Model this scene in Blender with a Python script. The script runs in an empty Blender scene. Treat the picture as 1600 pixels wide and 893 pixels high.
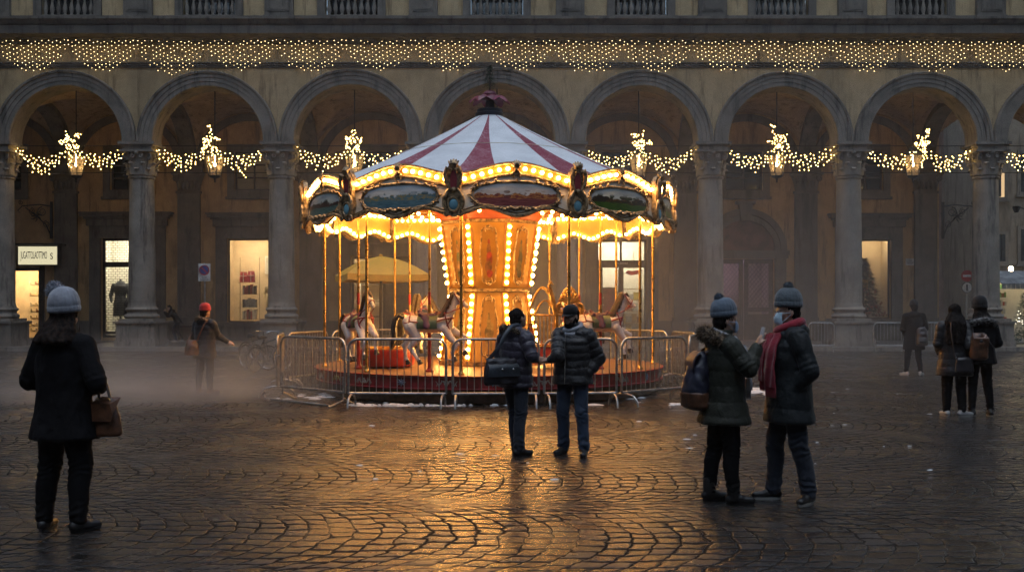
# night square with a lit carousel before an arcade
EXPOSURE = 1.25
SKY_STR = 0.060
SUN_STR = 0.27
B_OUT, B_IN, B_DRUM = 34.0, 22.0, 52.0
HAZE = 0.0008
MIST = 0.85
VEIL = 0.024
SHADE_SIDES = True
LANTERN_FILL = 50.0
import bpy, math, random
import numpy as np
from mathutils import Vector, Matrix, noise
random.seed(7)
PI = math.pi
SC = bpy.context.scene
COL = SC.collection
CAMH, FPX, HY = 1.65, 1555.0, 480.0


def px(x, Y):
    return (x - 800.0) / FPX * Y


def pz(y, Y):
    return CAMH + (HY - y) / FPX * Y


# ---------------------------------------------------------------- mesh builder
class MB:
    def __init__(self):
        self.v, self.f, self.m, self.s = [], [], [], []

    def add(self, vs, fs, mi=0, smooth=False):
        b = len(self.v)
        self.v.extend([tuple(p) for p in vs])
        for f in fs:
            self.f.append([i + b for i in f])
            self.m.append(mi)
            self.s.append(smooth)

    def box(self, x0, x1, y0, y1, z0, z1, mi=0):
        self.add([(x0, y0, z0), (x1, y0, z0), (x1, y1, z0), (x0, y1, z0), (x0, y0, z1), (x1, y0, z1), (x1, y1, z1), (x0, y1, z1)],
                 [(0, 3, 2, 1), (4, 5, 6, 7), (0, 1, 5, 4), (1, 2, 6, 5), (2, 3, 7, 6), (3, 0, 4, 7)], mi)

    def obox(self, c, size, M=None, mi=0):
        hx, hy, hz = size[0] / 2, size[1] / 2, size[2] / 2
        vs = [Vector(p) for p in [(-hx, -hy, -hz), (hx, -hy, -hz), (hx, hy, -hz), (-hx, hy, -hz), (-hx, -hy, hz), (hx, -hy, hz), (hx, hy, hz), (-hx, hy, hz)]]
        if M is not None:
            vs = [M @ p for p in vs]
        self.add([p + Vector(c) for p in vs], [(0, 3, 2, 1), (4, 5, 6, 7), (0, 1, 5, 4), (1, 2, 6, 5), (2, 3, 7, 6), (3, 0, 4, 7)], mi)

    def loft(self, rings, mi=0, smooth=True, caps=True, closed=False):
        n = len(rings[0])
        vs = [p for r in rings for p in r]
        fs = []
        K = len(rings)
        for k in range(K if closed else K - 1):
            a, b = k * n, ((k + 1) % K) * n
            for i in range(n):
                j = (i + 1) % n
                fs.append((a + i, a + j, b + j, b + i))
        if caps and not closed:
            fs.append(tuple(range(n - 1, -1, -1)))
            fs.append(tuple((K - 1) * n + i for i in range(n)))
        self.add(vs, fs, mi, smooth)

    def tube(self, pts, r, n=8, mi=0, closed=False, caps=True, sq=1.0):
        P = [Vector(p) for p in pts]
        K = len(P)
        R = r if isinstance(r, (list, tuple)) else [r] * K
        rings = []
        ref = None
        for k in range(K):
            if closed:
                t = P[(k + 1) % K] - P[k - 1]
            else:
                t = P[min(k + 1, K - 1)] - P[max(k - 1, 0)]
            if t.length < 1e-9:
                t = Vector((0, 0, 1))
            t.normalize()
            if ref is None:
                a = Vector((0, 0, 1)) if abs(t.z) < .9 else Vector((1, 0, 0))
                ref = (a - t * a.dot(t)).normalized()
            else:
                ref = ref - t * ref.dot(t)
                ref.normalize()
            w = t.cross(ref)
            rings.append([P[k] + (ref * math.cos(2 * PI * i / n) + w * math.sin(2 * PI * i / n) * sq) * R[k] for i in range(n)])
        self.loft(rings, mi, True, caps, closed)

    def lathe(self, prof, n=24, c=(0, 0, 0), mi=0, smooth=True, caps=True, a0=0.0):
        rings = [[(c[0] + r * math.cos(a0 + 2 * PI * i / n), c[1] + r * math.sin(a0 + 2 * PI * i / n), c[2] + z) for i in range(n)] for r, z in prof]
        self.loft(rings, mi, smooth, caps)

    def ell(self, c, r, n=12, m=8, mi=0, M=None):
        if not isinstance(r, (tuple, list)):
            r = (r, r, r)
        vs, fs = [], []
        for k in range(1, m):
            t = PI * k / m
            for i in range(n):
                a = 2 * PI * i / n
                vs.append(Vector((r[0] * math.sin(t) * math.cos(a), r[1] * math.sin(t) * math.sin(a), r[2] * math.cos(t))))
        vs.append(Vector((0, 0, r[2])))
        vs.append(Vector((0, 0, -r[2])))
        T, B = len(vs) - 2, len(vs) - 1
        for k in range(m - 2):
            for i in range(n):
                j = (i + 1) % n
                fs.append((k * n + i, (k + 1) * n + i, (k + 1) * n + j, k * n + j))
        for i in range(n):
            j = (i + 1) % n
            fs.append((T, i, j))
            fs.append((B, (m - 2) * n + j, (m - 2) * n + i))
        if M is not None:
            vs = [M @ p for p in vs]
        self.add([p + Vector(c) for p in vs], fs, mi, True)

    def octa(self, c, r, mi=0):
        x, y, z = c
        self.add([(x + r, y, z), (x - r, y, z), (x, y + r, z), (x, y - r, z), (x, y, z + r), (x, y, z - r)],
                 [(0, 2, 4), (2, 1, 4), (1, 3, 4), (3, 0, 4), (2, 0, 5), (1, 2, 5), (3, 1, 5), (0, 3, 5)], mi, True)

    def cap(self, p0, p1, r0, r1, n=12, sq=1.0, up=None):
        """closed tapered capsule; sq squashes across `up`"""
        p0, p1 = Vector(p0), Vector(p1)
        t = (p1 - p0)
        L = t.length
        t = t.normalized() if L > 1e-6 else Vector((0, 0, 1))
        a = Vector(up) if up is not None else (Vector((0, 1, 0)) if abs(t.y) < .9 else Vector((1, 0, 0)))
        u = (a - t * a.dot(t)).normalized()
        w = t.cross(u)
        rings = []
        for k in range(1, 5):
            b = -PI / 2 + PI / 2 * k / 4
            rings.append((p0 + t * (math.sin(b) * r0), r0 * math.cos(b)))
        for k in range(0, 4):
            b = PI / 2 * k / 4
            rings.append((p1 + t * (math.sin(b) * r1), r1 * math.cos(b)))
        self.loft([[c + (u * math.cos(2 * PI * i / n) * sq + w * math.sin(2 * PI * i / n)) * max(r, 1e-4) for i in range(n)] for c, r in rings])

    def rings(self, L, n=20):
        """closed loft of horizontal ellipses: (cx,cy,z,rx,ry)"""
        self.loft([[(cx + rx * math.cos(2 * PI * i / n), cy + ry * math.sin(2 * PI * i / n), z) for i in range(n)] for cx, cy, z, rx, ry in L])

    def poly(self, pts, y0, y1, mi=0, smooth=False):
        """polygon in XZ extruded along Y (ccw seen from -Y)"""
        n = len(pts)
        vs = [(x, y0, z) for x, z in pts] + [(x, y1, z) for x, z in pts]
        fs = [tuple(range(n)), tuple(range(2 * n - 1, n - 1, -1))]
        self.add(vs, fs, mi, False)
        self.add(vs, [(i, i + n, (i + 1) % n + n, (i + 1) % n) for i in range(n)], mi, smooth)

    def build(self, name, mats, parent=None, loc=None, rot=None, sharp=42):
        me = bpy.data.meshes.new(name)
        me.from_pydata(self.v, [], self.f)
        ms = mats if isinstance(mats, (list, tuple)) else [mats]
        for m in ms:
            me.materials.append(m)
        if len(ms) > 1:
            me.polygons.foreach_set('material_index', self.m)
        me.polygons.foreach_set('use_smooth', self.s)
        me.update()
        if any(self.s):
            try:
                me.set_sharp_from_angle(angle=math.radians(sharp))
            except Exception:
                pass
        return link(name, me, parent, loc, rot)


def link(name, me, parent=None, loc=None, rot=None):
    o = bpy.data.objects.new(name, me)
    COL.objects.link(o)
    if parent is not None:
        o.parent = parent
    if loc is not None:
        o.location = loc
    if rot is not None:
        o.rotation_euler = rot
    return o


def empty(name, loc=(0, 0, 0), rz=0.0):
    o = bpy.data.objects.new(name, None)
    o.empty_display_size = .2
    COL.objects.link(o)
    o.location = loc
    o.rotation_euler = (0, 0, rz)
    return o


def tag(o, label=None, cat=None, group=None, kind=None):
    if label:
        o['label'] = label
    if cat:
        o['category'] = cat
    if group:
        o['group'] = group
    if kind:
        o['kind'] = kind
    return o


def thing(name, label, cat, loc=(0, 0, 0), rz=0.0, group=None):
    return tag(empty(name, loc, rz), label, cat, group)


def copy_tree(o, parent=None):
    c = o.copy()
    COL.objects.link(c)
    if parent is not None:
        c.parent = parent
    for ch in list(o.children):
        copy_tree(ch, c)
    return c


def remesh(mb, voxel, smooth=6, fac=.5):
    """closed overlapping shapes -> one continuous smooth surface"""
    me = bpy.data.meshes.new('tmp')
    me.from_pydata(mb.v, [], mb.f)
    o = bpy.data.objects.new('tmp', me)
    COL.objects.link(o)
    r = o.modifiers.new('r', 'REMESH')
    r.mode = 'VOXEL'
    r.voxel_size = voxel
    r.use_smooth_shade = True
    if smooth:
        s = o.modifiers.new('s', 'SMOOTH')
        s.factor = fac
        s.iterations = smooth
    dg = bpy.context.evaluated_depsgraph_get()
    out = bpy.data.meshes.new_from_object(o.evaluated_get(dg))
    bpy.data.objects.remove(o)
    bpy.data.meshes.remove(me)
    return out


def displace(me, fn):
    n = len(me.vertices)
    co = np.empty(n * 3, np.float32)
    no = np.empty(n * 3, np.float32)
    me.vertices.foreach_get('co', co)
    me.vertices.foreach_get('normal', no)
    co = co.reshape(-1, 3).astype(float)
    no = no.reshape(-1, 3).astype(float)
    d = fn(co, no)
    co += no * d[:, None]
    me.vertices.foreach_set('co', co.astype(np.float32).ravel())
    me.update()


def vnoise(co, scale, seed=0.0):
    return np.array([noise.noise((p[0] * scale + seed, p[1] * scale, p[2] * scale)) for p in co])


def put(name, me, mat, parent):
    me.name = name
    me.materials.clear()
    me.materials.append(mat)
    me.polygons.foreach_set('use_smooth', [True] * len(me.polygons))
    return link(name, me, parent)


# ---------------------------------------------------------------- node helper
class NT:
    def __init__(self, name):
        self.mat = bpy.data.materials.new(name)
        self.mat.use_nodes = True
        self.t = self.mat.node_tree
        self.t.nodes.clear()

    def n(self, typ, **kw):
        nd = self.t.nodes.new(typ)
        for k, v in kw.items():
            setattr(nd, k, v)
        return nd

    def l(self, a, b):
        self.t.links.new(a, b)

    def set(self, sock, v):
        if hasattr(v, 'is_output') or isinstance(v, bpy.types.NodeSocket):
            self.l(v, sock)
        else:
            sock.default_value = v

    def m(self, op, a, b=None, c=None, clamp=False):
        nd = self.n('ShaderNodeMath', operation=op, use_clamp=clamp)
        self.set(nd.inputs[0], a)
        if b is not None:
            self.set(nd.inputs[1], b)
        if c is not None:
            self.set(nd.inputs[2], c)
        return nd.outputs[0]

    def noise(self, vec, scale, detail=3.0, rough=.55, dist=0.0):
        nd = self.n('ShaderNodeTexNoise')
        self.l(vec, nd.inputs['Vector'])
        nd.inputs['Scale'].default_value = scale
        nd.inputs['Detail'].default_value = detail
        nd.inputs['Roughness'].default_value = rough
        nd.inputs['Distortion'].default_value = dist
        return nd.outputs['Fac']

    def ramp(self, fac, stops, interp='LINEAR'):
        nd = self.n('ShaderNodeValToRGB')
        nd.color_ramp.interpolation = interp
        e = nd.color_ramp.elements
        while len(e) < len(stops):
            e.new(.5)
        for i, (p, c) in enumerate(stops):
            e[i].position = p
            e[i].color = (*c, 1) if not isinstance(c, (int, float)) else (c, c, c, 1)
        self.l(fac, nd.inputs[0])
        return nd.outputs[0]

    def mix(self, fac, a, b, mode='MIX'):
        nd = self.n('ShaderNodeMix', data_type='RGBA', blend_type=mode)
        self.set(nd.inputs[0], fac)
        for s, v in ((nd.inputs[6], a), (nd.inputs[7], b)):
            if isinstance(v, (tuple, list)):
                s.default_value = (*v[:3], 1)
            else:
                self.l(v, s)
        return nd.outputs[2]

    def smooth(self, v, a, b):
        nd = self.n('ShaderNodeMapRange', interpolation_type='SMOOTHSTEP')
        self.set(nd.inputs[0], v)
        nd.inputs[1].default_value = a
        nd.inputs[2].default_value = b
        return nd.outputs[0]

    def obj(self, jitter=True):
        tc = self.n('ShaderNodeTexCoord').outputs['Object']
        if not jitter:
            return tc
        oi = self.n('ShaderNodeObjectInfo').outputs['Random']
        v = self.n('ShaderNodeVectorMath', operation='ADD')
        self.l(tc, v.inputs[0])
        k = self.m('MULTIPLY', oi, 37.0)
        self.l(k, v.inputs[1])
        return v.outputs[0]

    def scalevec(self, vec, s):
        v = self.n('ShaderNodeVectorMath', operation='MULTIPLY')
        self.l(vec, v.inputs[0])
        v.inputs[1].default_value = s
        return v.outputs[0]

    def bump(self, h, strength, dist, normal=None):
        b = self.n('ShaderNodeBump')
        self.set(b.inputs['Height'], h)
        b.inputs['Strength'].default_value = strength
        b.inputs['Distance'].default_value = dist
        if normal is not None:
            self.l(normal, b.inputs['Normal'])
        return b.outputs['Normal']

    def out(self, color, rough=.6, metal=0.0, normal=None, spec=.5, emit=None, estr=0.0, coat=0.0, sheen=0.0, trans=0.0, alpha=1.0):
        p = self.n('ShaderNodeBsdfPrincipled')
        if isinstance(color, (tuple, list)):
            p.inputs['Base Color'].default_value = (*color[:3], 1)
        else:
            self.l(color, p.inputs['Base Color'])
        self.set(p.inputs['Roughness'], rough)
        self.set(p.inputs['Metallic'], metal)
        p.inputs['Specular IOR Level'].default_value = spec
        p.inputs['Coat Weight'].default_value = coat
        p.inputs['Coat Roughness'].default_value = .15
        p.inputs['Sheen Weight'].default_value = sheen
        p.inputs['Transmission Weight'].default_value = trans
        self.set(p.inputs['Alpha'], alpha)
        if emit is not None:
            p.inputs['Emission Color'].default_value = (*emit, 1)
            p.inputs['Emission Strength'].default_value = estr
        if normal is not None:
            self.l(normal, p.inputs['Normal'])
        o = self.n('ShaderNodeOutputMaterial')
        self.l(p.outputs[0], o.inputs[0])
        self.p = p
        return self.mat


def pm(name, col, rough=.6, metal=0.0, var=.25, scale=3.0, bump=.15, bscale=40.0, bdist=.01, col2=None, **kw):
    """principled material with mottled colour, uneven gloss and fine relief"""
    t = NT(name)
    v = t.obj()
    f = t.noise(v, scale, 4, .6)
    c2 = col2 if col2 else tuple(max(0, c * (1 - 2 * var)) for c in col)
    c1 = tuple(min(1, c * (1 + var * .6)) for c in col)
    c = t.mix(t.smooth(f, .3, .7), c2, c1)
    f2 = t.noise(v, bscale, 3, .6)
    r = t.m('MULTIPLY_ADD', f, .3 * rough, rough * .85)
    nrm = t.bump(f2, bump, bdist) if bump > 0 else None
    return t.out(c, r, metal, nrm, **kw)


def emis(name, col, strength, edge=None, sample=True):
    """glowing glass: bright in the middle, deeper colour at the rim"""
    t = NT(name)
    e = t.n('ShaderNodeEmission')
    if edge is not None:
        lw = t.n('ShaderNodeLayerWeight')
        lw.inputs[0].default_value = .5
        f = t.smooth(lw.outputs['Facing'], .15, .8)
        c = t.mix(f, tuple(x for x in col), tuple(x for x in edge))
        t.l(c, e.inputs[0])
    else:
        e.inputs[0].default_value = (*col, 1)
    e.inputs[1].default_value = strength
    o = t.n('ShaderNodeOutputMaterial')
    t.l(e.outputs[0], o.inputs[0])
    if not sample:
        t.mat.cycles.emission_sampling = 'NONE'
    return t.mat


# ---------------------------------------------------------------- materials
def stone_mat(name, c1, c2, dirt=(.04, .037, .033), joints=0.0, rough=.75):
    t = NT(name)
    v = t.obj()
    f = t.noise(v, 1.3, 5, .65)
    g = t.noise(v, 18, 4, .7)
    c = t.mix(t.smooth(f, .3, .72), c2, c1)
    c = t.mix(t.m('MULTIPLY', t.smooth(g, .5, .75), .45), c, tuple(x * .55 for x in c2))
    st = t.noise(t.scalevec(v, (2.2, 2.2, .25)), 1.6, 5, .7)
    c = t.mix(t.m('MULTIPLY', t.smooth(st, .50, .68), .78), c, dirt)
    big = t.noise(t.scalevec(v, (.35, .35, .18)), 1.0, 4, .65)
    c = t.mix(t.m('MULTIPLY', t.smooth(big, .50, .70), .42), c, tuple(x * .5 for x in c2))
    n = t.bump(t.noise(v, 60, 4, .7), .35, .012)
    n = t.bump(t.noise(v, 6, 4, .6), .25, .04, n)
    return t.out(c, rough, 0, n, spec=.3)


M = {}
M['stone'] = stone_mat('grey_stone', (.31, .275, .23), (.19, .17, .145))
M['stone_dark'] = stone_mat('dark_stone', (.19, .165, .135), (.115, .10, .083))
M['stone_arch'] = stone_mat('arch_stone', (.27, .235, .195), (.165, .145, .12))
M['plaster'] = stone_mat('ochre_plaster', (.54, .40, .225), (.41, .30, .165), dirt=(.17, .115, .06), rough=.85)
M['plaster_vault'] = stone_mat('vault_plaster', (.50, .37, .24), (.36, .265, .17), dirt=(.10, .075, .05), rough=.85)
M['plaster_rear'] = stone_mat('rear_plaster', (.52, .35, .17), (.38, .25, .12), dirt=(.12, .08, .045), rough=.85)
M['plaster_pink'] = stone_mat('pink_plaster', (.36, .27, .23), (.25, .19, .165), dirt=(.12, .095, .085), rough=.85)
M['plaster_cream'] = stone_mat('cream_plaster', (.36, .31, .24), (.26, .22, .175), dirt=(.13, .11, .09), rough=.85)
M['paint_red_dark'] = pm('tympanum_paint', (.16, .065, .05), .7, var=.35, scale=2)
M['wood_dark'] = pm('dark_wood', (.06, .04, .028), .5, var=.35, scale=6, bump=.2)
M['iron'] = pm('black_iron', (.022, .021, .02), .5, .6, bump=.2)
M['steel'] = pm('galvanised_steel', (.45, .45, .44), .38, .85, var=.2, scale=9, bump=.1)
M['bronze_window'] = pm('bronze_frame', (.06, .05, .04), .4, .6)
M['glass_dark'] = NT('dark_glass').out((.012, .015, .018), .06, 0, None, spec=.7)


def glass_mat():
    t = NT('shop_glass')
    a = t.n('ShaderNodeBsdfTransparent')
    a.inputs[0].default_value = (.93, .95, .94, 1)
    g = t.n('ShaderNodeBsdfGlossy')
    g.inputs['Roughness'].default_value = .03
    fr = t.n('ShaderNodeFresnel')
    fr.inputs[0].default_value = 1.45
    mx = t.n('ShaderNodeMixShader')
    t.l(fr.outputs[0], mx.inputs[0])
    t.l(a.outputs[0], mx.inputs[1])
    t.l(g.outputs[0], mx.inputs[2])
    o = t.n('ShaderNodeOutputMaterial')
    t.l(mx.outputs[0], o.inputs[0])
    return t.mat


M['glass'] = glass_mat()
M['cream'] = pm('cream_paint', (.62, .55, .42), .55, var=.12, bump=.05)
M['white_paint'] = pm('white_paint', (.75, .74, .70), .45, var=.1, bump=.05)
M['red_paint'] = pm('red_paint', (.42, .03, .025), .35, var=.25, scale=5, bump=.08)
M['black'] = pm('black_paint', (.015, .015, .016), .45, bump=.1)
M['white_lit'] = emis('sign_light', (1, .93, .72), 0.62)
M['shop_lamp'] = emis('shop_lamp', (1, .78, .50), 42.0)
M['shop_lamp_cool'] = emis('shop_lamp_cool', (1, .90, .70), 50.0)
M['led'] = emis('string_led', (1, .62, .16), 11.0)
M['led_wall'] = emis('curtain_led', (1, .72, .32), 2.7)
M['cable'] = pm('cable', (.03, .03, .028), .6, bump=0)
# ================================================================ camera, world, light
cam = bpy.data.cameras.new('camera')
cam.sensor_width = 36.0
cam.lens = FPX / 1600.0 * 36.0
cam.shift_y = (HY - 446.5) / 1600.0
cam.clip_start = .1
cam.clip_end = 500
co = bpy.data.objects.new('camera', cam)
COL.objects.link(co)
co.location = (0, 0, CAMH)
co.rotation_euler = (PI / 2, 0, 0)
SC.camera = co
W = bpy.data.worlds.new('World')
SC.world = W
W.use_nodes = True
wt = W.node_tree
bg = wt.nodes['Background']
sky = wt.nodes.new('ShaderNodeTexSky')
sky.sky_type = 'NISHITA'
sky.sun_disc = False
SUN_EL, SUN_AZ = math.radians(80), math.radians(180)
sky.sun_elevation = SUN_EL
sky.sun_rotation = SUN_AZ
sky.air_density = 1.6
sky.dust_density = 2.0
sky.ozone_density = 2.0
wt.links.new(sky.outputs[0], bg.inputs[0])
bg.inputs[1].default_value = SKY_STR
sl = bpy.data.lights.new('sun', 'SUN')
sl.energy = SUN_STR
sl.angle = math.radians(60)
sl.color = (.66, .86, 1.0)
so = bpy.data.objects.new('sun', sl)
COL.objects.link(so)
so.rotation_euler = (PI / 2 - SUN_EL, 0, -SUN_AZ + PI)
vs_ = SC.view_settings
SC.display_settings.display_device = 'sRGB'
vs_.view_transform = 'Standard'
vs_.look = 'None'
vs_.exposure = EXPOSURE
vs_.gamma = 1.0
vs_.use_curve_mapping = False
cy = SC.cycles
cy.use_denoising = True
try:
    cy.denoiser = 'OPENIMAGEDENOISE'
    cy.denoising_input_passes = 'RGB_ALBEDO_NORMAL'
except Exception:
    pass
cy.use_adaptive_sampling = True
cy.adaptive_threshold = .035
cy.max_bounces = 5
cy.diffuse_bounces = 3
cy.glossy_bounces = 3
cy.transmission_bounces = 3
cy.transparent_max_bounces = 10
cy.volume_bounces = 0
cy.caustics_reflective = False
cy.caustics_refractive = False
cy.sample_clamp_indirect = 3.0
cy.use_light_tree = True


# ================================================================ ground
def ground_mat():
    t = NT('wet_cobbles')
    tc = t.n('ShaderNodeTexCoord').outputs['Object']
    nz = t.n('ShaderNodeTexNoise')
    nz.inputs['Scale'].default_value = 2.2
    nz.inputs['Detail'].default_value = 2
    t.l(tc, nz.inputs['Vector'])
    sub = t.n('ShaderNodeVectorMath', operation='SUBTRACT')
    t.l(nz.outputs['Color'], sub.inputs[0])
    sub.inputs[1].default_value = (.5, .5, .5)
    sc = t.n('ShaderNodeVectorMath', operation='SCALE')
    t.l(sub.outputs[0], sc.inputs[0])
    sc.inputs['Scale'].default_value = .15
    ad = t.n('ShaderNodeVectorMath', operation='ADD')
    t.l(tc, ad.inputs[0])
    t.l(sc.outputs[0], ad.inputs[1])
    nz2 = t.n('ShaderNodeTexNoise')
    nz2.inputs['Scale'].default_value = 6.5
    t.l(tc, nz2.inputs['Vector'])
    sc2 = t.n('ShaderNodeVectorMath', operation='SCALE')
    t.l(nz2.outputs['Color'], sc2.inputs[0])
    sc2.inputs['Scale'].default_value = .085
    ad2 = t.n('ShaderNodeVectorMath', operation='ADD')
    t.l(ad.outputs[0], ad2.inputs[0])
    t.l(sc2.outputs[0], ad2.inputs[1])
    sp = t.n('ShaderNodeSeparateXYZ')
    t.l(ad2.outputs[0], sp.inputs[0])
    x, y = sp.outputs[0], sp.outputs[1]
    Wd, R, h, w = 2.35, 1.38, .182, .18
    yv = t.m('DIVIDE', t.m('ADD', y, 40.0 + 1.17 - .25), Wd)
    cell = t.m('FLOOR', yv)
    c = t.m('MULTIPLY', t.m('SUBTRACT', t.m('FRACT', yv), .5), Wd)
    arc = t.m('SQRT', t.m('SUBTRACT', R * R, t.m('MULTIPLY', c, c)))
    tt = t.m('DIVIDE', t.m('SUBTRACT', t.m('ADD', x, t.m('MULTIPLY', cell, .37)), arc), h)
    row = t.m('FLOOR', tt)
    fr = t.m('FRACT', tt)
    wn = t.n('ShaderNodeTexWhiteNoise', noise_dimensions='2D')
    cv = t.n('ShaderNodeCombineXYZ')
    t.l(row, cv.inputs[0])
    t.l(cell, cv.inputs[1])
    t.l(cv.outputs[0], wn.inputs['Vector'])
    ang = t.m('ADD', t.m('DIVIDE', t.m('MULTIPLY', t.m('ARCSINE', t.m('DIVIDE', c, R)), R), w), t.m('MULTIPLY', wn.outputs['Value'], 3.0))
    st = t.m('FLOOR', ang)
    fa = t.m('FRACT', ang)
    d1 = t.m('MULTIPLY', t.m('MINIMUM', fr, t.m('SUBTRACT', 1.0, fr)), h * 1.15)
    d2 = t.m('MULTIPLY', t.m('MINIMUM', fa, t.m('SUBTRACT', 1.0, fa)), w * .62)
    dc = t.m('SUBTRACT', Wd / 2 + .01, t.m('ABSOLUTE', c))
    d = t.m('MINIMUM', t.m('MINIMUM', d1, d2), dc)
    # uneven joint
    jn = t.noise(tc, 26, 2, .6)
    d = t.m('ADD', d, t.m('MULTIPLY', t.m('SUBTRACT', jn, .5), .024))
    fill = t.smooth(t.noise(tc, 1.1, 3, .6), .42, .68)
    d = t.m('ADD', d, t.m('MULTIPLY', fill, .013))
    body = t.smooth(d, .004, .022)
    pillow = t.smooth(d, .0, .05)
    sid = t.n('ShaderNodeTexWhiteNoise', noise_dimensions='3D')
    cv2 = t.n('ShaderNodeCombineXYZ')
    t.l(row, cv2.inputs[0])
    t.l(cell, cv2.inputs[1])
    t.l(st, cv2.inputs[2])
    t.l(cv2.outputs[0], sid.inputs['Vector'])
    rnd = sid.outputs['Value']
    big = t.noise(tc, .35, 3, .6)
    fine = t.noise(tc, 95, 4, .75)
    mid = t.noise(tc, 14, 3, .6)
    grit = t.noise(tc, 30, 3, .7)
    # heights
    hgt = t.m('MULTIPLY', body, .5)
    hgt = t.m('ADD', hgt, t.m('MULTIPLY', pillow, .22))
    hgt = t.m('ADD', hgt, t.m('MULTIPLY', rnd, .22))
    tilt = t.m('MULTIPLY', t.m('SUBTRACT', fa, .5), t.m('MULTIPLY', t.m('SUBTRACT', rnd, .5), 1.5))
    hgt = t.m('ADD', hgt, t.m('MULTIPLY', tilt, body))
    hgt = t.m('ADD', hgt, t.m('MULTIPLY', t.m('MULTIPLY', mid, body), .5))
    n = t.bump(hgt, .7, .018)
    n = t.bump(grit, .8, .007, n)
    n = t.bump(fine, .35, .0025, n)
    col = t.mix(rnd, (.013, .012, .012), (.034, .030, .029))
    col = t.mix(t.m('MULTIPLY', t.smooth(grit, .45, .7), .5), col, (.024, .022, .021))
    col = t.mix(body, (.012, .011, .010), col)
    # wetness: films of water in patches
    wet = t.smooth(t.m('ADD', big, t.m('MULTIPLY', t.m('SUBTRACT', mid, .5), .25)), .36, .62)
    rs = t.m('MULTIPLY_ADD', rnd, .14, .21)
    rough = t.m('SUBTRACT', rs, t.m('MULTIPLY', wet, .13))
    rough = t.m('ADD', rough, t.m('MULTIPLY', t.m('SUBTRACT', 1.0, body), .45))
    m = t.out(col, rough, 0, n, spec=.62)
    t.l(t.m('MULTIPLY_ADD', body, .50, .03), t.p.inputs['Specular IOR Level'])
    return m


M['cobbles'] = ground_mat()
g = MB()
g.add([(-150, -60, 0), (150, -60, 0), (150, 200, 0), (-150, 200, 0)], [(0, 1, 2, 3)])
tag(g.build('square_ground', M['cobbles']), kind='structure')


def paving_mat():
    t = NT('arcade_paving')
    v = t.obj(False)
    br = t.n('ShaderNodeTexBrick')
    t.l(v, br.inputs['Vector'])
    br.inputs['Scale'].default_value = 1.0
    br.inputs['Brick Width'].default_value = 1.1
    br.inputs['Row Height'].default_value = .55
    br.inputs['Mortar Size'].default_value = .008
    br.inputs['Color1'].default_value = (.10, .092, .085, 1)
    br.inputs['Color2'].default_value = (.145, .132, .12, 1)
    br.inputs['Mortar'].default_value = (.03, .028, .026, 1)
    f = t.noise(v, 3, 4, .6)
    c = t.mix(t.m('MULTIPLY', f, .5), br.outputs['Color'], (.05, .046, .042))
    n = t.bump(t.noise(v, 40, 3, .6), .2, .006)
    return t.out(c, t.m('MULTIPLY_ADD', f, .35, .15), 0, n, spec=.5)


M['paving'] = paving_mat()
pv = MB()
pv.box(-45, 34, 37.95, 40.4, 0, .15)
pv.box(-45, 19.4, 40.4, 44.9, 0, .15)
tag(pv.build('arcade_pavement', M['paving']), kind='structure')
kb = MB()
x = -45.0
while x < 34:
    kb.box(x, x + 1.19, 37.62, 37.948, 0, .153)
    x += 1.2
tag(kb.build('kerb', M['stone']), kind='structure')
# ================================================================ arcade building
YF, YW, YR = 39.0, 38.5, 44.75
CXP = [-218, 2, 222, 440, 663, 890, 1110, 1326, 1540, 1757, 1972]
CX = [px(x, YF) for x in CXP]
SPR = 8.05
bld = thing('arcade_building', 'long ochre palazzo with grey stone arcade of round arches behind the carousel', 'building', (0, YF, 0))


def bp(mb, name, mat, parent=None):
    """building part: absolute coordinates moved under the building's origin"""
    mb.v = [(a, b - YF, c) for a, b, c in mb.v]
    return mb.build(name, mat, parent or bld)


# ---- column (one, copied)
def spiral(c, r0, turns, n, ax, sgn):
    pts = []
    for i in range(n + 1):
        a = turns * 2 * PI * i / n
        r = r0 * (1 - .78 * i / n)
        pts.append(Vector(c) + Vector(ax) * (r * math.cos(a + PI / 2) * -sgn) + Vector((0, 0, 1)) * (r * math.sin(a + PI / 2)))
    return pts


sh = MB()
prof = [(.60, 1.46), (.60, 1.50)]
prof = [(.535, 1.70), (.52, 1.76), (.51, 1.84)]
for i in range(13):
    u = i / 12
    prof.append((.505 - .05 * u ** 1.8, 1.84 + (6.62 - 1.84) * u))
prof += [(.455, 6.63), (.50, 6.66), (.515, 6.70), (.50, 6.745), (.44, 6.76)]
sh.lathe(prof, 36)
col0 = sh.build('column', M['stone'], bld)
b = MB()
b.lathe([(.60, 1.22), (.63, 1.24), (.665, 1.31), (.63, 1.385), (.57, 1.40), (.545, 1.46), (.555, 1.50), (.60, 1.53), (.62, 1.575), (.595, 1.63), (.55, 1.65), (.535, 1.71)], 36)
b.box(-.68, .68, -.68, .68, 1.12, 1.218)
cb = b.build('column_base', M['stone'], col0)
b = MB()
b.box(-.74, .74, -.74, .74, .42, .99)
b.box(-.80, .80, -.80, .80, .151, .34)
b.box(-.77, .77, -.77, .77, .342, .418)
b.box(-.77, .77, -.77, .77, .992, 1.04)
b.box(-.82, .82, -.82, .82, 1.042, 1.117)
cp = b.build('pedestal', M['stone'], col0)
b = MB()
b.lathe([(.44, 6.76), (.45, 7.1), (.49, 7.4), (.56, 7.62), (.60, 7.66)], 28)
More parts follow.
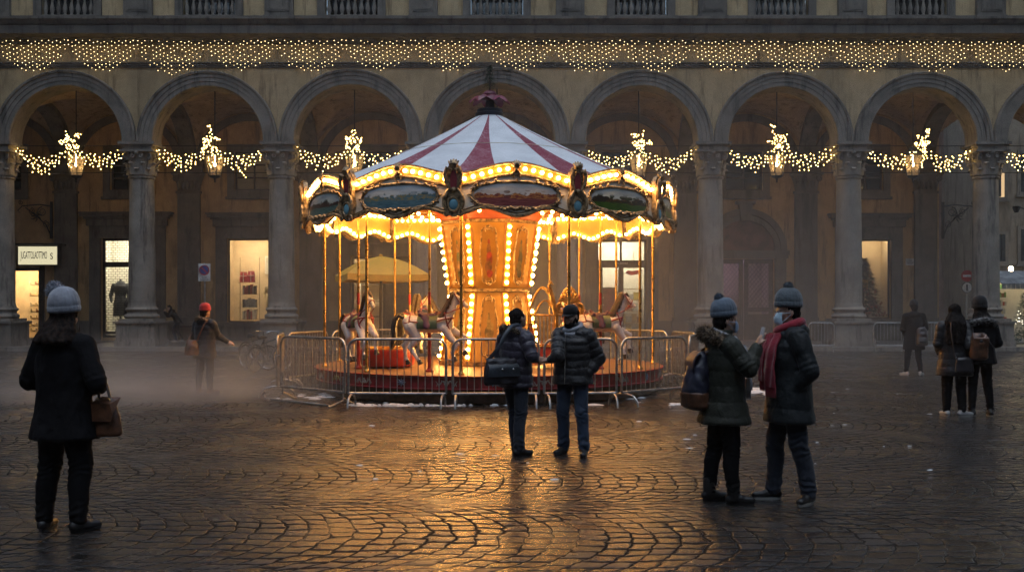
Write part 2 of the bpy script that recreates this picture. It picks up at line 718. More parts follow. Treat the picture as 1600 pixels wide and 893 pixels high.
for row, (zb, zt, rr, na, off) in enumerate([(6.77, 7.12, .47, 8, 0), (6.8, 7.38, .49, 8, PI / 8)]):
    for k in range(na):
        a = off + 2 * PI * k / na
        d = Vector((math.cos(a), math.sin(a), 0))
        e = Vector((-math.sin(a), math.cos(a), 0))
        rings = []
        for i in range(7):
            u = i / 6
            z = zb + (zt - zb) * (u if u < .8 else .8 + (u - .8) * .2)
            r = rr + .03 + .16 * u ** 3 - (.0 if u < .9 else .01)
            wdt = .155 * (1 - .55 * u ** 2)
            zz = z - (.07 if i == 6 else 0)
            rings.append([d * (r + .05) + Vector((0, 0, zz)), d * r + e * wdt + Vector((0, 0, zz)), d * (r - .07) + Vector((0, 0, zz)), d * r - e * wdt + Vector((0, 0, zz))])
        b.loft(rings, 0, True)
for sx in (-1, 1):
    for sy in (-1, 1):
        d = Vector((sx, sy, 0)).normalized()
        b.tube(spiral(d * .66 + Vector((0, 0, 7.50)), .15, 1.6, 18, d, -1), [.055 - .025 * i / 18 for i in range(19)], 6)
        b.tube([d * .45 + Vector((0, 0, 7.1)), d * .5 + Vector((0, 0, 7.4)), d * .62 + Vector((0, 0, 7.64))], [.03, .05, .05], 6)
for a in range(4):
    d = Vector((math.cos(a * PI / 2), math.sin(a * PI / 2), 0))
    b.ell(d * .60 + Vector((0, 0, 7.62)), (.09, .09, .09), 8, 6)
    e = Vector((-d.y, d.x, 0))
    for s in (-1, 1):
        b.tube(spiral(d * .58 + e * (.16 * s) + Vector((0, 0, 7.50)), .09, 1.3, 12, e, s), [.035 - .012 * i / 12 for i in range(13)], 5)
cc = b.build('capital', M['stone'], col0)
b = MB()
b.box(-.66, .66, -.66, .66, 7.66, 7.73)
b.box(-.56, .56, -.56, .56, 7.732, 7.87)
b.box(-.62, .62, -.60, .60, 7.872, 7.93)
b.box(-.70, .70, -.68, .68, 7.932, SPR - .003)
ci = b.build('impost', M['stone_arch'], col0)
for i, X in enumerate(CX):
    o = col0 if i == 0 else copy_tree(col0, bld)
    o.location = (X, 0, 0)
    o.rotation_euler = (0, 0, (i % 4) * PI / 2)

# ---- arches and spandrel wall
NA = 40
ZTOP = 11.95
for i in range(len(CX) - 1):
    a0, a1 = CX[i], CX[i + 1]
    xc, half = (a0 + a1) / 2, (a1 - a0) / 2
    Ro = half - .02
    Ri = Ro - .58
    mb = MB()
    # archivolt profile (r, y): soffit front to back, three stepped fasciae on the front
    pr = [(Ri, 39.45), (Ri, 38.46), (Ri + .03, 38.42), (Ri + .18, 38.42), (Ri + .185, 38.39), (Ri + .34, 38.39), (Ri + .345, 38.355), (Ri + .47, 38.355),
          (Ri + .49, 38.30), (Ri + .555, 38.28), (Ro, 38.30), (Ro, 38.497), (Ro, 39.45)]
    rows = []
    for k in range(NA + 1):
        t = PI * k / NA
        rows.append([(xc + r * math.cos(t), y, SPR + r * math.sin(t)) for r, y in pr])
    n = len(pr)
    vs = [p for r in rows for p in r]
    fs = []
    for k in range(NA):
        for j in range(n - 1):
            fs.append((k * n + j, (k + 1) * n + j, (k + 1) * n + j + 1, k * n + j + 1))
    mb.add(vs, fs, 0, True)
    bp(mb, 'arch', M['stone_arch']).data.set_sharp_from_angle(angle=math.radians(25))
    # spandrel
    mb = MB()
    for yy in (YW, 39.44):
        vs, fs = [], []
        xs = [a0] + [xc - Ro * math.cos(PI * k / NA) * .999 for k in range(NA + 1)] + [a1]
        zs = [SPR] + [SPR + Ro * math.sin(PI * k / NA) * .999 for k in range(NA + 1)] + [SPR]
        for xx, zz in zip(xs, zs):
            vs += [(xx, yy, zz), (xx, yy, ZTOP)]
        for k in range(len(xs) - 1):
            fs.append((2 * k, 2 * k + 2, 2 * k + 3, 2 * k + 1))
        mb.add(vs, fs, 0)
    bp(mb, 'wall', M['plaster'])
    # iron tie rods across the opening
    for zz in (8.0, 6.95):
        mb = MB()
        mb.tube([(a0 + .5, 39.2, zz), (a1 - .5, 39.2, zz)], .016, 6)
        bp(mb, 'tie_rod', M['iron'])

X0, X1 = CX[0], CX[-1]
sc_ = MB()
for (z0, z1, y) in [(10.90, 10.97, 38.44), (10.972, 11.05, 38.40), (11.052, 11.10, 38.36)]:
    sc_.box(X0, X1, y, 38.498, z0, z1)
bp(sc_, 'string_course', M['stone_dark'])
cn = MB()
cpr = [(38.497, 11.80), (38.44, 11.80), (38.44, 11.93), (38.36, 11.96), (38.30, 12.03), (37.82, 12.05), (37.80, 12.06), (37.80, 12.36), (37.74, 12.40), (37.66, 12.52), (37.62, 12.56), (37.62, 12.64), (38.75, 12.70)]
cn.add([(x, y, z) for x in (X0, X1) for y, z in cpr], [(j, j + len(cpr), j + 1 + len(cpr), j + 1) for j in range(len(cpr) - 1)], 0)
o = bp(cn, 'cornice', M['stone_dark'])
# modest water-worn stones on top of the cornice
pw = MB()
ZP = 12.70
pw.box(X0, X1, 38.56, 38.98, ZP - .02, 12.95)
bp(pw, 'plinth', M['stone_dark'])
# upper storey: plaster bays, pilaster pedestals, balustraded windows
uw = MB()
for i in range(len(CX) - 1):
    a0, a1 = CX[i], CX[i + 1]
    xc = (a0 + a1) / 2
    uw.box(a0, xc - 1.02, 38.70, 39.0, 12.951, 30)
    uw.box(xc + 1.02, a1, 38.70, 39.0, 12.951, 30)
    uw.box(xc - 1.018, xc + 1.018, 38.72, 39.0, 16.2, 30)
bp(uw, 'upper_wall', M['plaster'])
pd0 = None
for i, X in enumerate(CX):
    if pd0 is None:
        mb = MB()
        mb.box(-.55, .55, -.50, -.305, 12.952, 14.3)
        mb.box(-.60, .60, -.53, -.305, 12.86, 12.95)
        mb.box(-.40, .40, -.53, -.502, 13.1, 14.1)
        mb.box(-.33, .33, -.545, -.532, 13.17, 14.03)
        mb.box(-.45, .45, -.46, -.305, 14.302, 30)
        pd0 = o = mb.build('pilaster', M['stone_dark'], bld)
    else:
        o = copy_tree(pd0, bld)
    o.location = (X, 0, 0)
bal_me = None
for i in range(len(CX) - 1):
    xc = (CX[i] + CX[i + 1]) / 2
    fr = MB()
    for s in (-1, 1):
        xa = xc + s * 1.02
        fr.box(min(xa, xa + s * .30), max(xa, xa + s * .30), 38.58, 38.697, 12.952, 16.4)
    fr.box(xc - 1.4, xc + 1.4, 38.60, 38.697, 16.402, 16.7)
    fo = bp(fr, 'upper_window', M['stone_dark'])
    gl = MB()
    gl.box(xc - 1.01, xc + 1.01, 39.05, 39.08, 12.96, 16.19)
    bp(gl, 'pane', M['glass_dark'], fo)
    ba = MB()
    ba.box(xc - 1.01, xc + 1.01, 38.62, 38.82, 13.72, 13.84)
    ba.box(xc - 1.01, xc + 1.01, 38.64, 38.80, 12.952, 13.0)
    for k in range(8):
        bx = xc - .88 + k * 1.76 / 7
        ba.lathe([(.05, 13.0), (.07, 13.03), (.05, 13.06), (.085, 13.2), (.09, 13.27), (.05, 13.45), (.04, 13.55), (.065, 13.6), (.05, 13.66), (.065, 13.72)], 10, (bx, 38.72, 0))
    bp(ba, 'balustrade', M['stone_arch'], fo)

# ---- vaulted loggia: groin vault per bay, transverse ribs, rear wall
YV0, YV1 = 39.45, YR
yc, hy = (YV0 + YV1) / 2, (YV1 - YV0) / 2
for i in range(len(CX) - 1):
    a0, a1 = CX[i], CX[i + 1]
    xc, hx = (a0 + a1) / 2, (a1 - a0) / 2
    N = 30
    vs, fs = [], []
    for a in range(N + 1):
        for b_ in range(N + 1):
            u = -math.cos(PI * a / N)
            v = -math.cos(PI * b_ / N)
            h1 = math.sqrt(max(0, 1 - u * u))
            h2 = math.sqrt(max(0, 1 - v * v))
            z = SPR + max(h1, h2) * 2.35
            vs.append((xc + u * hx, yc + v * hy, z))
    for a in range(N):
        for b_ in range(N):
            p = a * (N + 1) + b_
            fs.append((p, p + 1, p + N + 2, p + N + 1))
    mb = MB()
    mb.add(vs, fs, 0, True)
    bp(mb, 'vault', M['plaster_vault'])
for X in CX:
    mb = MB()
    pr = [(-.34, 2.36), (-.34, 2.1), (.34, 2.1), (.34, 2.36)]
    rows = []
    for k in range(33):
        t = PI * k / 32
        rows.append([(X + dx, yc + r / 2.36 * (hy - .01) * math.cos(t), SPR + r * math.sin(t)) for dx, r in pr])
    vs = [p for r in rows for p in r]
    fs = [(k * 4 + j, k * 4 + j + 1, (k + 1) * 4 + j + 1, (k + 1) * 4 + j) for k in range(32) for j in range(3)]
    mb.add(vs, fs, 0, True)
    bp(mb, 'transverse_rib', M['stone_dark']).data.set_sharp_from_angle(angle=math.radians(30))
SR = FPX / YR


def rx(x):
    return (x - 800) / SR


def rz(y):
    return CAMH + (HY - y) / SR


XE = rx(1467)
# openings: (x0,x1,z0,z1)
HOL = {
    'shoe': (rx(-40), rx(63), .16, rz(418)),
    'bay1': (rx(158), rx(242), .3, rz(372)),
    'bay2': (rx(355), rx(420), rz(503), rz(373)),
    'bay3': (rx(548), rx(640), .4, rz(400)),
    'bay4': (rx(733), rx(813), .4, rz(373)),
    'bay5': (rx(932), rx(1011), .35, rz(374)),
    'bay6': (rx(1116), rx(1210), .16, rz(404)),
    'bay7': (rx(1322), rx(1392), rz(498), rz(374)),
}
UPW = {  # mezzanine windows
    'u1': (rx(172), rx(226), rz(297), rz(238)), 'u2': (rx(366), rx(426), rz(297), rz(236)), 'u3': (rx(556), rx(612), rz(297), rz(236)),
    'u5': (rx(940), rx(998), rz(297), rz(236)), 'u6': (rx(1134), rx(1192), rz(297), rz(236)), 'u7': (rx(1328), rx(1380), rz(297), rz(236)), 'u0': (rx(-20), rx(34), rz(297), rz(236))}


def wall_holes(mb, x0, x1, z0, z1, holes, y, depth):
    xs = sorted({x0, x1, *[h[0] for h in holes], *[h[1] for h in holes]})
    zs = sorted({z0, z1, *[h[2] for h in holes], *[h[3] for h in holes]})
    for a, b_ in zip(xs, xs[1:]):
        for c, d in zip(zs, zs[1:]):
            mx, mz = (a + b_) / 2, (c + d) / 2
            if any(h[0] < mx < h[1] and h[2] < mz < h[3] for h in holes):
                continue
            mb.add([(a, y, c), (b_, y, c), (b_, y, d), (a, y, d)], [(0, 1, 2, 3)])
    for a, b_, c, d in holes:
        mb.add([(a, y, c), (b_, y, c), (b_, y, d), (a, y, d), (a, y + depth, c), (b_, y + depth, c), (b_, y + depth, d), (a, y + depth, d)],
               [(0, 4, 5, 1), (1, 5, 6, 2), (2, 6, 7, 3), (3, 7, 4, 0)])


rw = MB()
wall_holes(rw, X0, XE, .15, 12.0, list(HOL.values()) + list(UPW.values()), YR, .30)
rw.add([(XE, YR, .15), (XE, YR + 14, .15), (XE, YR + 14, 12), (XE, YR, 12)], [(0, 1, 2, 3)])
bp(rw, 'rear_wall', M['plaster_rear'])
ps = sorted(list(HOL.values()))
prev = X0
for h in ps + [(XE - .02, XE, 0, 0)]:
    if h[0] - .42 > prev + .05:
        dk = MB()
        dk.box(prev, h[0] - .42, YR - .06, YR - .003, .151, 1.05)
        bp(dk, 'dado', M['stone_dark'])
    prev = h[1] + .42
# rear pilasters
p0 = None
for i, X in enumerate(CX):
    if X > XE + .5:
        continue
    if p0 is None:
        b = MB()
        b.box(-.5, .5, -.16, -.003, 1.2, 6.75)
        b.box(-.62, .62, -.24, -.003, .151, 1.0)
        b.box(-.56, .56, -.20, -.003, 1.002, 1.198)
        b.lathe([(.0, 0)], 3) if False else None
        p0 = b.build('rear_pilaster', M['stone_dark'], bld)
        c_ = MB()
        c_.box(-.56, .56, -.22, -.003, 6.752, 6.86)
        rings = []
        for u in range(6):
            w_ = .48 + .2 * (u / 5) ** 2
            rings.append([(-w_, -.18 - .12 * (u / 5) ** 2, 6.862 + .7 * u / 5), (w_, -.18 - .12 * (u / 5) ** 2, 6.862 + .7 * u / 5), (w_, -.003, 6.862 + .7 * u / 5), (-w_, -.003, 6.862 + .7 * u / 5)])
        c_.loft(rings, 0, False)
        for k in range(5):
            c_.ell((-.4 + .2 * k, -.26, 7.12), (.085, .07, .2), 8, 6)
        for s in (-1, 1):
            c_.tube(spiral(Vector((.55 * s, -.30, 7.42)), .14, 1.5, 14, (1, 0, 0), -s), [.05 - .02 * j / 14 for j in range(15)], 6)
        c_.box(-.72, .72, -.36, -.003, 7.57, 7.70)
        c_.box(-.62, .62, -.30, -.003, 7.702, 7.9)
        c_.box(-.70, .70, -.34, -.003, 7.902, SPR)
        c_.build('capital', M['stone_dark'], p0)
        o = p0
    else:
        o = copy_tree(p0, bld)
    o.location = (X, YR - YF, 0)
# lunette wall ribs on rear wall
for i in range(len(CX) - 1):
    if CX[i + 1] > XE + .6:
        break
    xc, half = (CX[i] + CX[i + 1]) / 2, (CX[i + 1] - CX[i]) / 2
    mb = MB()
    pr = [(half - .62, YR - .01), (half - .62, YR - .16), (half - .28, YR - .16), (half - .28, YR - .01)]
    rows = [[(xc + r * math.cos(PI * k / 32), y, SPR + r * .93 * math.sin(PI * k / 32)) for r, y in pr] for k in range(33)]
    vs = [p for r in rows for p in r]
    mb.add(vs, [(k * 4 + j, (k + 1) * 4 + j, (k + 1) * 4 + j + 1, k * 4 + j + 1) for k in range(32) for j in range(3)], 0, True)
    bp(mb, 'wall_rib', M['stone_dark']).data.set_sharp_from_angle(angle=math.radians(30))


def surround(h, name='door_surround', w=.5, top=.55, ent=True, sill=False):
    a, b_, c, d = h
    mb = MB()
    y = YR - .10
    zb = c if sill else .151
    mb.box(a - w, a - .003, y, YR - .004, zb, d)
    mb.box(b_ + .003, b_ + w, y, YR - .004, zb, d)
    mb.box(a - w, b_ + w, y, YR - .004, d + .003, d + top)
    mb.box(a - w * .55, a - .004, y - .03, y - .003, zb, d)
    mb.box(b_ + .004, b_ + w * .55, y - .03, y - .003, zb, d)
    mb.box(a - w * .55, b_ + w * .55, y - .03, y - .003, d + .004, d + top * .5)
    if ent:
        z = d + top
        for k, (p, zz0, zz1) in enumerate([(.10, .003, .30), (.18, .303, .40), (.30, .403, .52), (.36, .523, .60)]):
            mb.box(a - w - p, b_ + w + p, YR - .12 - p, YR - .004, z + zz0, z + zz1)
    if sill:
        mb.box(a - w - .05, b_ + w + .05, YR - .2, YR - .004, c - .2, c - .003)
        mb.box(a - w, b_ + w, YR - .1, YR - .004, .153, c - .203)
    return bp(mb, name, M['stone_dark'])


DK = {}
for k in ('bay1', 'bay2', 'bay3', 'bay4', 'bay5', 'bay7'):
    DK[k] = surround(HOL[k], 'shop_surround', sill=k in ('bay2', 'bay7'))


def bars(mb, h, y, t, verts, horis, dep=.06):
    a, b_, c, d = h
    mb.box(a, a + t, y, y + dep, c, d)
    mb.box(b_ - t, b_, y, y + dep, c, d)
    mb.box(a + t + .001, b_ - t - .001, y, y + dep, c, c + t)
    mb.box(a + t + .001, b_ - t - .001, y, y + dep, d - t, d)
    for v in verts:
        mb.box(v - t / 2, v + t / 2, y + .002, y + dep - .002, c + t, d - t)
    for q in horis:
        mb.box(a + t, b_ - t, y + .004, y + dep - .004, q - t / 2, q + t / 2)


def room(h, depth, mat, lampmat, lamps, name='shop_interior', floor=True):
    """a real lit room behind an opening: walls, floor, ceiling, lamp strips"""
    a, b_, c, d = h
    e = .25
    y0, y1 = YR + .31, YR + .31 + depth
    mb = MB()
    A, B, C, D = a - e, b_ + e, c - .01, d + .35
    mb.add([(A, y0, C), (B, y0, C), (B, y1, C), (A, y1, C), (A, y0, D), (B, y0, D), (B, y1, D), (A, y1, D)],
           [(0, 1, 2, 3), (4, 7, 6, 5), (3, 2, 6, 7), (0, 3, 7, 4), (1, 5, 6, 2)])
    # inner lip so that nothing leaks round the jamb
    mb.add([(A, y0, C), (B, y0, C), (B, y0, D), (A, y0, D), (a, y0, c), (b_, y0, c), (b_, y0, d), (a, y0, d)],
           [(0, 1, 5, 4), (1, 2, 6, 5), (2, 3, 7, 6), (3, 0, 4, 7)])
    r = bp(mb, name, mat)
    for lx in lamps:
        q = MB()
        q.box(lx[0], lx[1], y0 + lx[2], y0 + lx[3], D - .06, D - .02)
        bp(q, 'ceiling_lamp', lampmat, r)
    return r


def pane(h, y, parent):
    mb = MB()
    a, b_, c, d = h
    mb.box(a + .01, b_ - .01, y, y + .012, c + .01, d - .01)
    return bp(mb, 'pane', M['glass'], parent)


M['room_cream'] = pm('shop_wall', (.62, .50, .34), .8, var=.06, bump=.05)
M['room_warm'] = pm('shoe_shop_wall', (.50, .36, .20), .8, var=.1, bump=.05)
M['room_white'] = pm('bright_shop_wall', (.75, .70, .60), .8, var=.05, bump=.03)
M['room_dim'] = pm('dim_shop_wall', (.25, .20, .15), .8, var=.2, bump=.05)
lx = lambda h, y0, y1, f=.2: [(h[0] + (h[1] - h[0]) * f, h[1] - (h[1] - h[0]) * f, y0, y1)]
wins = {}
for k, dep, rm, lm in [('bay1', 1.5, 'room_white', 'shop_lamp_cool'), ('bay2', 1.7, 'room_cream', 'shop_lamp'), ('bay3', 2.2, 'room_cream', 'shop_lamp'),
                       ('bay4', 1.6, 'room_cream', 'shop_lamp'), ('bay5', 1.6, 'room_white', 'shop_lamp_cool'), ('bay7', 1.6, 'room_cream', 'shop_lamp')]:
    h = HOL[k]
    lamps = lx(h, .15, .45)
    if k in ('bay3',):
        lamps = [(h[0] + .1, (h[0] + h[1]) / 2, .2, .4)]
    if k == 'bay7':
        lamps = [(h[1] - .7, h[1] - .1, .5, .8)]
    r = room(h, dep, M[rm], M[lm] if k != 'bay7' else emis('tree_window_lamp', (1, .78, .5), 20.0), lamps)
    fr = MB()
    a, b_, c, d = h
    if k == 'bay1':
        zt = rz(412)
        bars(fr, h, YR + .2, .11, [a + .58 * (b_ - a)], [zt, c + .2])
        fr.box(a, b_, YR + .19, YR + .27, zt - .14, zt + .1)
    elif k == 'bay5':
        zt = rz(412)
        bars(fr, h, YR + .2, .10, [(a + b_) / 2 - .02], [c + .15])
        fr.box(a + .1, b_ - .1, YR + .19, YR + .27, zt - .17, zt + .17)
        fr.box((a + b_) / 2 - .14, (a + b_) / 2 + .1, YR + .18, YR + .268, c + .1, zt - .172)
        fr.box(a + .1, a + .3, YR + .18, YR + .268, c + .1, zt - .172)
    elif k == 'bay3':
        bars(fr, h, YR + .2, .12, [a + .56 * (b_ - a)], [])
    else:
        bars(fr, h, YR + .2, .06, [], [])
    f = bp(fr, 'shop_window', M['bronze_window'])
    wins[k] = f
    pane(h, YR + .225, f)
# right leaf of bay3 is unlit: interior partition
h = HOL['bay3']
q = MB()
xm = h[0] + .56 * (h[1] - h[0])
q.box(xm + .02, h[1] + .2, YR + .45, YR + .5, h[2], h[3] + .3)
bp(q, 'partition', M['room_dim'])


def text(s, size, mat, parent, loc, rot=(PI / 2, 0, 0), ext=.01, name='lettering', sx=1.0, align='CENTER'):
    cu = bpy.data.curves.new(name, 'FONT')
    cu.body = s
    cu.size = size
    cu.extrude = ext
    cu.align_x = align
    cu.align_y = 'CENTER'
    o = bpy.data.objects.new('tmp', cu)
    COL.objects.link(o)
    dg = bpy.context.evaluated_depsgraph_get()
    me = bpy.data.meshes.new_from_object(o.evaluated_get(dg))
    bpy.data.objects.remove(o)
    me.materials.clear()
    me.materials.append(mat)
    ob = link(name, me, parent, loc, rot)
    ob.scale = (sx, 1, 1)
    return ob


text('CODINAL', .26, M['white_lit'], wins['bay3'], ((xm + h[1]) / 2 - .02, YR + .19 - YF, rz(435)), name='lettering')
text('B. B. BENNI', .12, M['white_paint'], wins['bay5'], ((HOL['bay5'][0] + HOL['bay5'][1]) / 2, YR + .18 - YF, rz(411)), name='lettering')

# bay1 roller grille: brick bonded chain links in front of the glass
h = HOL['bay1']
gr = MB()
z = h[2] + .25
k = 0
while z < h[3] - .1:
    gr.box(h[0] + .11, h[1] - .11, YR + .285, YR + .295, z, z + .016)
    x = h[0] + .12 + (.1 if k % 2 else 0)
    while x < h[1] - .1:
        gr.box(x, x + .014, YR + .2855, YR + .2945, z + .0165, z + .107)
        x += .2
    z += .108
    k += 1
bp(gr, 'roller_grille', M['iron'])

# bay6: portal with lunette and double doors
a, b_, c, d = HOL['bay6']
po = MB()
xc = (a + b_) / 2
po.box(a - .5, a - .003, YR - .14, YR - .004, .151, d)
po.box(b_ + .003, b_ + .5, YR - .14, YR - .004, .151, d)
po.box(a - .58, b_ + .58, YR - .2, YR - .004, d + .003, d + .16)
po.box(a - .62, b_ + .62, YR - .24, YR - .004, d + .163, d + .36)
pr = [(1.36, YR - .004), (1.36, YR - .12), (1.60, YR - .12), (1.62, YR - .17), (1.88, YR - .2), (1.88, YR - .004)]
rows = [[(xc + r * math.cos(PI * k / 28), y, d + .365 + r * math.sin(PI * k / 28)) for r, y in pr] for k in range(29)]
n = len(pr)
po.add([p for r in rows for p in r], [(k * n + j, (k + 1) * n + j, (k + 1) * n + j + 1, k * n + j + 1) for k in range(28) for j in range(n - 1)], 0, True)
zt = d + .365
po.poly([(xc - .2, zt + 1.32), (xc + .2, zt + 1.32), (xc + .3, zt + 2.05), (xc - .3, zt + 2.05)], YR - .34, YR - .005)
po.box(xc - .42, xc + .42, YR - .38, YR - .005, zt + 2.053, zt + 2.2)
po = bp(po, 'portal', M['stone_dark'])
ty = MB()
ty.poly([(xc + 1.37 * math.cos(PI * k / 24), zt + 1.37 * math.sin(PI * k / 24)) for k in range(25)], YR - .03, YR - .006)
bp(ty, 'lunette', M['paint_red_dark'], po)
for s, nm in ((-1, 0), (1, 1)):
    dr = MB()
    x0_, x1_ = (a + .02, xc - .02) if s < 0 else (xc + .02, b_ - .02)
    hh = (x0_, x1_, .18, d - .02)
    bars(dr, hh, YR + .16, .2, [], [1.25, 1.55])
    dr.box(x0_ + .2, x1_ - .2, YR + .18, YR + .21, .38, 1.2)
    do = bp(dr, 'door', M['wood_dark'])
    gq = MB()
    gq.box(x0_ + .19, x1_ - .19, YR + .205, YR + .215, 1.6, d - .2)
    bp(gq, 'pane', M['glass'], do)
    la = MB()
    zz = 1.62
    w_ = x1_ - x0_ - .4
    for k in range(-12, 16):
        for sg in (-1, 1):
            p0_ = (x0_ + .2, YR + .19, 1.6 + k * .22)
            za, zb = p0_[2], p0_[2] + sg * w_ * 1.2
            xa, xb = x0_ + .2, x1_ - .2
            lo, hi = 1.62, d - .22
            # clip to the panel
            def at(zv):
                return xa + (zv - za) / (zb - za) * (xb - xa)
            zs_ = sorted([za, zb])
            z0_, z1_ = max(lo, zs_[0]), min(hi, zs_[1])
            if z1_ - z0_ < .05:
                continue
            la.tube([(at(z0_), YR + .19, z0_), (at(z1_), YR + .19, z1_)], .012, 4)
    bp(la, 'lattice', M['iron'], do)
    hd = MB()
    hx_ = x1_ - .1 if s < 0 else x0_ + .1
    hd.tube([(hx_, YR + .13, 1.1), (hx_, YR + .13, 1.5)], .02, 6)
    bp(hd, 'handle', M['bronze_window'], do)
room(HOL['bay6'], 3.0, M['room_dim'], emis('violet_lamp', (.75, .5, .95), 30.0), [(a + .1, xc - .3, 1.2, 1.5)], name='entrance_hall')

# mezzanine windows
for k, h in UPW.items():
    a, b_, c, d = h
    s = MB()
    s.box(a - .3, a - .003, YR - .08, YR - .004, c - .3, d + .3)
    s.box(b_ + .003, b_ + .3, YR - .08, YR - .004, c - .3, d + .3)
    s.box(a, b_, YR - .08, YR - .004, d + .003, d + .3)
    s.box(a, b_, YR - .08, YR - .004, c - .3, c - .003)
    s.box(a - .36, b_ + .36, YR - .16, YR - .004, c - .42, c - .303)
    f = bp(s, 'mezzanine_window', M['stone_dark'])
    w = MB()
    bars(w, h, YR + .18, .07, [(a + b_) / 2], [c + (d - c) * .33, c + (d - c) * .66])
    bp(w, 'sash', M['wood_dark'], f)
    if k == 'u2':
        pane(h, YR + .21, f)
        room(h, 1.2, M['room_cream'], emis('attic_lamp', (1, .72, .4), 1.6), [(b_ - .75, b_ - .45, .3, .5)], name='lit_room')
    else:
        mb = MB()
        mb.box(a, b_, YR + .21, YR + .23, c, d)
        bp(mb, 'pane', M['glass_dark'], f)

# closed top and ends so that no sky leaks into the loggia
tp = MB()
tp.box(X0, XE + .3, 39.46, YR + 14, 12.05, 12.3)
tp.box(XE + .303, X1, 39.46, YR + .2, 12.05, 12.3)
tp.box(X0 - .3, X0, 38.5, YR + 14, .15, 12.04)
tp.box(X0, X1, 39.01, 39.3, 16.2, 30)
tp.box(X0, XE - .05, YR + 3.6, YR + 3.7, .1, 12.04)
bp(tp, 'attic_floor', M['stone_dark'])
# shoe shop: lit sign and shop front
h = HOL['shoe']
room(h, 1.6, M['room_warm'], M['shop_lamp'], [(h[0] + .3, h[1] - .2, .2, .5)])
fr = MB()
a, b_, c, d = h
bars(fr, h, YR + .12, .14, [], [])
fr.box(b_ + .003, b_ + .2, YR - .06, YR - .004, .151, d + .15)
fw = bp(fr, 'shop_window', M['bronze_window'])
pane(h, YR + .17, fw)
sg = thing('shop_sign', 'cream backlit shop sign with dark capitals above the shoe shop door', 'sign', (px(59, 44.2), YR - .45, rz(400)))
q = MB()
q.box(-.88, .88, -.10, .28, -.44, .44)
q.build('sign_box', M['bronze_window'], sg)
q = MB()
q.box(-.86, .86, -.118, -.103, -.40, .40)
q.build('sign_face', emis('sign_panel', (.95, .86, .55), .34), sg)
q = MB()
q.box(-1.0, 1.1, -.3, .44, .45, .54)
q.build('sign_hood', M['bronze_window'], sg)
text('JUGATTOLAOTTIMO', .46, M['black'], sg, (-.16, -.122, .0), sx=.27, ext=.004)
text('S', .40, M['black'], sg, (.62, -.122, -.04), sx=.75, ext=.004)
# ================================================================ carousel
CQ = Vector((-.45, 20.2, 0))
car = thing('carousel', 'old fashioned carousel with red and white striped canopy and hundreds of glowing bulbs', 'carousel', CQ)
M['bulb_out'] = emis('rim_bulb', (1, .60, .22), B_OUT, edge=(1, .45, .10))
M['bulb_in'] = emis('ceiling_bulb', (1, .53, .15), B_IN, edge=(1, .42, .08))
M['bulb_drum'] = emis('drum_bulb', (1, .53, .15), B_DRUM, edge=(1, .45, .09))
M['gold_panel'] = pm('gold_panel', (.33, .175, .02), .4, var=.14, scale=3, bump=.06)
M['gold_band'] = pm('gold_band', (.30, .13, .014), .42, var=.16, scale=6, bump=.08)
M['cream_panel'] = pm('pale_gold_panel', (.36, .21, .055), .45, var=.12, scale=3, bump=.06)
M['board'] = pm('rounding_board_paint', (.72, .64, .50), .5, var=.16, scale=4, bump=.1)
M['bronze'] = pm('gilt_bronze', (.46, .31, .16), .40, .4, var=.45, scale=14, bump=.4, bscale=50)
M['gilt'] = pm('gilt', (.55, .33, .09), .32, .7, var=.3, scale=12, bump=.2)
M['brass'] = pm('brass_pole', (.60, .38, .11), .28, .85, var=.2, scale=8, bump=.05)
M['orange_red'] = pm('cove_paint', (.36, .06, .012), .45, var=.2, scale=3, bump=.05)
M['deck'] = pm('deck_boards', (.24, .125, .058), .45, var=.3, scale=3, bump=.15)
M['skirt_red'] = pm('skirt_paint', (.30, .022, .03), .38, var=.3, scale=4, bump=.1)
M['base_wood'] = pm('wet_base_wood', (.085, .05, .032), .35, var=.45, scale=5, bump=.2)
M['blue_oval'] = pm('turquoise_enamel', (.16, .38, .46), .25, var=.15)
M['navy'] = pm('collar_paint', (.02, .025, .035), .4)
M['petal'] = pm('petal_paint', (.22, .02, .05), .4, var=.3)
M['fir'] = pm('fir_needles', (.045, .115, .06), .7, var=.5, scale=20)
M['horse_white'] = pm('horse_white', (.80, .79, .77), .32, var=.12, scale=6, bump=.08)
M['mane_brown'] = pm('mane_brown', (.085, .055, .04), .5, var=.4, scale=25, bump=.5, bscale=70)
M['mane_dark'] = pm('mane_dark', (.03, .025, .024), .5, var=.4, scale=25, bump=.5, bscale=70)
M['red_leather'] = pm('red_leather', (.28, .03, .04), .4, var=.25)
M['green_saddle'] = pm('green_saddle', (.10, .17, .09), .45, var=.3)
M['purple_saddle'] = pm('purple_saddle', (.13, .05, .10), .45, var=.3)


def canvas_mat(name, col, snow):
    t = NT(name)
    v = t.obj(False)
    f = t.noise(v, 1.6, 4, .65)
    g = t.noise(v, 38, 4, .75)
    wv = t.noise(t.scalevec(v, (1, 1, 1)), 220, 2, .5)
    c = t.mix(t.smooth(f, .3, .75), tuple(x * .82 for x in col), col)
    c = t.mix(t.m('MULTIPLY', t.smooth(t.m('ADD', g, t.m('MULTIPLY', t.m('SUBTRACT', f, .5), .5)), .50, .72), snow), c, (.78, .80, .82))
    n = t.bump(wv, .2, .004)
    n = t.bump(t.noise(v, 3.0, 3, .6), .3, .05, n)
    return t.out(c, .6, 0, n, spec=.35)


M['canvas_white'] = canvas_mat('white_canvas', (.74, .76, .78), .5)
M['canvas_red'] = canvas_mat('red_canvas', (.27, .03, .06), .62)
RB, NP, TH0 = 3.62, 11, math.radians(-8.0)
DA = 2 * PI / NP


def pol(r, th, z):
    """th = 0 faces the camera (-Y), positive to +X"""
    return (r * math.sin(th), -r * math.cos(th), z)


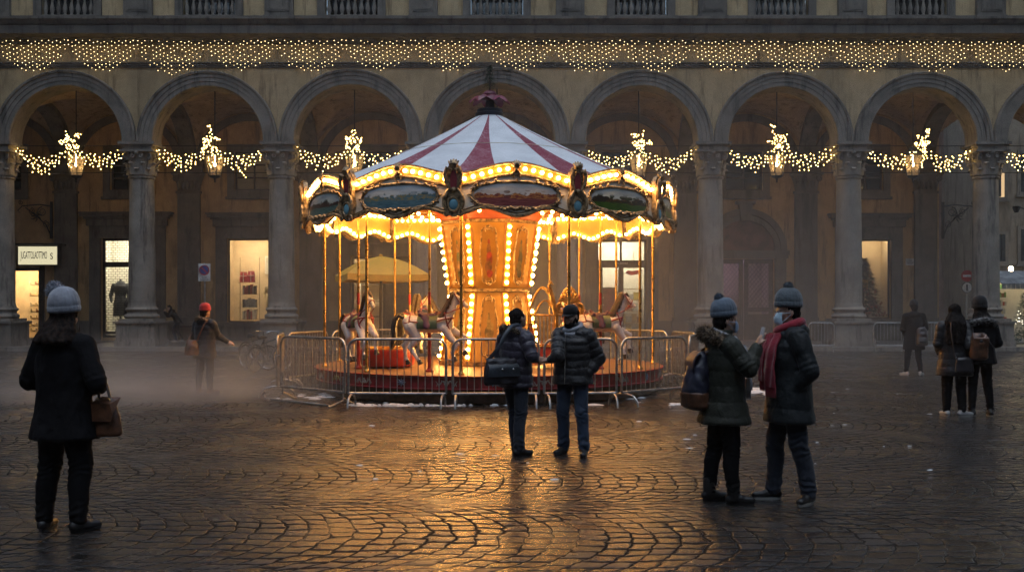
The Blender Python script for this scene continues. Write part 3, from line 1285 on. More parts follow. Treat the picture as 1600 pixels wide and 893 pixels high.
# ---- platform
mb = MB()
mb.lathe([(3.30, 0.004), (3.34, .03), (3.34, .24), (3.30, .245)], 72)
mb.build('base_drum', M['base_wood'], car)
mb = MB()
mb.lathe([(3.30, .25), (3.47, .25), (3.48, .27), (3.45, .285), (3.45, .455), (3.49, .465), (3.50, .49), (3.48, .498), (3.3, .499)], 88)
sk = mb.build('platform_skirt', M['skirt_red'], car)
dk = MB()
for k in range(44):
    a, b_ = 2 * PI * k / 44 + .004, 2 * PI * (k + 1) / 44 - .004
    dk.add([pol(.6, a, .502), pol(.6, b_, .502), pol(2.0, b_, .502), pol(2.0, a, .502)], [(0, 1, 2, 3)])
    for s in range(2):
        a2, b2 = a + (b_ - a) * (s * .5) + .001, a + (b_ - a) * (s * .5 + .5) - .001
        dk.add([pol(2.006, a2, .502), pol(2.006, b2, .502), pol(3.44, b2, .502), pol(3.44, a2, .502), pol(3.46, a2, .498), pol(3.46, b2, .498)], [(0, 1, 2, 3), (3, 2, 5, 4)])
dk.build('platform_deck', M['deck'], car)
# stencilled flower motifs around the skirt
MOT = [pm('motif_blue', (.25, .32, .42), .5), pm('motif_grey', (.42, .38, .34), .5), pm('motif_yellow', (.45, .38, .14), .5), pm('motif_cream', (.5, .44, .36), .5)]
for k in range(26):
    th = 2 * PI * k / 26 + .05
    q = MB()
    ty = k % 4
    R_ = 3.455

    def pt(u, w):
        return pol(R_, th + u / R_, .37 + w)
    if ty == 0:
        for j in range(8):
            a = PI * j / 4
            q.tube([pt(.012 * math.cos(a), .012 * math.sin(a)), pt(.06 * math.cos(a), .05 * math.sin(a)), pt(.085 * math.cos(a), .07 * math.sin(a))], [.008, .014, .005], 5)
        q.ell(pt(0, 0), .018, 8, 6)
    else:
        for s in (-1, 1):
            pts = [pt(s * (.03 + .16 * i / 10), .035 * math.sin(i * .75) * (1 if ty != 3 else -1)) for i in range(11)]
            q.tube(pts, [.016 - .001 * i for i in range(11)], 5)
            for i in (3, 6, 8):
                a = pts[i]
                q.tube([a, pt(s * (.05 + .16 * i / 10), .06 * (1 if i % 2 else -1))], [.010, .004], 5)
        for j in range(5):
            a = PI * 2 * j / 5
            q.ell(pt(.03 * math.cos(a), .03 * math.sin(a)), (.02, .02, .02), 6, 5)
    q.build('flower_motif', MOT[ty], sk)

# ---- centre drum (octagon): lower part flares out, upper part flares out upwards
TH8 = [PI / 4 * k for k in range(8)]


def octring(R, z):
    return [pol(R, PI / 8 + PI / 4 * k, z) for k in range(8)]


LOW = [(1.06, .505), (1.05, .62), (.80, 1.96)]
UPP = [(.84, 2.02), (1.02, 3.32)]
for nm, A, B, mat in (('lower', (1.04, .60), (.80, 1.95), M['cream_panel']), ('upper', (.845, 2.03), (1.02, 3.30), M['gold_panel'])):
    for k in range(8):
        q = MB()
        t0, t1 = -PI / 8 + PI / 4 * k, PI / 8 + PI / 4 * k
        q.add([pol(A[0], t0, A[1]), pol(A[0], t1, A[1]), pol(B[0], t1, B[1]), pol(B[0], t0, B[1])], [(0, 1, 2, 3)])
        o = q.build('drum_panel', mat, car)
        # ornamental cartouche and painted figure on the face
        th = PI / 4 * k
        ca, cb_ = math.cos(PI / 8), math.sin(PI / 8)

        def fp(u, v, off):
            R = A[0] + (B[0] - A[0]) * v
            wv = R * cb_ * .60
            d = R * ca + off
            x, y = u * wv, d
            z = A[1] + (B[1] - A[1]) * v
            return (y * math.sin(th) + x * math.cos(th), -y * math.cos(th) + x * math.sin(th), z)
        out = []
        for i in range(64):
            a = 2 * PI * i / 64
            su, cu_ = math.sin(a), math.cos(a)
            rr = 1 + .07 * math.cos(6 * a) - .06 * math.cos(2 * a)
            out.append((.80 * cu_ * abs(cu_) ** -.35 * rr if abs(cu_) > 1e-6 else 0, .5 + .40 * su * abs(su) ** -.25 * rr if abs(su) > 1e-6 else .5))
        out = [(max(-.88, min(.88, u)), v) for u, v in out]
        q = MB()
        q.tube([fp(u, v, .010) for u, v in out], .017, 6, closed=True)
        for vv, s in ((.93, 1), (.07, -1)):
            for s2 in (-1, 1):
                q.tube([fp(s2 * .02, vv + s * .02, .01), fp(s2 * .22, vv, .015), fp(s2 * .34, vv - s * .05, .015), fp(s2 * .26, vv - s * .08, .012)], [.022, .02, .014, .006], 6)
            q.ell(fp(0, vv + s * .01, .015), .03, 8, 6)
        q.build('cartouche', M['bronze'], o)
        PAL = [((.30, .03, .02), (.2, .09, .03)), ((.05, .05, .035), (.16, .13, .05)), ((.20, .15, .06), (.30, .22, .08)), ((.10, .13, .06), (.35, .2, .08))]
        c1, c2 = PAL[(k + (2 if nm == 'lower' else 0)) % 4]
        fig = MB()
        # rider / lady silhouettes as flat painted relief
        sh_ = [((0, .70), .11, .045), ((0, .58), .20, .10), ((.05, .44), .28, .12), ((-.04, .32), .34, .10), ((.08, .22), .30, .06)] if nm == 'upper' else \
              [((0, .66), .10, .045), ((0, .56), .20, .09), ((.03, .42), .42, .10), ((-.2, .30), .12, .12), ((.22, .28), .10, .13), ((.3, .5), .14, .06)]
        mi = 0
        for (u, v), ru, rv in sh_:
            ring = [fp(u + ru * math.cos(2 * PI * j / 14), v + rv * math.sin(2 * PI * j / 14), .004 + .0006 * mi) for j in range(14)]
            fig.add(ring, [tuple(range(14))], mi % 2)
            mi += 1
        fig.build('painted_figure', [pm('figure_paint', c1, .5, var=.35, scale=10), pm('figure_paint', c2, .5, var=.35, scale=10)], o)
# bands, cornice and cove
for (ra, za, rb, zb) in ((1.07, .506, 1.07, .598), (.86, 1.962, .88, 2.02), (1.035, 3.305, 1.06, 3.36)):
    q = MB()
    q.loft([octring(ra - .06, za), octring(ra, za), octring(rb, zb), octring(rb - .06, zb)], 0, False)
    q.build('drum_moulding', M['bronze'], car)
q = MB()
q.loft([octring(1.04, 3.362), octring(1.28, 3.62), octring(1.55, 3.74)], 0, False, caps=False)
q.build('cove', M['orange_red'], car)
bulbs_front, bulbs_rest = [], []   # (position, kind)
for k in range(8):
    t_ = PI / 8 + PI / 4 * k
    q = MB()
    q2 = MB()
    for (R0, z0, R1, z1, n) in ((1.045, .62, .805, 1.94, 9), (.855, 2.06, 1.03, 3.28, 8)):
        for j in range(2):
            pass
        for s in (-1, 1):
            pass
        w_ = .075
        e = Vector((math.cos(t_), math.sin(t_), 0))
        A_ = Vector(pol(R0 + .006, t_, z0))
        B_ = Vector(pol(R1 + .006, t_, z1))
        d = Vector(pol(.03, t_, 0))
        q.add([A_ - e * w_ - d * 1.0, A_ + d * .6 - e * w_ * .6, A_ + d * .6 + e * w_ * .6, A_ + e * w_ - d, B_ - e * w_ - d, B_ + d * .6 - e * w_ * .6, B_ + d * .6 + e * w_ * .6, B_ + e * w_ - d],
              [(0, 1, 5, 4), (1, 2, 6, 5), (2, 3, 7, 6)])
        for i in range(n):
            u = (i + .5) / n
            p = A_.lerp(B_, u) + d * 1.5
            (bulbs_front if math.cos(t_) > .2 else bulbs_rest).append((p, 'drum'))
    q.build('bulb_strip', M['gold_band'], car)

# ---- ceiling, sweeps and rounding boards
q = MB()
q.lathe([(1.5, 3.76), (2.4, 3.80), (3.40, 3.80), (3.50, 3.74)], 66, caps=False)
q.build('ceiling', M['gold_panel'], car)


def ztop(u):
    return 3.78 + .20 * (math.cos(PI * u) * .5 + .5) ** .8


def zbot(u):
    return 3.26 - .065 * math.cos(2 * PI * u) - .03 * (1 - abs(u))


def arcpt(k, u, r, z):
    return pol(r, TH0 + DA * (k + .5) + u * DA / 2, z)


NU = 28


def tilt(z):
    return RB + .05 - .09 * (z - 3.25) / .6


SCENES = [
    ('bay_scene', [(.34, .38, .41), (.10, .17, .21), (.13, .20, .24), (.22, .20, .13)]),
    ('town_scene', [(.36, .35, .34), (.16, .075, .04), (.20, .10, .10), (.34, .19, .10)]),
    ('park_scene', [(.32, .35, .34), (.035, .05, .025), (.10, .15, .05), (.13, .10, .06)]),
    ('river_scene', [(.26, .31, .33), (.04, .05, .03), (.12, .18, .18), (.12, .08, .04)])]


def painting_mat(nm, cols, seed):
    t = NT(nm)
    v = t.n('ShaderNodeTexCoord').outputs['UV']
    off = t.n('ShaderNodeVectorMath', operation='ADD')
    t.l(v, off.inputs[0])
    off.inputs[1].default_value = (seed * 3.7, seed * 1.3, 0)
    vv = off.outputs[0]
    sp = t.n('ShaderNodeSeparateXYZ')
    t.l(v, sp.inputs[0])
    y = sp.outputs[1]
    ns = t.noise(t.scalevec(vv, (5, 1.5, 1)), 1.0, 5, .65)
    hills = t.smooth(t.m('SUBTRACT', t.m('MULTIPLY_ADD', ns, .9, .12), y), -.02, .04)
    sky_ = t.mix(t.smooth(t.noise(t.scalevec(vv, (3, 5, 1)), 1.2, 4, .6), .35, .7), cols[0], tuple(min(1, c * 1.35) for c in cols[0]))
    trees = t.noise(t.scalevec(vv, (14, 9, 1)), 1.2, 5, .7)
    land = t.mix(t.smooth(trees, .42, .58), cols[1], cols[3])
    c = t.mix(hills, sky_, land)
    # clumps of trees or roofs standing on the horizon
    blob = t.n('ShaderNodeTexVoronoi')
    t.l(t.scalevec(vv, (9, 5, 1)), blob.inputs['Vector'])
    blob.inputs['Scale'].default_value = 1.0
    clump = t.m('MULTIPLY', t.smooth(t.m('SUBTRACT', .46, blob.outputs['Distance']), 0, .06), t.smooth(t.m('SUBTRACT', .80, y), 0, .2))
    clump = t.m('MULTIPLY', clump, t.smooth(t.noise(t.scalevec(vv, (4, 1, 1)), 1.0, 2, .5), .45, .55))
    c = t.mix(t.m('MULTIPLY', clump, .85), c, t.mix(t.smooth(trees, .45, .6), tuple(x * .5 for x in cols[1]), cols[1]))
    fore = t.smooth(t.m('SUBTRACT', t.m('MULTIPLY_ADD', t.noise(t.scalevec(vv, (3, 2, 1)), 1.0, 3, .5), .3, .22), y), 0, .05)
    c = t.mix(fore, c, t.mix(t.smooth(t.noise(t.scalevec(vv, (9, 30, 1)), 1, 3, .6), .4, .6), cols[2], tuple(x * .7 for x in cols[2])))
    br_ = t.n('ShaderNodeBrightContrast')
    t.l(c, br_.inputs[0])
    br_.inputs[1].default_value = .03
    br_.inputs[2].default_value = .25
    return t.out(br_.outputs[0], .35, 0, None, spec=.5)


PM_ = [painting_mat(n, c, i) for i, (n, c) in enumerate(SCENES)]
ORDER = {0: 1, NP - 1: 0, 1: 2, NP - 2: 3}


def cart(i, n, W_, H_):
    a = 2 * PI * i / n
    su, cu_ = math.sin(a), math.cos(a)
    f = lambda x, p: math.copysign(abs(x) ** p, x)
    r = 1 + .035 * math.cos(8 * a)
    return W_ * f(cu_, .55) * r, H_ * f(su, .6) * (1 + .08 * math.cos(4 * a))


for k in range(NP):
    us = [-.93 + 1.86 * i / NU for i in range(NU + 1)]
    q = MB()
    rows = []
    for u in us:
        zb, zt_ = zbot(u), ztop(u) - .10
        rows.append([arcpt(k, u, tilt(zb) - .09, zb), arcpt(k, u, tilt(zb), zb), arcpt(k, u, tilt(zt_), zt_), arcpt(k, u, tilt(zt_) - .09, zt_)])
    vs = [p for r in rows for p in r]
    n = 4
    fs = [(i * 4 + j, (i + 1) * 4 + j, (i + 1) * 4 + (j + 1) % 4, i * 4 + (j + 1) % 4) for i in range(NU) for j in range(3)]
    q.add(vs, fs, 0, True)
    bd = q.build('rounding_board', M['board'], car)
    # gold inner face (seen from below on the far side)
    q = MB()
    rows = [[arcpt(k, u, RB - .10, zbot(u) + .005), arcpt(k, u, RB - .14, 3.78)] for u in us]
    q.add([p for r in rows for p in r], [(i * 2, i * 2 + 1, i * 2 + 3, i * 2 + 2) for i in range(NU)], 0, True)
    q.build('inner_valance', M['gold_panel'], bd)
    # bulb band on the wavy crest
    q = MB()
    rows = []
    for u in us:
        z = ztop(u)
        r = tilt(z)
        rows.append([arcpt(k, u, r - .06, z - .10), arcpt(k, u, r + .025, z - .10), arcpt(k, u, r + .035, z + .075), arcpt(k, u, r - .06, z + .085)])
    q.loft(rows, 0, True)
    bn = q.build('crest_band', M['gold_band'], bd)
    bn.data.set_sharp_from_angle(angle=math.radians(40))
    q = MB()
    for off in (-.105, .088):
        q.tube([arcpt(k, u, tilt(ztop(u)) + .03, ztop(u) + off) for u in us], .024, 6)
    q.tube([arcpt(k, u, tilt(zbot(u)) + .01, zbot(u)) for u in us], .03, 6)
    q.tube([arcpt(k, u, tilt(zbot(u) + .05) + .0, zbot(u) + .055) for u in us], .013, 5)
    q.build('moulding', M['bronze'], bd)
    # painting
    zc = 3.525
    pp = [cart(i, 56, .69, .195) for i in range(56)]
    me = MB()
    me.add([arcpt(k, u, tilt(zc + w) + .006, zc + w) for u, w in pp], [tuple(range(56))])
    # fan so that the painted board follows the curve
    me = MB()
    grid = []
    NG = 20
    vs, fs, uv = [], [], []
    for a in range(NG + 1):
        uu = -.685 + 1.37 * a / NG
        for b_ in range(7):
            w = -.187 + .374 * b_ / 6
            vs.append(arcpt(k, uu * 1.0, tilt(zc + w) + .006, zc + w))
            uv.append((a / NG, b_ / 6))
    fs = [(a * 7 + b_, (a + 1) * 7 + b_, (a + 1) * 7 + b_ + 1, a * 7 + b_ + 1) for a in range(NG) for b_ in range(6)]
    me.add(vs, fs, 0, True)
    o = me.build('painting', PM_[ORDER.get(k, k % 4)], bd)
    uvl = o.data.uv_layers.new(name='UVMap')
    for lp in o.data.loops:
        uvl.data[lp.index].uv = uv[lp.vertex_index]
    # scrolled frame
    q = MB()
    pp = [cart(i, 72, .71, .212) for i in range(72)]
    q.tube([arcpt(k, u, tilt(zc + w) + .014, zc + w) for u, w in pp], [.016 + .006 * math.sin(i * 1.9) for i in range(72)], 6, closed=True)
    q.tube([arcpt(k, u * .955, tilt(zc + w) + .014, zc + w * .93) for u, w in pp], .011, 5, closed=True)
    rnd = random.Random(k)
    for i in range(0, 72, 3):
        u, w = pp[i]
        q.tube([arcpt(k, u * 1.0, tilt(zc + w) + .018, zc + w), arcpt(k, u * 1.05 + rnd.uniform(-.03, .03), tilt(zc) + .026, zc + w * 1.17 + rnd.uniform(-.01, .01)), arcpt(k, u * 1.09, tilt(zc) + .02, zc + w * 1.1 + rnd.uniform(-.02, .02))], [.02, .017, .006], 5)
    for i in range(13):     # foliage garland under the painting
        u = -.30 + .6 * i / 12
        q.ell(arcpt(k, u, tilt(3.27) + .02, 3.285 + .02 * math.cos(i * 1.7) + .015 * (1 - abs(u) * 3)), (.034, .03, .028), 7, 5)
    q.build('scroll_frame', M['bronze'], bd)
    # crest ornament
    q = MB()
    zc2 = ztop(0)
    for j in range(7):
        a = (j - 3) * .42
        q.tube([arcpt(k, 0, tilt(zc2) + .05, zc2 - .02), arcpt(k, .045 * math.sin(a), tilt(zc2) + .075, zc2 + .07 * math.cos(a)), arcpt(k, .085 * math.sin(a), tilt(zc2) + .05, zc2 + .02 + .11 * math.cos(a))], [.02, .026, .010], 6)
    for s in (-1, 1):
        q.tube([arcpt(k, s * .02, tilt(zc2) + .04, zc2 - .04), arcpt(k, s * .07, tilt(zc2) + .055, zc2 - .10), arcpt(k, s * .05, tilt(zc2) + .05, zc2 - .16), arcpt(k, s * .015, tilt(zc2) + .05, zc2 - .13)], [.022, .022, .016, .008], 6)
    q.ell(arcpt(k, 0, tilt(zc2) + .06, zc2 - .03), .034, 8, 6)
    q.build('crest', M['bronze'], bd)
    # bulbs on crest band and on the two inner rows
    for i in range(13):
        u = -.84 + 1.68 * i / 12
        if abs(u) < .07:
            continue
        z = ztop(u) - .01
        p = Vector(arcpt(k, u, tilt(z) + .06, z))
        (bulbs_front if -p.y > 1.2 else bulbs_rest).append((p, 'out'))
    for i in range(14):
        u = -.95 + 1.9 * (i + .5) / 14
        bulbs_rest.append((Vector(arcpt(k, u, RB - .15, zbot(u) + .055)), 'in'))
    for i in range(5):
        u = -.9 + 1.8 * (i + .5) / 5
        bulbs_rest.append((Vector(arcpt(k, u, 2.75, 3.755)), 'in'))
    for i in range(13):
        u = -.95 + 1.9 * (i + .5) / 13
        bulbs_rest.append((Vector(arcpt(k, u, RB - .19, 3.70)), 'in'))
# shields between the boards
sh0 = None
for k in range(NP):
    th = TH0 + DA * k
    if sh0 is None:
        q = MB()
        body = [(-.10, 3.20), (-.04, 3.15), (.04, 3.15), (.10, 3.20), (.15, 3.34), (.155, 3.46), (.11, 3.62), (.13, 3.78), (.14, 3.92), (.07, 4.02), (0, 4.06), (-.07, 4.02), (-.14, 3.92), (-.13, 3.78), (-.11, 3.62), (-.155, 3.46), (-.15, 3.34)]
        q.poly([(x, z) for x, z in body], -RB - .10, -RB - .02)
        for s in (-1, 1):
            q.tube([(s * .10, -RB - .11, 3.22), (s * .155, -RB - .13, 3.34), (s * .16, -RB - .13, 3.46), (s * .11, -RB - .13, 3.56), (s * .07, -RB - .13, 3.62)], [.025, .035, .035, .03, .015], 8)
            q.tube([(s * .06, -RB - .12, 3.62), (s * .12, -RB - .14, 3.72), (s * .145, -RB - .15, 3.85), (s * .10, -RB - .16, 3.96), (s * .04, -RB - .14, 3.94), (s * .05, -RB - .13, 3.87)], [.02, .03, .035, .035, .025, .012], 8)
            q.tube(spiral(Vector((s * .115, -RB - .13, 3.20)), .05, 1.2, 10, (1, 0, 0), s), [.022 - .001 * j for j in range(11)], 6)
        for j in range(5):
            a = (j - 2) * .45
            q.tube([(0, -RB - .10, 3.93), (.06 * math.sin(a), -RB - .15, 4.01 + .03 * math.cos(a)), (.11 * math.sin(a), -RB - .11, 4.02 + .09 * math.cos(a))], [.03, .035, .012], 6)
        q.ell((0, -RB - .12, 3.60), (.05, .04, .05), 8, 6)
        q.tube([(.095 * math.cos(2 * PI * i / 24), -RB - .115, 3.36 + .115 * math.sin(2 * PI * i / 24)) for i in range(24)], .022, 6, closed=True)
        sh0 = o = q.build('shield_ornament', M['bronze'], car)
        q = MB()
        q.ell((0, -RB - .105, 3.36), (.082, .03, .10), 20, 12)
        q.build('blue_oval', M['blue_oval'], sh0)
        q = MB()
        q.poly([(-.05, 3.64), (.05, 3.64), (.06, 3.80), (.03, 3.92), (-.03, 3.92), (-.06, 3.80)], -RB - .117, -RB - .102)
        q.build('red_inset', M['red_leather'], sh0)
    else:
        o = copy_tree(sh0, car)
    o.rotation_euler = (0, 0, th)
# sweeps: radial beams with bulbs
for k in range(NP):
    th = TH0 + DA * k
    q = MB()
    e = Vector((math.cos(th), math.sin(th), 0))
    a_, b2 = Vector(pol(1.1, th, 3.52)), Vector(pol(3.5, th, 3.66))
    q.add([a_ - e * .05, a_ + e * .05, b2 + e * .05, b2 - e * .05, a_ - e * .05 + Vector((0, 0, .11)), a_ + e * .05 + Vector((0, 0, .11)), b2 + e * .05 + Vector((0, 0, .11)), b2 - e * .05 + Vector((0, 0, .11))],
          [(0, 1, 2, 3), (0, 4, 5, 1), (3, 2, 6, 7), (0, 3, 7, 4), (1, 5, 6, 2)])
    q.build('sweep', M['gold_band'], car)
    for i in range(10):
        bulbs_rest.append((a_.lerp(b2, (i + .6) / 10.4) - Vector((0, 0, .03)), 'in'))
# brass hanging poles round the edge
for k in range(NP):
    th = TH0 + DA * k + .015
    q = MB()
    x, y, _ = pol(3.32, th, 0)
    q.tube([(x, y, .503), (x, y, 3.7)], .026, 10)
    q.lathe([(.05, .503), (.055, .53), (.035, .56), (.03, .60)], 12, (x, y, 0))
    q.lathe([(.03, 3.5), (.045, 3.55), (.05, 3.62)], 12, (x, y, 0))
    q.build('brass_pole', M['brass'], car)

# ---- bulbs: the 100 that show largest are parts of their own, the rest one part
def ico(sub):
    import bmesh
    bm = bmesh.new()
    bmesh.ops.create_icosphere(bm, subdivisions=sub, radius=1.0)
    me = bpy.data.meshes.new('bulb')
    bm.to_mesh(me)
    bm.free()
    return me


BM_ = {}
for kd, mt in (('out', 'bulb_out'), ('drum', 'bulb_drum')):
    me = ico(2)
    me.transform(Matrix.Scale(.034 if kd == 'out' else .035, 4))
    me.materials.append(M[mt])
    me.polygons.foreach_set('use_smooth', [True] * len(me.polygons))
    BM_[kd] = me
bulbs_front.sort(key=lambda b: b[0].y)
for p, kd in bulbs_front[:100]:
    link('bulb', BM_[kd], car, p)
ms = ico(2)
vv = [Vector(v.co) for v in ms.vertices]
ff = [tuple(p.vertices) for p in ms.polygons]
q = MB()
for p, kd in bulbs_front[100:] + bulbs_rest:
    r = {'out': .034, 'drum': .035, 'in': .036}[kd]
    q.add([v * r + p for v in vv], ff, {'out': 0, 'drum': 1, 'in': 2}[kd], True)
tag(q.build('bulb', [M['bulb_out'], M['bulb_drum'], M['bulb_in']], car), kind='stuff')

# ---- striped canopy
NS, NR = 240, 16
CEN = [math.radians(-2.5 + 30 * k) for k in range(12)]


def canz(s):     # s 0 apex .. 1 rim ; sagging canvas
    return 3.93 + (5.55 - 3.93) * ((1 - s) * .92 + .08 * (1 - s) ** 2.2)


def canr(s):
    return .20 + (3.50 - .20) * s


for k in range(12):
    for kind in (0, 1):
        # red wedge is narrow at the top, bellied at the bottom
        q = MB()
        rows = []
        for i in range(NR + 1):
            s = i / NR
            hw = math.radians(1.5 + 4.3 * s ** .8)
            if kind:
                a, b_ = CEN[k] - hw, CEN[k] + hw
            else:
                a, b_ = CEN[k] + hw, CEN[k] + math.radians(30) - hw
            n = 8
            rows.append([pol(canr(s), a + (b_ - a) * j / n, canz(s) - .05 * math.sin(PI * s) * (1 - abs(math.sin((a + (b_ - a) * j / n - CEN[k]) * 6)) * .6)) for j in range(n + 1)])
        q.add([p for r in rows for p in r], [(i * 9 + j, (i + 1) * 9 + j, (i + 1) * 9 + j + 1, i * 9 + j + 1) for i in range(NR) for j in range(8)], 0, True)
        q.build('canopy_panel', M['canvas_red'] if kind else M['canvas_white'], car)
q = MB()
q.tube([pol(canr(.5) + .005, 2 * PI * i / 96, canz(.5) - .02) for i in range(96)], .006, 5, closed=True)
q.build('canopy_seam', M['board'], car)
q = MB()
q.lathe([(.19, 5.49), (.29, 5.51), (.30, 5.57), (.26, 5.59), (.26, 5.65), (.20, 5.67), (.10, 5.69), (.08, 5.84)], 28)
q.build('top_collar', M['navy'], car)
q = MB()
for k in range(8):
    a = 2 * PI * k / 8 + .2
    rings = []
    for i in range(8):
        u = i / 7
        r = .06 + .36 * u
        w_ = .13 * math.sin(PI * (.12 + .88 * u)) ** .7 + .012
        z = 5.88 + .06 * math.sin(PI * u * .9) - .10 * u ** 2
        e = Vector((math.cos(a), math.sin(a), 0))
        c = Vector(pol(r, a, z))
        rings.append([c - e * w_ + Vector((0, 0, -.03)), c + Vector((0, 0, .02)), c + e * w_ + Vector((0, 0, -.03)), c + Vector((0, 0, -.03))])
    q.loft(rings, 0, True)
q.ell((0, 0, 5.95), (.15, .15, .10), 16, 8)
q.build('flower_finial', M['petal'], car)
tr = thing('christmas_tree', 'tiny green fir tree standing on the red flower finial above the striped canopy', 'tree', CQ + Vector((0, 0, 6.03)))
q = MB()
q.tube([(0, 0, -.02), (0, 0, .5)], [.02, .008], 6)
q.build('trunk', M['wood_dark'], tr)
q = MB()
rn = random.Random(3)
for i in range(520):
    u = rn.random() ** .8
    z = .04 + .48 * u
    R_ = .165 * (1 - u) ** .8 + .012
    a = rn.random() * 2 * PI
    r0 = R_ * rn.uniform(.2, .8)
    p = Vector((r0 * math.cos(a), r0 * math.sin(a), z))
    d = Vector((math.cos(a + rn.uniform(-.5, .5)), math.sin(a + rn.uniform(-.5, .5)), rn.uniform(-.5, .5))).normalized() * rn.uniform(.035, .07)
    s = Vector((-d.y, d.x, rn.uniform(-.02, .02))).normalized() * .010
    q.add([p - s, p + s, p + d], [(0, 1, 2)])
q.build('crown', M['fir'], tr)

# ---- things riding on the deck: horses, carriage, red tub
def blob_obj(name, mb, voxel, mat, parent, smooth=5, fn=None):
    me = remesh(mb, voxel, smooth)
    if fn:
        displace(me, fn)
    return put(name, me, mat, parent)


def make_horse():
    """galloping wooden horse facing +X, about 1.25 m nose to tail, origin on the deck under the pole"""
    r = thing('carousel_horse', '', 'carousel horse')
    b = MB()
    # trunk
    b.cap((-.30, 0, .86), (.0, 0, .83), .145, .14, 16)
    b.cap((.0, 0, .83), (.26, 0, .85), .14, .155, 16)
    b.cap((-.36, 0, .88), (-.28, 0, .84), .135, .14, 16)
    b.cap((-.34, .05, .84), (-.34, -.05, .84), .12, .12, 14)
    b.cap((.30, 0, .87), (.30, 0, .81), .135, .13, 14)
    # neck arched
    for p, q_, r0, r1 in (((.28, 0, .93), (.38, 0, 1.10), .125, .095), ((.38, 0, 1.10), (.45, 0, 1.26), .095, .075), ((.45, 0, 1.26), (.47, 0, 1.33), .075, .066)):
        b.cap(p, q_, r0, r1, 14, sq=.62)
    # head
    b.cap((.46, 0, 1.33), (.55, 0, 1.27), .072, .062, 14, sq=.7)
    b.cap((.55, 0, 1.27), (.665, 0, 1.175), .060, .040, 14, sq=.75)
    b.ell((.672, 0, 1.168), (.042, .034, .038), 12, 8)
    b.cap((.49, 0, 1.27), (.53, 0, 1.235), .055, .045, 12, sq=.6)
    for s in (-1, 1):
        b.cap((.445, s * .036, 1.385), (.455, s * .045, 1.455), .022, .006, 8)
        b.ell((.55, s * .042, 1.305), (.018, .012, .016), 8, 6)
        b.ell((.69, s * .022, 1.18), (.012, .010, .012), 8, 6)
    legs = []
    for s, fl in ((1, 0), (-1, 1)):
        y = .085 * s
        if fl == 0:     # front: stretched forward, bent
            P = [(.30, y, .80), (.47, y, .70), (.62, y, .63), (.58, y, .44), (.62, y, .36)]
        else:
            P = [(.28, y, .78), (.40, y, .60), (.52, y, .50), (.42, y, .34), (.46, y, .26)]
        R_ = [.095, .065, .045, .030, .034]
        for i in range(4):
            b.cap(P[i], P[i + 1], R_[i], R_[i + 1], 10)
        legs.append((P[-1], Vector(P[-1]) - Vector(P[-2])))
        y = .088 * s
        if fl == 0:     # hind: pushed back
            P = [(-.34, y, .82), (-.30, y, .62), (-.47, y, .47), (-.45, y, .26), (-.42, y, .19)]
        else:
            P = [(-.32, y, .80), (-.20, y, .60), (-.34, y, .44), (-.22, y, .26), (-.17, y, .20)]
        R_ = [.125, .085, .047, .031, .036]
        for i in range(4):
            b.cap(P[i], P[i + 1], R_[i], R_[i + 1], 10)
        legs.append((P[-1], Vector(P[-1]) - Vector(P[-2])))
    blob_obj('body', b, .011, M['horse_white'], r, 5)
    for p, d in legs:
        q = MB()
        d = (d.normalized() + Vector((0, 0, -.6))).normalized()
        p = Vector(p)
        q.tube([p - d * .015, p + d * .035, p + d * .07], [.038, .046, .052], 10)
        q.build('hoof', M['mane_dark'], r)
    # mane: overlapping locks down the near side and along the crest
    q = MB()
    for i in range(15):
        u = i / 14
        cx, cz = .44 - .22 * u ** 1.1, 1.41 - .42 * u
        for s in (-1, 1):
            L = .10 + .03 * math.sin(i * 2.3)
            q.tube([(cx, s * .010, cz), (cx - .035, s * .05, cz - .02), (cx - .02, s * .072, cz - .06), (cx - .05, s * .074, cz - .06 - L * .5), (cx - .035, s * .07, cz - .07 - L)], [.030, .036, .032, .024, .006], 7)
    q.tube([(.50, 0, 1.41), (.53, 0, 1.385), (.555, .01, 1.35), (.57, .012, 1.31)], [.03, .03, .022, .006], 7)
    q.build('mane', M['mane_brown'], r)
    q = MB()
    for j in range(7):
        o_ = (j - 3) * .018
        q.tube([(-.45, o_ * .6, .95), (-.54, o_, 1.0), (-.62, o_ * 1.2, .93), (-.645, o_ * 1.5, .78), (-.63, o_ * 1.6, .62), (-.67 - .01 * (j % 3), o_ * 1.4, .46 + .03 * (j % 2)), (-.70, o_, .38)], [.03, .036, .04, .04, .036, .026, .006], 7)
    q.build('tail', M['mane_dark'], r)
    # saddle, blanket and straps
    q = MB()
    rings = []
    for i in range(9):
        x = -.20 + .36 * i / 8
        ring = []
        for j in range(17):
            a = -2.0 + 4.0 * j / 16
            rr = .160 + (.004 if i in (0, 8) else .010)
            ring.append((x, rr * math.sin(a) * 1.02, .835 + rr * math.cos(a)))
        for j in range(16, -1, -1):
            a = -2.0 + 4.0 * j / 16
            ring.append((x, .140 * math.sin(a), .835 + .140 * math.cos(a)))
        rings.append(ring)
    q.loft(rings, 0, True)
    q.build('saddle_blanket', M['green_saddle'], r)
    q = MB()
    q.cap((-.12, 0, 1.00), (.10, 0, .995), .055, .05, 12, sq=1.0)
    q.cap((-.16, -.07, 1.02), (-.16, .07, 1.02), .04, .04, 10)
    q.cap((-.15, 0, 1.03), (-.19, 0, 1.08), .045, .035, 10)
    q.cap((.11, 0, 1.02), (.14, 0, 1.07), .03, .025, 10)
    for s in (-1, 1):
        q.cap((-.06, s * .10, .96), (-.02, s * .165, .82), .085, .07, 12, sq=.5)
    blob_obj('saddle', q, .012, M['purple_saddle'], r, 5)
    q = MB()

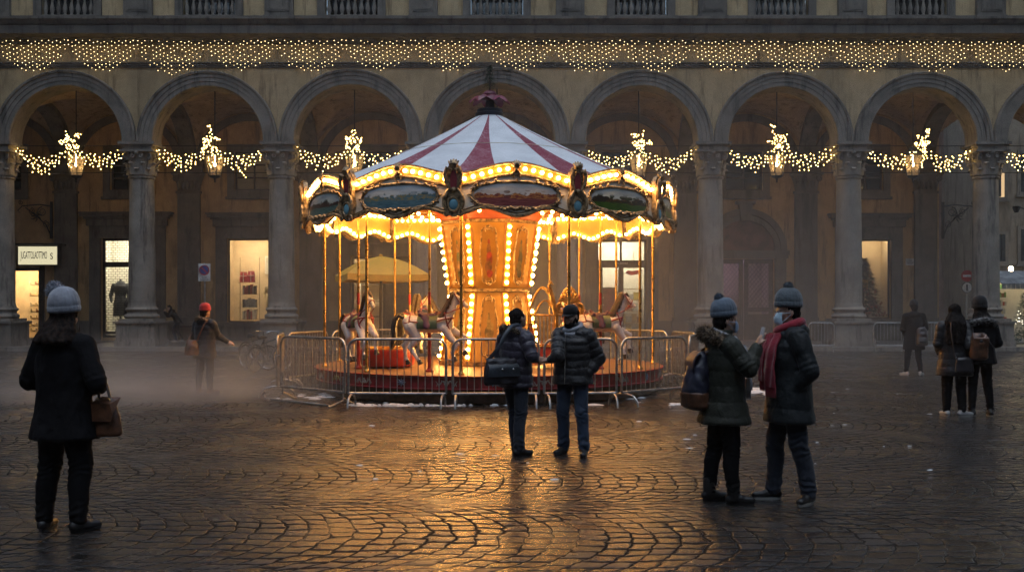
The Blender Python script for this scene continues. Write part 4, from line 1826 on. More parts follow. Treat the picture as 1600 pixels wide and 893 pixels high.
    def hoop(x, zc, rr, ry, t=.012, a0=-PI, a1=PI, lean=0):
        pts = [(x + lean * math.cos(a0 + (a1 - a0) * i / 28), ry * math.sin(a0 + (a1 - a0) * i / 28), zc + rr * math.cos(a0 + (a1 - a0) * i / 28)) for i in range(29)]
        q.tube(pts, t, 6)
    hoop(-.335, .86, .162, .170)
    for s in (-1, 1):
        q.tube([(-.335, s * .172, .88), (-.40, s * .15, .87), (-.46, s * .06, .88), (-.475, 0, .885)], .012, 6)
        q.tube([(-.335, s * .172, .90), (-.26, s * .165, .89), (-.18, s * .168, .88)], .012, 6)
    q.build('rear_strap', M['red_leather'], r)
    q = MB()
    hoop(.335, .90, .20, .150, .013, lean=-.06)
    for s in (-1, 1):
        q.tube([(.16, s * .170, .90), (.26, s * .168, .93), (.36, s * .14, .95), (.43, s * .05, .96), (.44, 0, .96)], .014, 6)
        q.tube([(.42, s * .07, .97), (.36, s * .13, .86), (.30, s * .145, .77)], .013, 6)
        q.ell((.37, s * .135, .945), .022, 8, 6)
    q.build('breast_strap', M['red_leather'], r)
    q = MB()
    for s in (-1, 1):
        q.tube([(.455, s * .052, 1.40), (.50, s * .060, 1.32), (.545, s * .052, 1.25), (.60, s * .050, 1.20)], .010, 5)
        q.tube([(.62, s * .047, 1.165), (.52, s * .075, 1.12), (.36, s * .10, 1.05), (.14, s * .06, 1.04)], .009, 5)
    hoop(.597, 1.222, .058, .048, .010, lean=.035)
    q.build('bridle', M['red_leather'], r)
    for s in (-1, 1):
        q = MB()
        q.ell((.556, s * .051, 1.306), (.011, .007, .010), 8, 6)
        q.build('eye', M['black'], r)
    q = MB()
    q.tube([(0, 0, 1.0), (0, 0, 1.2)], .030, 12)
    q.tube([(0, 0, 1.2), (0, 0, 3.18)], .020, 10)
    q.build('pole', M['brass'], r)
    q = MB()
    q.tube([(0, 0, 0), (0, 0, .70)], .032, 14)
    q.lathe([(.075, 0), (.075, .03), (.05, .05), (.046, .07)], 14)
    q.tube([(0, 0, .98), (0, 0, 1.42)], .027, 12)
    q.build('pole_sleeve', M['red_paint'], r)
    return r


HS = [  # position, yaw, lift, label
    ((px(671, 17.75), 17.75), -6, .0, 'white horse with brown mane and green saddle nearest the barriers, tail streaming'),
    ((px(560, 18.6), 18.6), -58, .0, 'white carousel horse coming round toward the viewer behind a brass pole'),
    ((px(938, 18.6), 18.6), 14, .0, 'white carousel horse with raised head in front of the bright shop door'),
    ((px(640, 20.6), 20.6), 75, -.05, 'half hidden carousel horse on the far side, its rump behind the nearest horse'),
    ((px(700, 22.6), 22.6), 176, .0, 'carousel horse on the far side mostly hidden behind the yellow drum'),
    ((px(905, 21.6), 21.6), 130, .0, 'carousel horse turned away on the far side beside the gilt carriage')]
h0 = make_horse()
for i, (xy, yaw, lift, lb) in enumerate(HS):
    o = h0 if i == 0 else copy_tree(h0)
    o.location = (xy[0], xy[1], .503)
    o.rotation_euler = (0, 0, math.radians(yaw))
    tag(o, lb, 'carousel horse', 'carousel horses')

cg = thing('carousel_carriage', 'gilt carousel carriage with curved hoops, railings and a crested end', 'carriage', (px(862, 18.9), 18.9, .503), 0)
q = MB()
for x0_, x1_ in ((-.45, .10), (.08, .58)):
    for y in (-.28, .28):
        pts = [(x0_ + (x1_ - x0_) * i / 16, y, 1.02 + .50 * math.sin(PI * i / 16)) for i in range(17)]
        q.tube([(x0_, y, .2)] + pts + [(x1_, y, .2)], .020, 8)
        pts = [(x0_ + (x1_ - x0_) * (.2 + .8 * i / 12), y, .98 + .30 * math.sin(PI * i / 12)) for i in range(13)]
        q.tube(pts, .013, 6)
q.build('hoop', M['gilt'], cg)
for y in (-.28, .28):
    q = MB()
    q.tube([(-.45, y, 1.0), (.58, y, 1.0)], .016, 6)
    q.tube([(-.45, y, .42), (.58, y, .42)], .016, 6)
    for i in range(14):
        q.tube([(-.40 + i * .072, y, .42), (-.40 + i * .072, y, 1.0)], .009, 5)
    q.build('railing', M['gilt'], cg)
q = MB()
q.box(-.44, .57, -.27, .27, .10, .36)
q.box(-.40, .0, -.26, .26, .361, .45)
q.box(-.44, -.36, -.26, .26, .451, .85)
q.build('seat', M['red_paint'], cg)
q = MB()
for j in range(9):
    a = (j - 4) * .36
    q.tube([(.33, -.30, 1.22), (.33 + .11 * math.sin(a), -.32, 1.26 + .11 * math.cos(a)), (.33 + .2 * math.sin(a), -.30, 1.27 + .19 * math.cos(a))], [.03, .035, .01], 6)
q.ell((.33, -.31, 1.24), (.06, .05, .06), 10, 8)
for s in (-1, 1):
    q.tube(spiral(Vector((.33 + .16 * s, -.30, 1.12)), .10, 1.6, 16, (1, 0, 0), s), [.03 - .0013 * j for j in range(17)], 6)
q.tube([(.06, -.29, 1.0), (.02, -.30, 1.25), (-.03, -.30, 1.45), (-.06, -.30, 1.56), (-.02, -.30, 1.62), (.02, -.30, 1.56)], [.04, .045, .04, .035, .03, .01], 8)
q.build('crest', M['gilt'], cg)
tb = thing('red_tub', 'low round red spinning tub on the deck behind the barriers', 'carousel tub', (px(606, 19.1), 19.1, .503))
q = MB()
q.lathe([(.40, .003), (.50, .05), (.54, .2), (.53, .34), (.49, .36), (.45, .33), (.42, .12), (.0001, .10)], 32)
q.build('tub', M['red_paint'], tb)
q = MB()
q.tube([(.49 * math.cos(2 * PI * i / 32), .49 * math.sin(2 * PI * i / 32), .365) for i in range(32)], .02, 6, closed=True)
q.build('rim', M['gilt'], tb)
# ================================================================ light curtains below the cornice
ORD = ['first', 'second', 'third', 'fourth', 'fifth', 'sixth', 'seventh', 'eighth', 'ninth', 'tenth', 'eleventh', 'twelfth', 'thirteenth', 'fourteenth', 'fifteenth', 'sixteenth']
YL = 38.20
rn = random.Random(11)
edges = [-6 + i * 108.6 for i in range(16)]
for i in range(15):
    xa, xb = px(edges[i] + 4, YL), px(edges[i + 1] - 3, YL)
    zt0 = 11.93 - .004 * i
    r = thing('light_curtain', ORD[i] + ' from left of the fifteen warm white light curtains hung under the cornice', 'fairy lights', ((xa + xb) / 2, YL, zt0), 0, 'icicle light curtains under the cornice')
    w = xb - xa
    n = 19
    dp = rn.uniform(.70, .90)
    q, cq = MB(), MB()
    top = []
    for j in range(n):
        u = j / (n - 1)
        x = -w / 2 + w * u
        z0 = -(.02 + .09 * (dp - .7)) * math.sin(PI * u) + rn.uniform(-.008, .008)
        top.append((x, 0, z0))
        L = .42 + dp * math.sin(PI * min(1, max(0, u * .92 + .04))) ** .8
        if j in (0, n - 1):
            L = .55
        m = max(2, int(round(L / .17)))
        sl = .012
        for k in range(m):
            zz = z0 - .04 - .170 * k - (.085 if j % 2 else 0)
            if rn.random() < .07:
                continue
            q.octa((x + sl * k + rn.uniform(-.022, .022), rn.uniform(-.02, .02), zz + rn.uniform(-.03, .03)), .0175 * rn.choice((.8, 1, 1, 1.12)))
        cq.tube([(x, 0, z0), (x + sl * m, 0, z0 - .17 * m - .04)], .0035, 3, caps=False)
    cq.tube([(-w / 2 - .1, 0, .02)] + top + [(w / 2 + .1, 0, .02)], .008, 4)
    cq.build('cable', M['cable'], r)
    tag(q.build('fairy_light', M['led_wall'], r), kind='stuff')

# ================================================================ hanging lanterns and garlands in the arches
M['lantern_glass'] = pm('frosted_lantern_glass', (.30, .27, .22), .3, bump=0, var=.1, alpha=.55)
lan0 = None
gar0 = None
ARN = ['first arch from left', 'second arch from left', 'third arch from left', 'arch behind the canopy top', 'fifth arch from left', 'arch with the portal below', 'arch before the side street', 'cut off arch at the far right']
XL = [(CX[i] + CX[i + 1]) / 2 for i in range(1, 9)]
YLN = 38.95
for i, X in enumerate(XL):
    if lan0 is None:
        L = thing('hanging_lantern', '', 'lantern')
        q = MB()
        q.tube([(0, 0, .0), (0, 0, 2.55)], .022, 6)
        q.build('rod', M['iron'], L)
        q = MB()
        q.lathe([(.05, .12), (.10, .04), (.28, -.08), (.42, -.14), (.44, -.17), (.41, -.19)], 6, smooth=False)
        q.lathe([(.03, .2), (.06, .16), (.05, .10)], 8)
        q.build('lantern_cap', M['iron'], L)
        q = MB()
        for k in range(6):
            a = 2 * PI * k / 6
            q.tube([(.40 * math.cos(a), .40 * math.sin(a), -.19), (.24 * math.cos(a), .24 * math.sin(a), -1.0)], .018, 5)
        for rr, z in ((.40, -.2), (.24, -1.0), (.33, -.56)):
            q.tube([(rr * math.cos(2 * PI * k / 6), rr * math.sin(2 * PI * k / 6), z) for k in range(6)], .016, 5, closed=True)
        q.lathe([(.24, -1.0), (.2, -1.06), (.06, -1.1), (.03, -1.2), (.05, -1.24), (.001, -1.27)], 10)
        q.build('cage', M['iron'], L)
        q = MB()
        q.lathe([(.385, -.2), (.232, -.99)], 6, smooth=False, caps=False)
        q.build('glass', M['lantern_glass'], L)
        q = MB()
        q.ell((0, 0, -.55), (.055, .055, .08), 10, 8)
        q.tube([(0, 0, -.47), (0, 0, -.14)], .015, 6)
        q.build('added_fill_bulb', emis('lantern_fill_bulb', (1, .56, .19), LANTERN_FILL), L)  # glowing bulb added in each lantern as warm fill for the vaults
        lan0 = L
    else:
        L = copy_tree(lan0)
    L.location = (X, YLN + .45, 7.85)
    tag(L, 'black iron lantern hanging on a rod in the ' + ARN[i], 'lantern', 'lanterns hung in the arcade arches')
    # garland: two swags and a star of lights in front of the lantern
    half = (CX[i + 2] - CX[i + 1]) / 2
    rr_ = random.Random(40 + i)
    gname = 'garland of warm white fairy lights swagged across the ' + ARN[i]
    G = thing('light_garland', gname, 'fairy lights', (X, YLN, 7.9), 0, 'star garlands in the arcade arches')
    q, cq = MB(), MB()
    sway = rr_.uniform(-.16, .16)
    sgd = (rr_.uniform(.34, .50), rr_.uniform(.34, .50))
    for s in (-1, 1):
        n = 15
        line = []
        for j in range(n):
            u = j / (n - 1)
            x = s * ((half - .60) * (1 - u) + .14 * u) + sway * u
            z = .02 - sgd[(s + 1) // 2] * math.sin(PI * u * .9) + .10 * u
            line.append((x, 0, z))
            m = 1 + int(round(3.7 * math.sin(PI * min(1, .10 + u * .80)) ** .8 + rr_.uniform(-.7, .6)))
            for k in range(m):
                q.octa((x + rr_.uniform(-.06, .06), rr_.uniform(-.06, .06), z - .02 - .135 * k - (.06 if j % 2 else 0) + rr_.uniform(-.04, .04)), .0215)
        cq.tube(line, .009, 4)
    # star
    rot = rr_.uniform(-.5, .5)
    for arm in range(5):
        a = PI / 2 + rot + arm * 2 * PI / 5
        La = rr_.uniform(.28, .55) * (1.25 if arm == 0 else .85)
        for j in range(12):
            u = rr_.random() ** .8
            wv = .20 * (1 - u * .7)
            q.octa((sway + La * u * math.cos(a) + rr_.uniform(-wv, wv), -.12 + rr_.uniform(-.08, .06), .22 + La * u * math.sin(a) + rr_.uniform(-wv, wv)), .022)
        cq.tube([(sway, -.1, .22), (sway + La * math.cos(a), -.1, .22 + La * math.sin(a))], .008, 4)
    for j in range(14):   # tail hanging over the lantern
        q.octa((sway + rr_.uniform(-.09, .09) + .05, -.14, .05 - .065 * j), .021)
    if i == 1:
        for j in range(6):
            q.octa((1.0 + .07 * j, -.05, -.72 - .09 * j), .021)
    cq.build('cable', M['cable'], G)
    tag(q.build('fairy_light', M['led'], G), kind='stuff')

# scrolled iron wall brackets
def bracket(loc, flip, lb):
    r = thing('wall_bracket', lb, 'bracket', loc, 0, 'scrolled iron wall brackets')
    q = MB()
    f = flip
    q.tube([(0, 0, .55), (f * .5, -.05, .62), (f * 1.25, -.1, .55), (f * 1.45, -.1, .35), (f * 1.35, -.1, .25)], [.03, .028, .025, .02, .012], 6)
    q.tube([(0, 0, -.8), (f * .2, -.05, -.3), (f * .6, -.08, .1), (f * 1.1, -.1, .48)], .026, 6)
    q.tube(spiral(Vector((f * .38, -.05, .30)), .22, 1.8, 24, (1, 0, 0), f), [.024 - .0006 * k for k in range(25)], 6)
    q.tube(spiral(Vector((f * .85, -.08, .33)), .15, 1.7, 20, (1, 0, 0), -f), .018, 6)
    q.tube(spiral(Vector((f * .18, -.05, -.25)), .16, 1.7, 20, (1, 0, 0), f), .018, 6)
    q.tube(spiral(Vector((f * 1.3, -.1, .70)), .11, 1.5, 16, (1, 0, 0), f), .016, 6)
    for k in range(7):
        a = k * .9
        q.tube([(f * .6, -.08, .1), (f * (.6 + .18 * math.cos(a)), -.14, .1 + .18 * math.sin(a)), (f * (.6 + .30 * math.cos(a + .4)), -.1, .1 + .26 * math.sin(a + .4))], [.025, .03, .008], 5)
    q.build('scroll', M['iron'], r)
    q = MB()
    q.box(-.05, .05, -.03, .05, -.9, .75)
    q.build('wall_plate', M['iron'], r)


bracket((rx(84), YR - .25, rz(342)), -1, 'scrolled black iron bracket on the wall above the shoe shop sign')
bracket((rx(1472), YR - .10, rz(342)), 1, 'scrolled black iron bracket at the corner over the side street')

# ================================================================ crowd barriers
def barrier(P, Q, lb, kind=0, Hh=1.13, grp='crowd barriers round the carousel'):
    P, Q = Vector((*P, 0)), Vector((*Q, 0))
    L = (Q - P).length - .06
    rzv = math.atan2(Q.y - P.y, Q.x - P.x)
    r = thing('crowd_barrier', lb, 'crowd barrier', (P + Q) / 2, rzv, grp)
    h = L / 2
    q = MB()
    R_ = .16
    pts = []
    z0 = .24

    def corner(cx, cz, a0):
        return [(cx + R_ * math.cos(a0 + PI / 2 * i / 6), 0, cz + R_ * math.sin(a0 + PI / 2 * i / 6)) for i in range(7)]
    pts += corner(h - R_, Hh - R_, 0) + corner(-h + R_, Hh - R_, PI / 2)
    pts += [(-h, 0, .5), (-h, 0, z0 + .001), (-h, 0, z0), (h, 0, z0), (h, 0, z0 + .001), (h, 0, .5)]
    q.tube(pts, .0215, 8, closed=True)
    q.build('frame', M['steel'], r)
    n = max(6, int(round(L / .118)))
    for k in range(1, n):
        x = -h + L * k / n
        b = MB()
        b.tube([(x, 0, z0), (x, 0, Hh)], .0085, 6)
        b.build('bar', M['steel'], r)
    for s in (-1, 1):
        b = MB()
        x = s * (h - .05)
        if kind == 0:
            b.tube([(x, -.32, .015), (x, -.30, .10), (x, -.22, .18), (x, -.08, .215), (x, .08, .215), (x, .22, .18), (x, .30, .10), (x, .32, .015)], .019, 8)
        else:
            b.tube([(x, 0, .5), (x - s * .0, 0, .1), (x, -.25, .02), (x, -.3, .015)], .017, 8)
            b.tube([(x, 0, .14), (x, .25, .02), (x, .3, .015)], .017, 8)
        b.build('foot', M['steel'], r)
        b = MB()
        b.tube([(s * (h + .0), -.03, .78), (s * (h + .05), -.02, .80), (s * (h + .055), .02, .74), (s * (h + .01), .02, .70)], .010, 5)
        b.build('coupling', M['steel'], r)
    if kind == 2:
        b = MB()
        b.tube([(-h - .12, -.25, .16), (-h - .18, -.25, .1), (-h - .12, -.25, .03), (h - .1, -.25, .03)], .02, 8)
        b.build('ground_rail', M['steel'], r)
    return r


BL = [((-4.16, 17.85), (-2.76, 16.55), 'angled steel crowd barrier nearest the parked bicycles, its ground rail exposed', 2),
      ((-2.72, 16.38), (-1.05, 16.30), 'steel crowd barrier in front of the leading white carousel horse', 0),
      ((-1.00, 16.30), (.47, 16.32), 'steel crowd barrier right behind the man with the messenger bag', 0),
      ((.50, 16.33), (1.76, 16.48), 'steel crowd barrier right behind the man in the cap', 0),
      ((1.80, 16.52), (3.10, 17.65), 'angled steel crowd barrier beside the woman with the backpack', 0),
      ((3.16, 17.75), (3.66, 19.6), 'steel crowd barrier running back along the right flank of the carousel', 0),
      ((3.66, 19.75), (3.45, 21.5), 'steel crowd barrier at the right rear of the carousel beyond its flank', 0),
      ((3.40, 21.65), (2.3, 23.3), 'steel crowd barrier behind the carousel before the bright shop door', 0),
      ((-4.25, 18.0), (-4.55, 19.85), 'steel crowd barrier running back along the left flank of the carousel', 0),
      ((-4.52, 20.0), (-4.02, 21.75), 'steel crowd barrier at the left rear of the carousel beyond its flank', 0),
      ((-3.97, 21.85), (-2.7, 23.5), 'steel crowd barrier behind the horse that comes round, below the yellow parasol', 0)]
for p, q_, lb, kd in BL:
    barrier(p, q_, lb, kd)
for i, (a, b_) in enumerate([(1262, 1302), (1352, 1412), (1414, 1474)]):
    barrier((px(a, 38.0 if i else 37.2), 37.2), (px(b_, 37.2), 37.0), ['thin steel barrier standing against the column beyond the couple', 'thin steel barrier below the lit tree window', 'thin steel barrier behind the lone walker with backpack'][i], 1, 1.08, 'crowd barriers before the arcade')

# ================================================================ bicycles
M['tyre'] = pm('tyre_rubber', (.009, .009, .009), .8, spec=.2)
M['bike_paint'] = pm('bike_paint', (.012, .013, .015), .45)
M['bike_green'] = pm('bike_paint_green', (.010, .018, .015), .45)
M['chrome'] = pm('chrome', (.5, .5, .5), .25, .95, bump=0)


def bike(loc, rz_, paint, lb, steer=.3):
    r = thing('bicycle', lb, 'bicycle', loc, rz_, 'bicycles parked by the barriers')
    WR = .33

    def wheel(cx, nm, parent, yaw=0):
        w = MB()
        c, s = math.cos(yaw), math.sin(yaw)
        f = lambda a, R_, y: (cx + R_ * math.cos(a) * c - y * s, R_ * math.cos(a) * s + y * c, WR + R_ * math.sin(a))
        w.tube([f(2 * PI * i / 40, WR - .02, 0) for i in range(40)], .020, 8, closed=True)
        o = w.build(nm, M['tyre'], parent)
        w = MB()
        w.tube([f(2 * PI * i / 40, WR - .045, 0) for i in range(40)], .010, 6, closed=True)
        for i in range(18):
            a = 2 * PI * i / 18
            w.tube([f(a + .4, .02, .02 if i % 2 else -.02), f(a, WR - .05, 0)], .0022, 3)
        w.tube([f(0, 0, -.045), f(0, 0, .045)], .018, 8)
        w.build('rim', M['chrome'], o)
        return o
    wheel(-.52, 'wheel', r)
    wheel(.53, 'wheel', r, steer)
    q = MB()
    bb, st, hd, rc = (-.08, 0, .29), (-.22, 0, .80), (.36, 0, .80), (-.52, 0, .33)
    q.tube([bb, st], .016, 8)
    q.tube([bb, hd], .018, 8)
    q.tube([(-.20, 0, .74), (.35, 0, .86)], .015, 8)
    for s in (-1, 1):
        q.tube([bb, (rc[0], s * .05, rc[2])], .010, 6)
        q.tube([(-.20, s * .02, .76), (rc[0], s * .05, rc[2])], .009, 6)
        c, sn = math.cos(steer), math.sin(steer)
        q.tube([(.37, s * .03, .72), (.42, s * .05, .62), (.53 - s * .05 * sn, s * .05 * c, .33)], .011, 6)
    q.tube([(.35, 0, .72), (.31, 0, .98)], .018, 8)
    q.build('frame', paint, r)
    q = MB()
    q.tube([(.31, 0, .96), (.33, 0, 1.02)], .012, 6)
    q.tube([(.20, -.28, .98), (.30, -.22, 1.03), (.34, 0, 1.02), (.30, .22, 1.03), (.20, .28, .98)], .012, 6)
    q.build('handlebar', M['chrome'], r)
    q = MB()
    q.cap((-.36, 0, .89), (-.24, 0, .89), .07, .05, 10)
    q.cap((-.24, 0, .89), (-.10, 0, .88), .045, .022, 10)
    q.tube([(-.22, 0, .78), (-.25, 0, .88)], .013, 6)
    q.build('saddle', M['black'], r)
    q = MB()
    q.tube([(-.08 + .09 * math.cos(2 * PI * i / 20), .05, .29 + .09 * math.sin(2 * PI * i / 20)) for i in range(20)], .006, 4, closed=True)
    q.tube([(-.08, -.1, .29), (-.08, .1, .29)], .010, 6)
    q.tube([(-.08, .08, .29), (.02, .08, .16)], .010, 6)
    q.tube([(-.08, -.08, .29), (-.18, -.08, .42)], .010, 6)
    q.obox((.03, .13, .155), (.09, .09, .02))
    q.obox((-.19, -.13, .425), (.09, .09, .02))
    q.build('crank', M['chrome'], r)
    q = MB()
    q.tube([(-.52 + .37 * math.cos(a), 0, .33 + .37 * math.sin(a)) for a in [.3 + 2.4 * i / 14 for i in range(15)]], .022, 5)
    q.build('mudguard', paint, r)
    return r


bike((px(401, 26.6), 26.6, 0), math.radians(-42), M['bike_paint'], 'dark bicycle seen from the side with its wheel clear of the other one', .5)
bike((px(421, 25.6), 25.6, 0), math.radians(62), M['bike_green'], 'dark green bicycle turned end on beside the barrier', -.25)

# ================================================================ yellow parasol
ps = thing('parasol', 'big yellow parasol with a straight valance on a dark pole behind the carousel', 'parasol', (px(595, 29.5), 29.5, 0), .32)
q = MB()
q.lathe([(.34, .0), (.34, .05), (.10, .09), (.06, .14)], 20)
q.build('base', M['iron'], ps)
q = MB()
q.tube([(0, 0, .05), (0, 0, 3.15)], .045, 10)
q.build('pole', M['wood_dark'], ps)
M['parasol'] = canvas_mat('yellow_canvas', (.80, .42, .04), .0)
q = MB()
hw = 1.17
cs = [(hw, hw), (-hw, hw), (-hw, -hw), (hw, -hw)]
for k in range(4):
    a, b_ = Vector((*cs[k], 2.62)), Vector((*cs[(k + 1) % 4], 2.62))
    t = Vector((0, 0, 3.17))
    N = 8
    vs, fs = [], []
    for i in range(N + 1):
        u = i / N
        for j in range(N + 1):
            v = j / N
            e = a.lerp(b_, v)
            p = t.lerp(e, u)
            p.z += .10 * math.sin(PI * u) - .04 * math.sin(PI * v) * u
            vs.append(p)
    for i in range(N):
        for j in range(N):
            p = i * (N + 1) + j
            fs.append((p, p + N + 1, p + N + 2, p + 1))
    q.add(vs, fs, 0, True)
q.ell((0, 0, 3.18), (.06, .06, .05), 10, 6)
q.build('canopy', M['parasol'], ps)
q = MB()
for k in range(4):
    a, b_ = Vector((*cs[k], 2.62)), Vector((*cs[(k + 1) % 4], 2.62))
    vs = []
    for j in range(17):
        p = a.lerp(b_, j / 16)
        p.z -= .04 * math.sin(PI * j / 16)
        vs += [p * 1.0, Vector((p.x * 1.005, p.y * 1.005, p.z - .19 + .012 * math.sin(j * 2.1)))]
    q.add(vs, [(2 * j, 2 * j + 1, 2 * j + 3, 2 * j + 2) for j in range(16)], 0, True)
q.build('valance', M['parasol'], ps)
q = MB()
for k in range(8):
    a = Vector((*(cs[k // 2] if k % 2 == 0 else ((cs[k // 2][0] + cs[(k // 2 + 1) % 4][0]) / 2, (cs[k // 2][1] + cs[(k // 2 + 1) % 4][1]) / 2)), 2.60))
    q.tube([(0, 0, 3.10), a * .99], .014, 5)
q.build('rib', M['wood_dark'], ps)

# ================================================================ road signs
M['sign_blue'] = pm('sign_blue', (.02, .05, .28), .35, bump=0)
M['sign_red'] = pm('sign_red', (.42, .02, .02), .35, bump=0)
M['sign_white'] = pm('sign_white', (.62, .62, .60), .4, bump=0)


def disc(mb, c, r, y0, y1, n=28, mi=0, hole=0):
    if hole:
        ring = lambda R_, y: [(c[0] + R_ * math.cos(2 * PI * i / n), y, c[1] + R_ * math.sin(2 * PI * i / n)) for i in range(n)]
        mb.loft([ring(hole, y1), ring(hole, y0), ring(r, y0), ring(r, y1)], mi, False, caps=False)
    else:
        mb.poly([(c[0] + r * math.cos(2 * PI * i / n), c[1] + r * math.sin(2 * PI * i / n)) for i in range(n)], y0, y1, mi)


Y_ = 36.9
s1 = thing('parking_sign', 'round blue no parking sign with white plate, on a pole by the kerb', 'road sign', (px(320, Y_), Y_, 0))
q = MB()
q.tube([(0, 0, 0), (0, 0, 3.3)], .03, 10)
q.build('post', M['steel'], s1)
q = MB()
q.box(-.22, .22, -.06, -.045, 2.62, 3.27)
q.build('plate', M['sign_white'], s1)
q = MB()
disc(q, (0, 3.03), .19, -.07, -.062)
q.build('disc', M['sign_blue'], s1)
q = MB()
disc(q, (0, 3.03), .19, -.076, -.0705, hole=.155)
q.obox((0, -.074, 3.03), (.30, .005, .04), Matrix.Rotation(math.radians(45), 3, 'Y'))
q.build('red_band', M['sign_red'], s1)
for k, (s_, z_) in enumerate((('0-24', 2.76), ('SOSTA', 2.68))):
    text(s_, .10, M['black'], s1, (0, -.064, z_), ext=.002)
Y_ = 46.5
s2 = thing('no_entry_sign', 'red no entry sign with a white bar over a second round white sign', 'road sign', (px(1510, Y_), Y_, 0))
q = MB()
q.tube([(0, 0, 0), (0, 0, 3.4)], .035, 10)
q.build('post', M['steel'], s2)
q = MB()
disc(q, (0, 3.12), .27, -.06, -.05)
q.build('disc', M['sign_red'], s2)
q = MB()
q.box(-.19, .19, -.066, -.0605, 3.07, 3.17)
q.build('bar', M['sign_white'], s2)
q = MB()
disc(q, (0, 2.58), .26, -.06, -.05)
q.build('lower_disc', M['sign_white'], s2)
q = MB()
disc(q, (0, 2.58), .26, -.067, -.0605, hole=.23)
q.box(-.035, .035, -.067, -.0605, 2.43, 2.73)
q.build('symbol', M['black'], s2)
pl = thing('wall_plaque', 'small pale stone plaque on the rear wall right of the lit tree window', 'plaque', (rx(1422), YR - .02, rz(409)))
q = MB()
q.box(-.20, .20, -.02, .015, -.15, .15)
q.build('slab', M['sign_white'], pl)
for k, s_ in enumerate(('VIA', 'ROMA')):
    text(s_, .09, M['black'], pl, (0, -.022, .05 - .11 * k), ext=.002)

# ================================================================ side street on the right
def house(name, lb, x0, x1, Y, mat, wins_, H=22, depth=8, shutter=True):
    r = thing(name, lb, 'building', ((x0 + x1) / 2, Y, 0))
    q = MB()
    q.box(x0 - (x0 + x1) / 2, x1 - (x0 + x1) / 2, 0, depth, 0, H)
    q.build('wall', mat, r)
    for (a, b_, c, d, lit) in wins_:
        f = MB()
        A, B = a - (x0 + x1) / 2, b_ - (x0 + x1) / 2
        for (u0, u1, v0, v1) in ((A - .16, A, c - .16, d + .16), (B, B + .16, c - .16, d + .16), (A + .002, B - .002, d, d + .16), (A + .002, B - .002, c - .16, c)):
            f.box(u0, u1, -.08, -.003, v0, v1)
        f.box(A - .25, B + .25, -.16, -.003, c - .26, c - .163)
        fo = f.build('window', M['stone'], r)
        g_ = MB()
        g_.box(A, B, -.03, -.004, c, d)
        g_.build('pane', emis('lit_pane', (1, .68, .36), .35) if lit else M['glass_dark'], fo)
        if shutter:
            s_ = MB()
            for s in (0, 1):
                u0 = A + .02 + s * (B - A) / 2
                u1 = u0 + (B - A) / 2 - .04
                if lit and s == 1:
                    continue
                s_.box(u0, u1, -.075, -.035, c + .02, d - .02)
                k = c + .1
                while k < d - .1:
                    s_.box(u0 + .05, u1 - .05, -.09, -.076, k, k + .04)
                    k += .09
            s_.build('shutter', M['shutter'], fo)
    e = MB()
    e.box(x0 - (x0 + x1) / 2 - .3, x1 - (x0 + x1) / 2 + .3, -.5, depth, H + .003, H + .35)
    e.build('eaves', M['stone_dark'], r)
    return r


M['shutter'] = pm('dark_shutter', (.035, .04, .042), .6, var=.3, bump=.2)
Yp = 58.0
W_ = lambda a, b_, y0, y1, Y, lit=False: (px(a, Y), px(b_, Y), pz(y1, Y), pz(y0, Y), lit)
house('townhouse', 'pink plaster townhouse with dark shutters beyond the arcade end', px(1380, Yp), px(1548, Yp), Yp, M['plaster_pink'],
      [W_(1482, 1496, 378, 416, Yp), W_(1481, 1496, 440, 478, Yp), W_(1476, 1494, 285, 328, Yp), W_(1500, 1518, 285, 328, Yp), W_(1484, 1500, 200, 250, Yp), W_(1526, 1541, 378, 416, Yp), W_(1526, 1541, 440, 478, Yp)])
Yc = 52.0
hr = house('corner_house', 'pale corner house with tall dark windows above the lit kiosk', px(1552, Yc), px(1790, Yc), Yc, M['plaster_cream'],
           [W_(1559, 1569, 270, 308, Yc, True), W_(1558, 1570, 366, 408, Yc), W_(1594, 1608, 358, 408, Yc), W_(1594, 1608, 240, 300, Yc), W_(1640, 1655, 358, 408, Yc), W_(1640, 1655, 240, 300, Yc)])
lmp = thing('wall_lamp', 'small dark street lamp on a bracket on the corner house', 'street lamp', (px(1588, Yc - .1), Yc - .1, pz(325, Yc)))
q = MB()
q.tube([(.5, 0, -.1), (.1, -.3, -.02), (-.2, -.5, -.03)], .03, 6)
q.lathe([(.02, .06), (.2, .02), (.21, -.03), (.10, -.28), (.02, -.30)], 8, (-.25, -.5, 0))
q.build('lamp_arm', M['iron'], lmp)
# kiosk with awning and bright shelves
Yk = 47.5
kx0, kx1 = px(1556, Yk), px(1700, Yk)
kk = thing('news_kiosk', 'small kiosk with a grey awning and brightly lit shelves in the side street', 'kiosk', (kx0, Yk, 0))
wk = kx1 - kx0
q = MB()
q.box(0, wk, 1.3, 1.4, .15, 3.0)
q.box(-.1, -.003, 0, 1.4, .15, 3.0)
q.box(wk + .003, wk + .1, 0, 1.4, .15, 3.0)
q.box(-.1, wk + .1, 0, 1.4, 3.003, 3.1)
q.box(-.1, wk + .1, -.2, 1.4, 0, .148)
q.build('wall', M['room_white'], kk)
q = MB()
vs = [(-.3, .1, 3.35), (wk + .3, .1, 3.35), (wk + .4, -1.3, 2.72), (-.35, -1.3, 2.72)]
q.add(vs + [(x, y, z + .04) for x, y, z in vs], [(0, 1, 2, 3), (7, 6, 5, 4), (0, 4, 5, 1), (1, 5, 6, 2), (2, 6, 7, 3), (3, 7, 4, 0)])
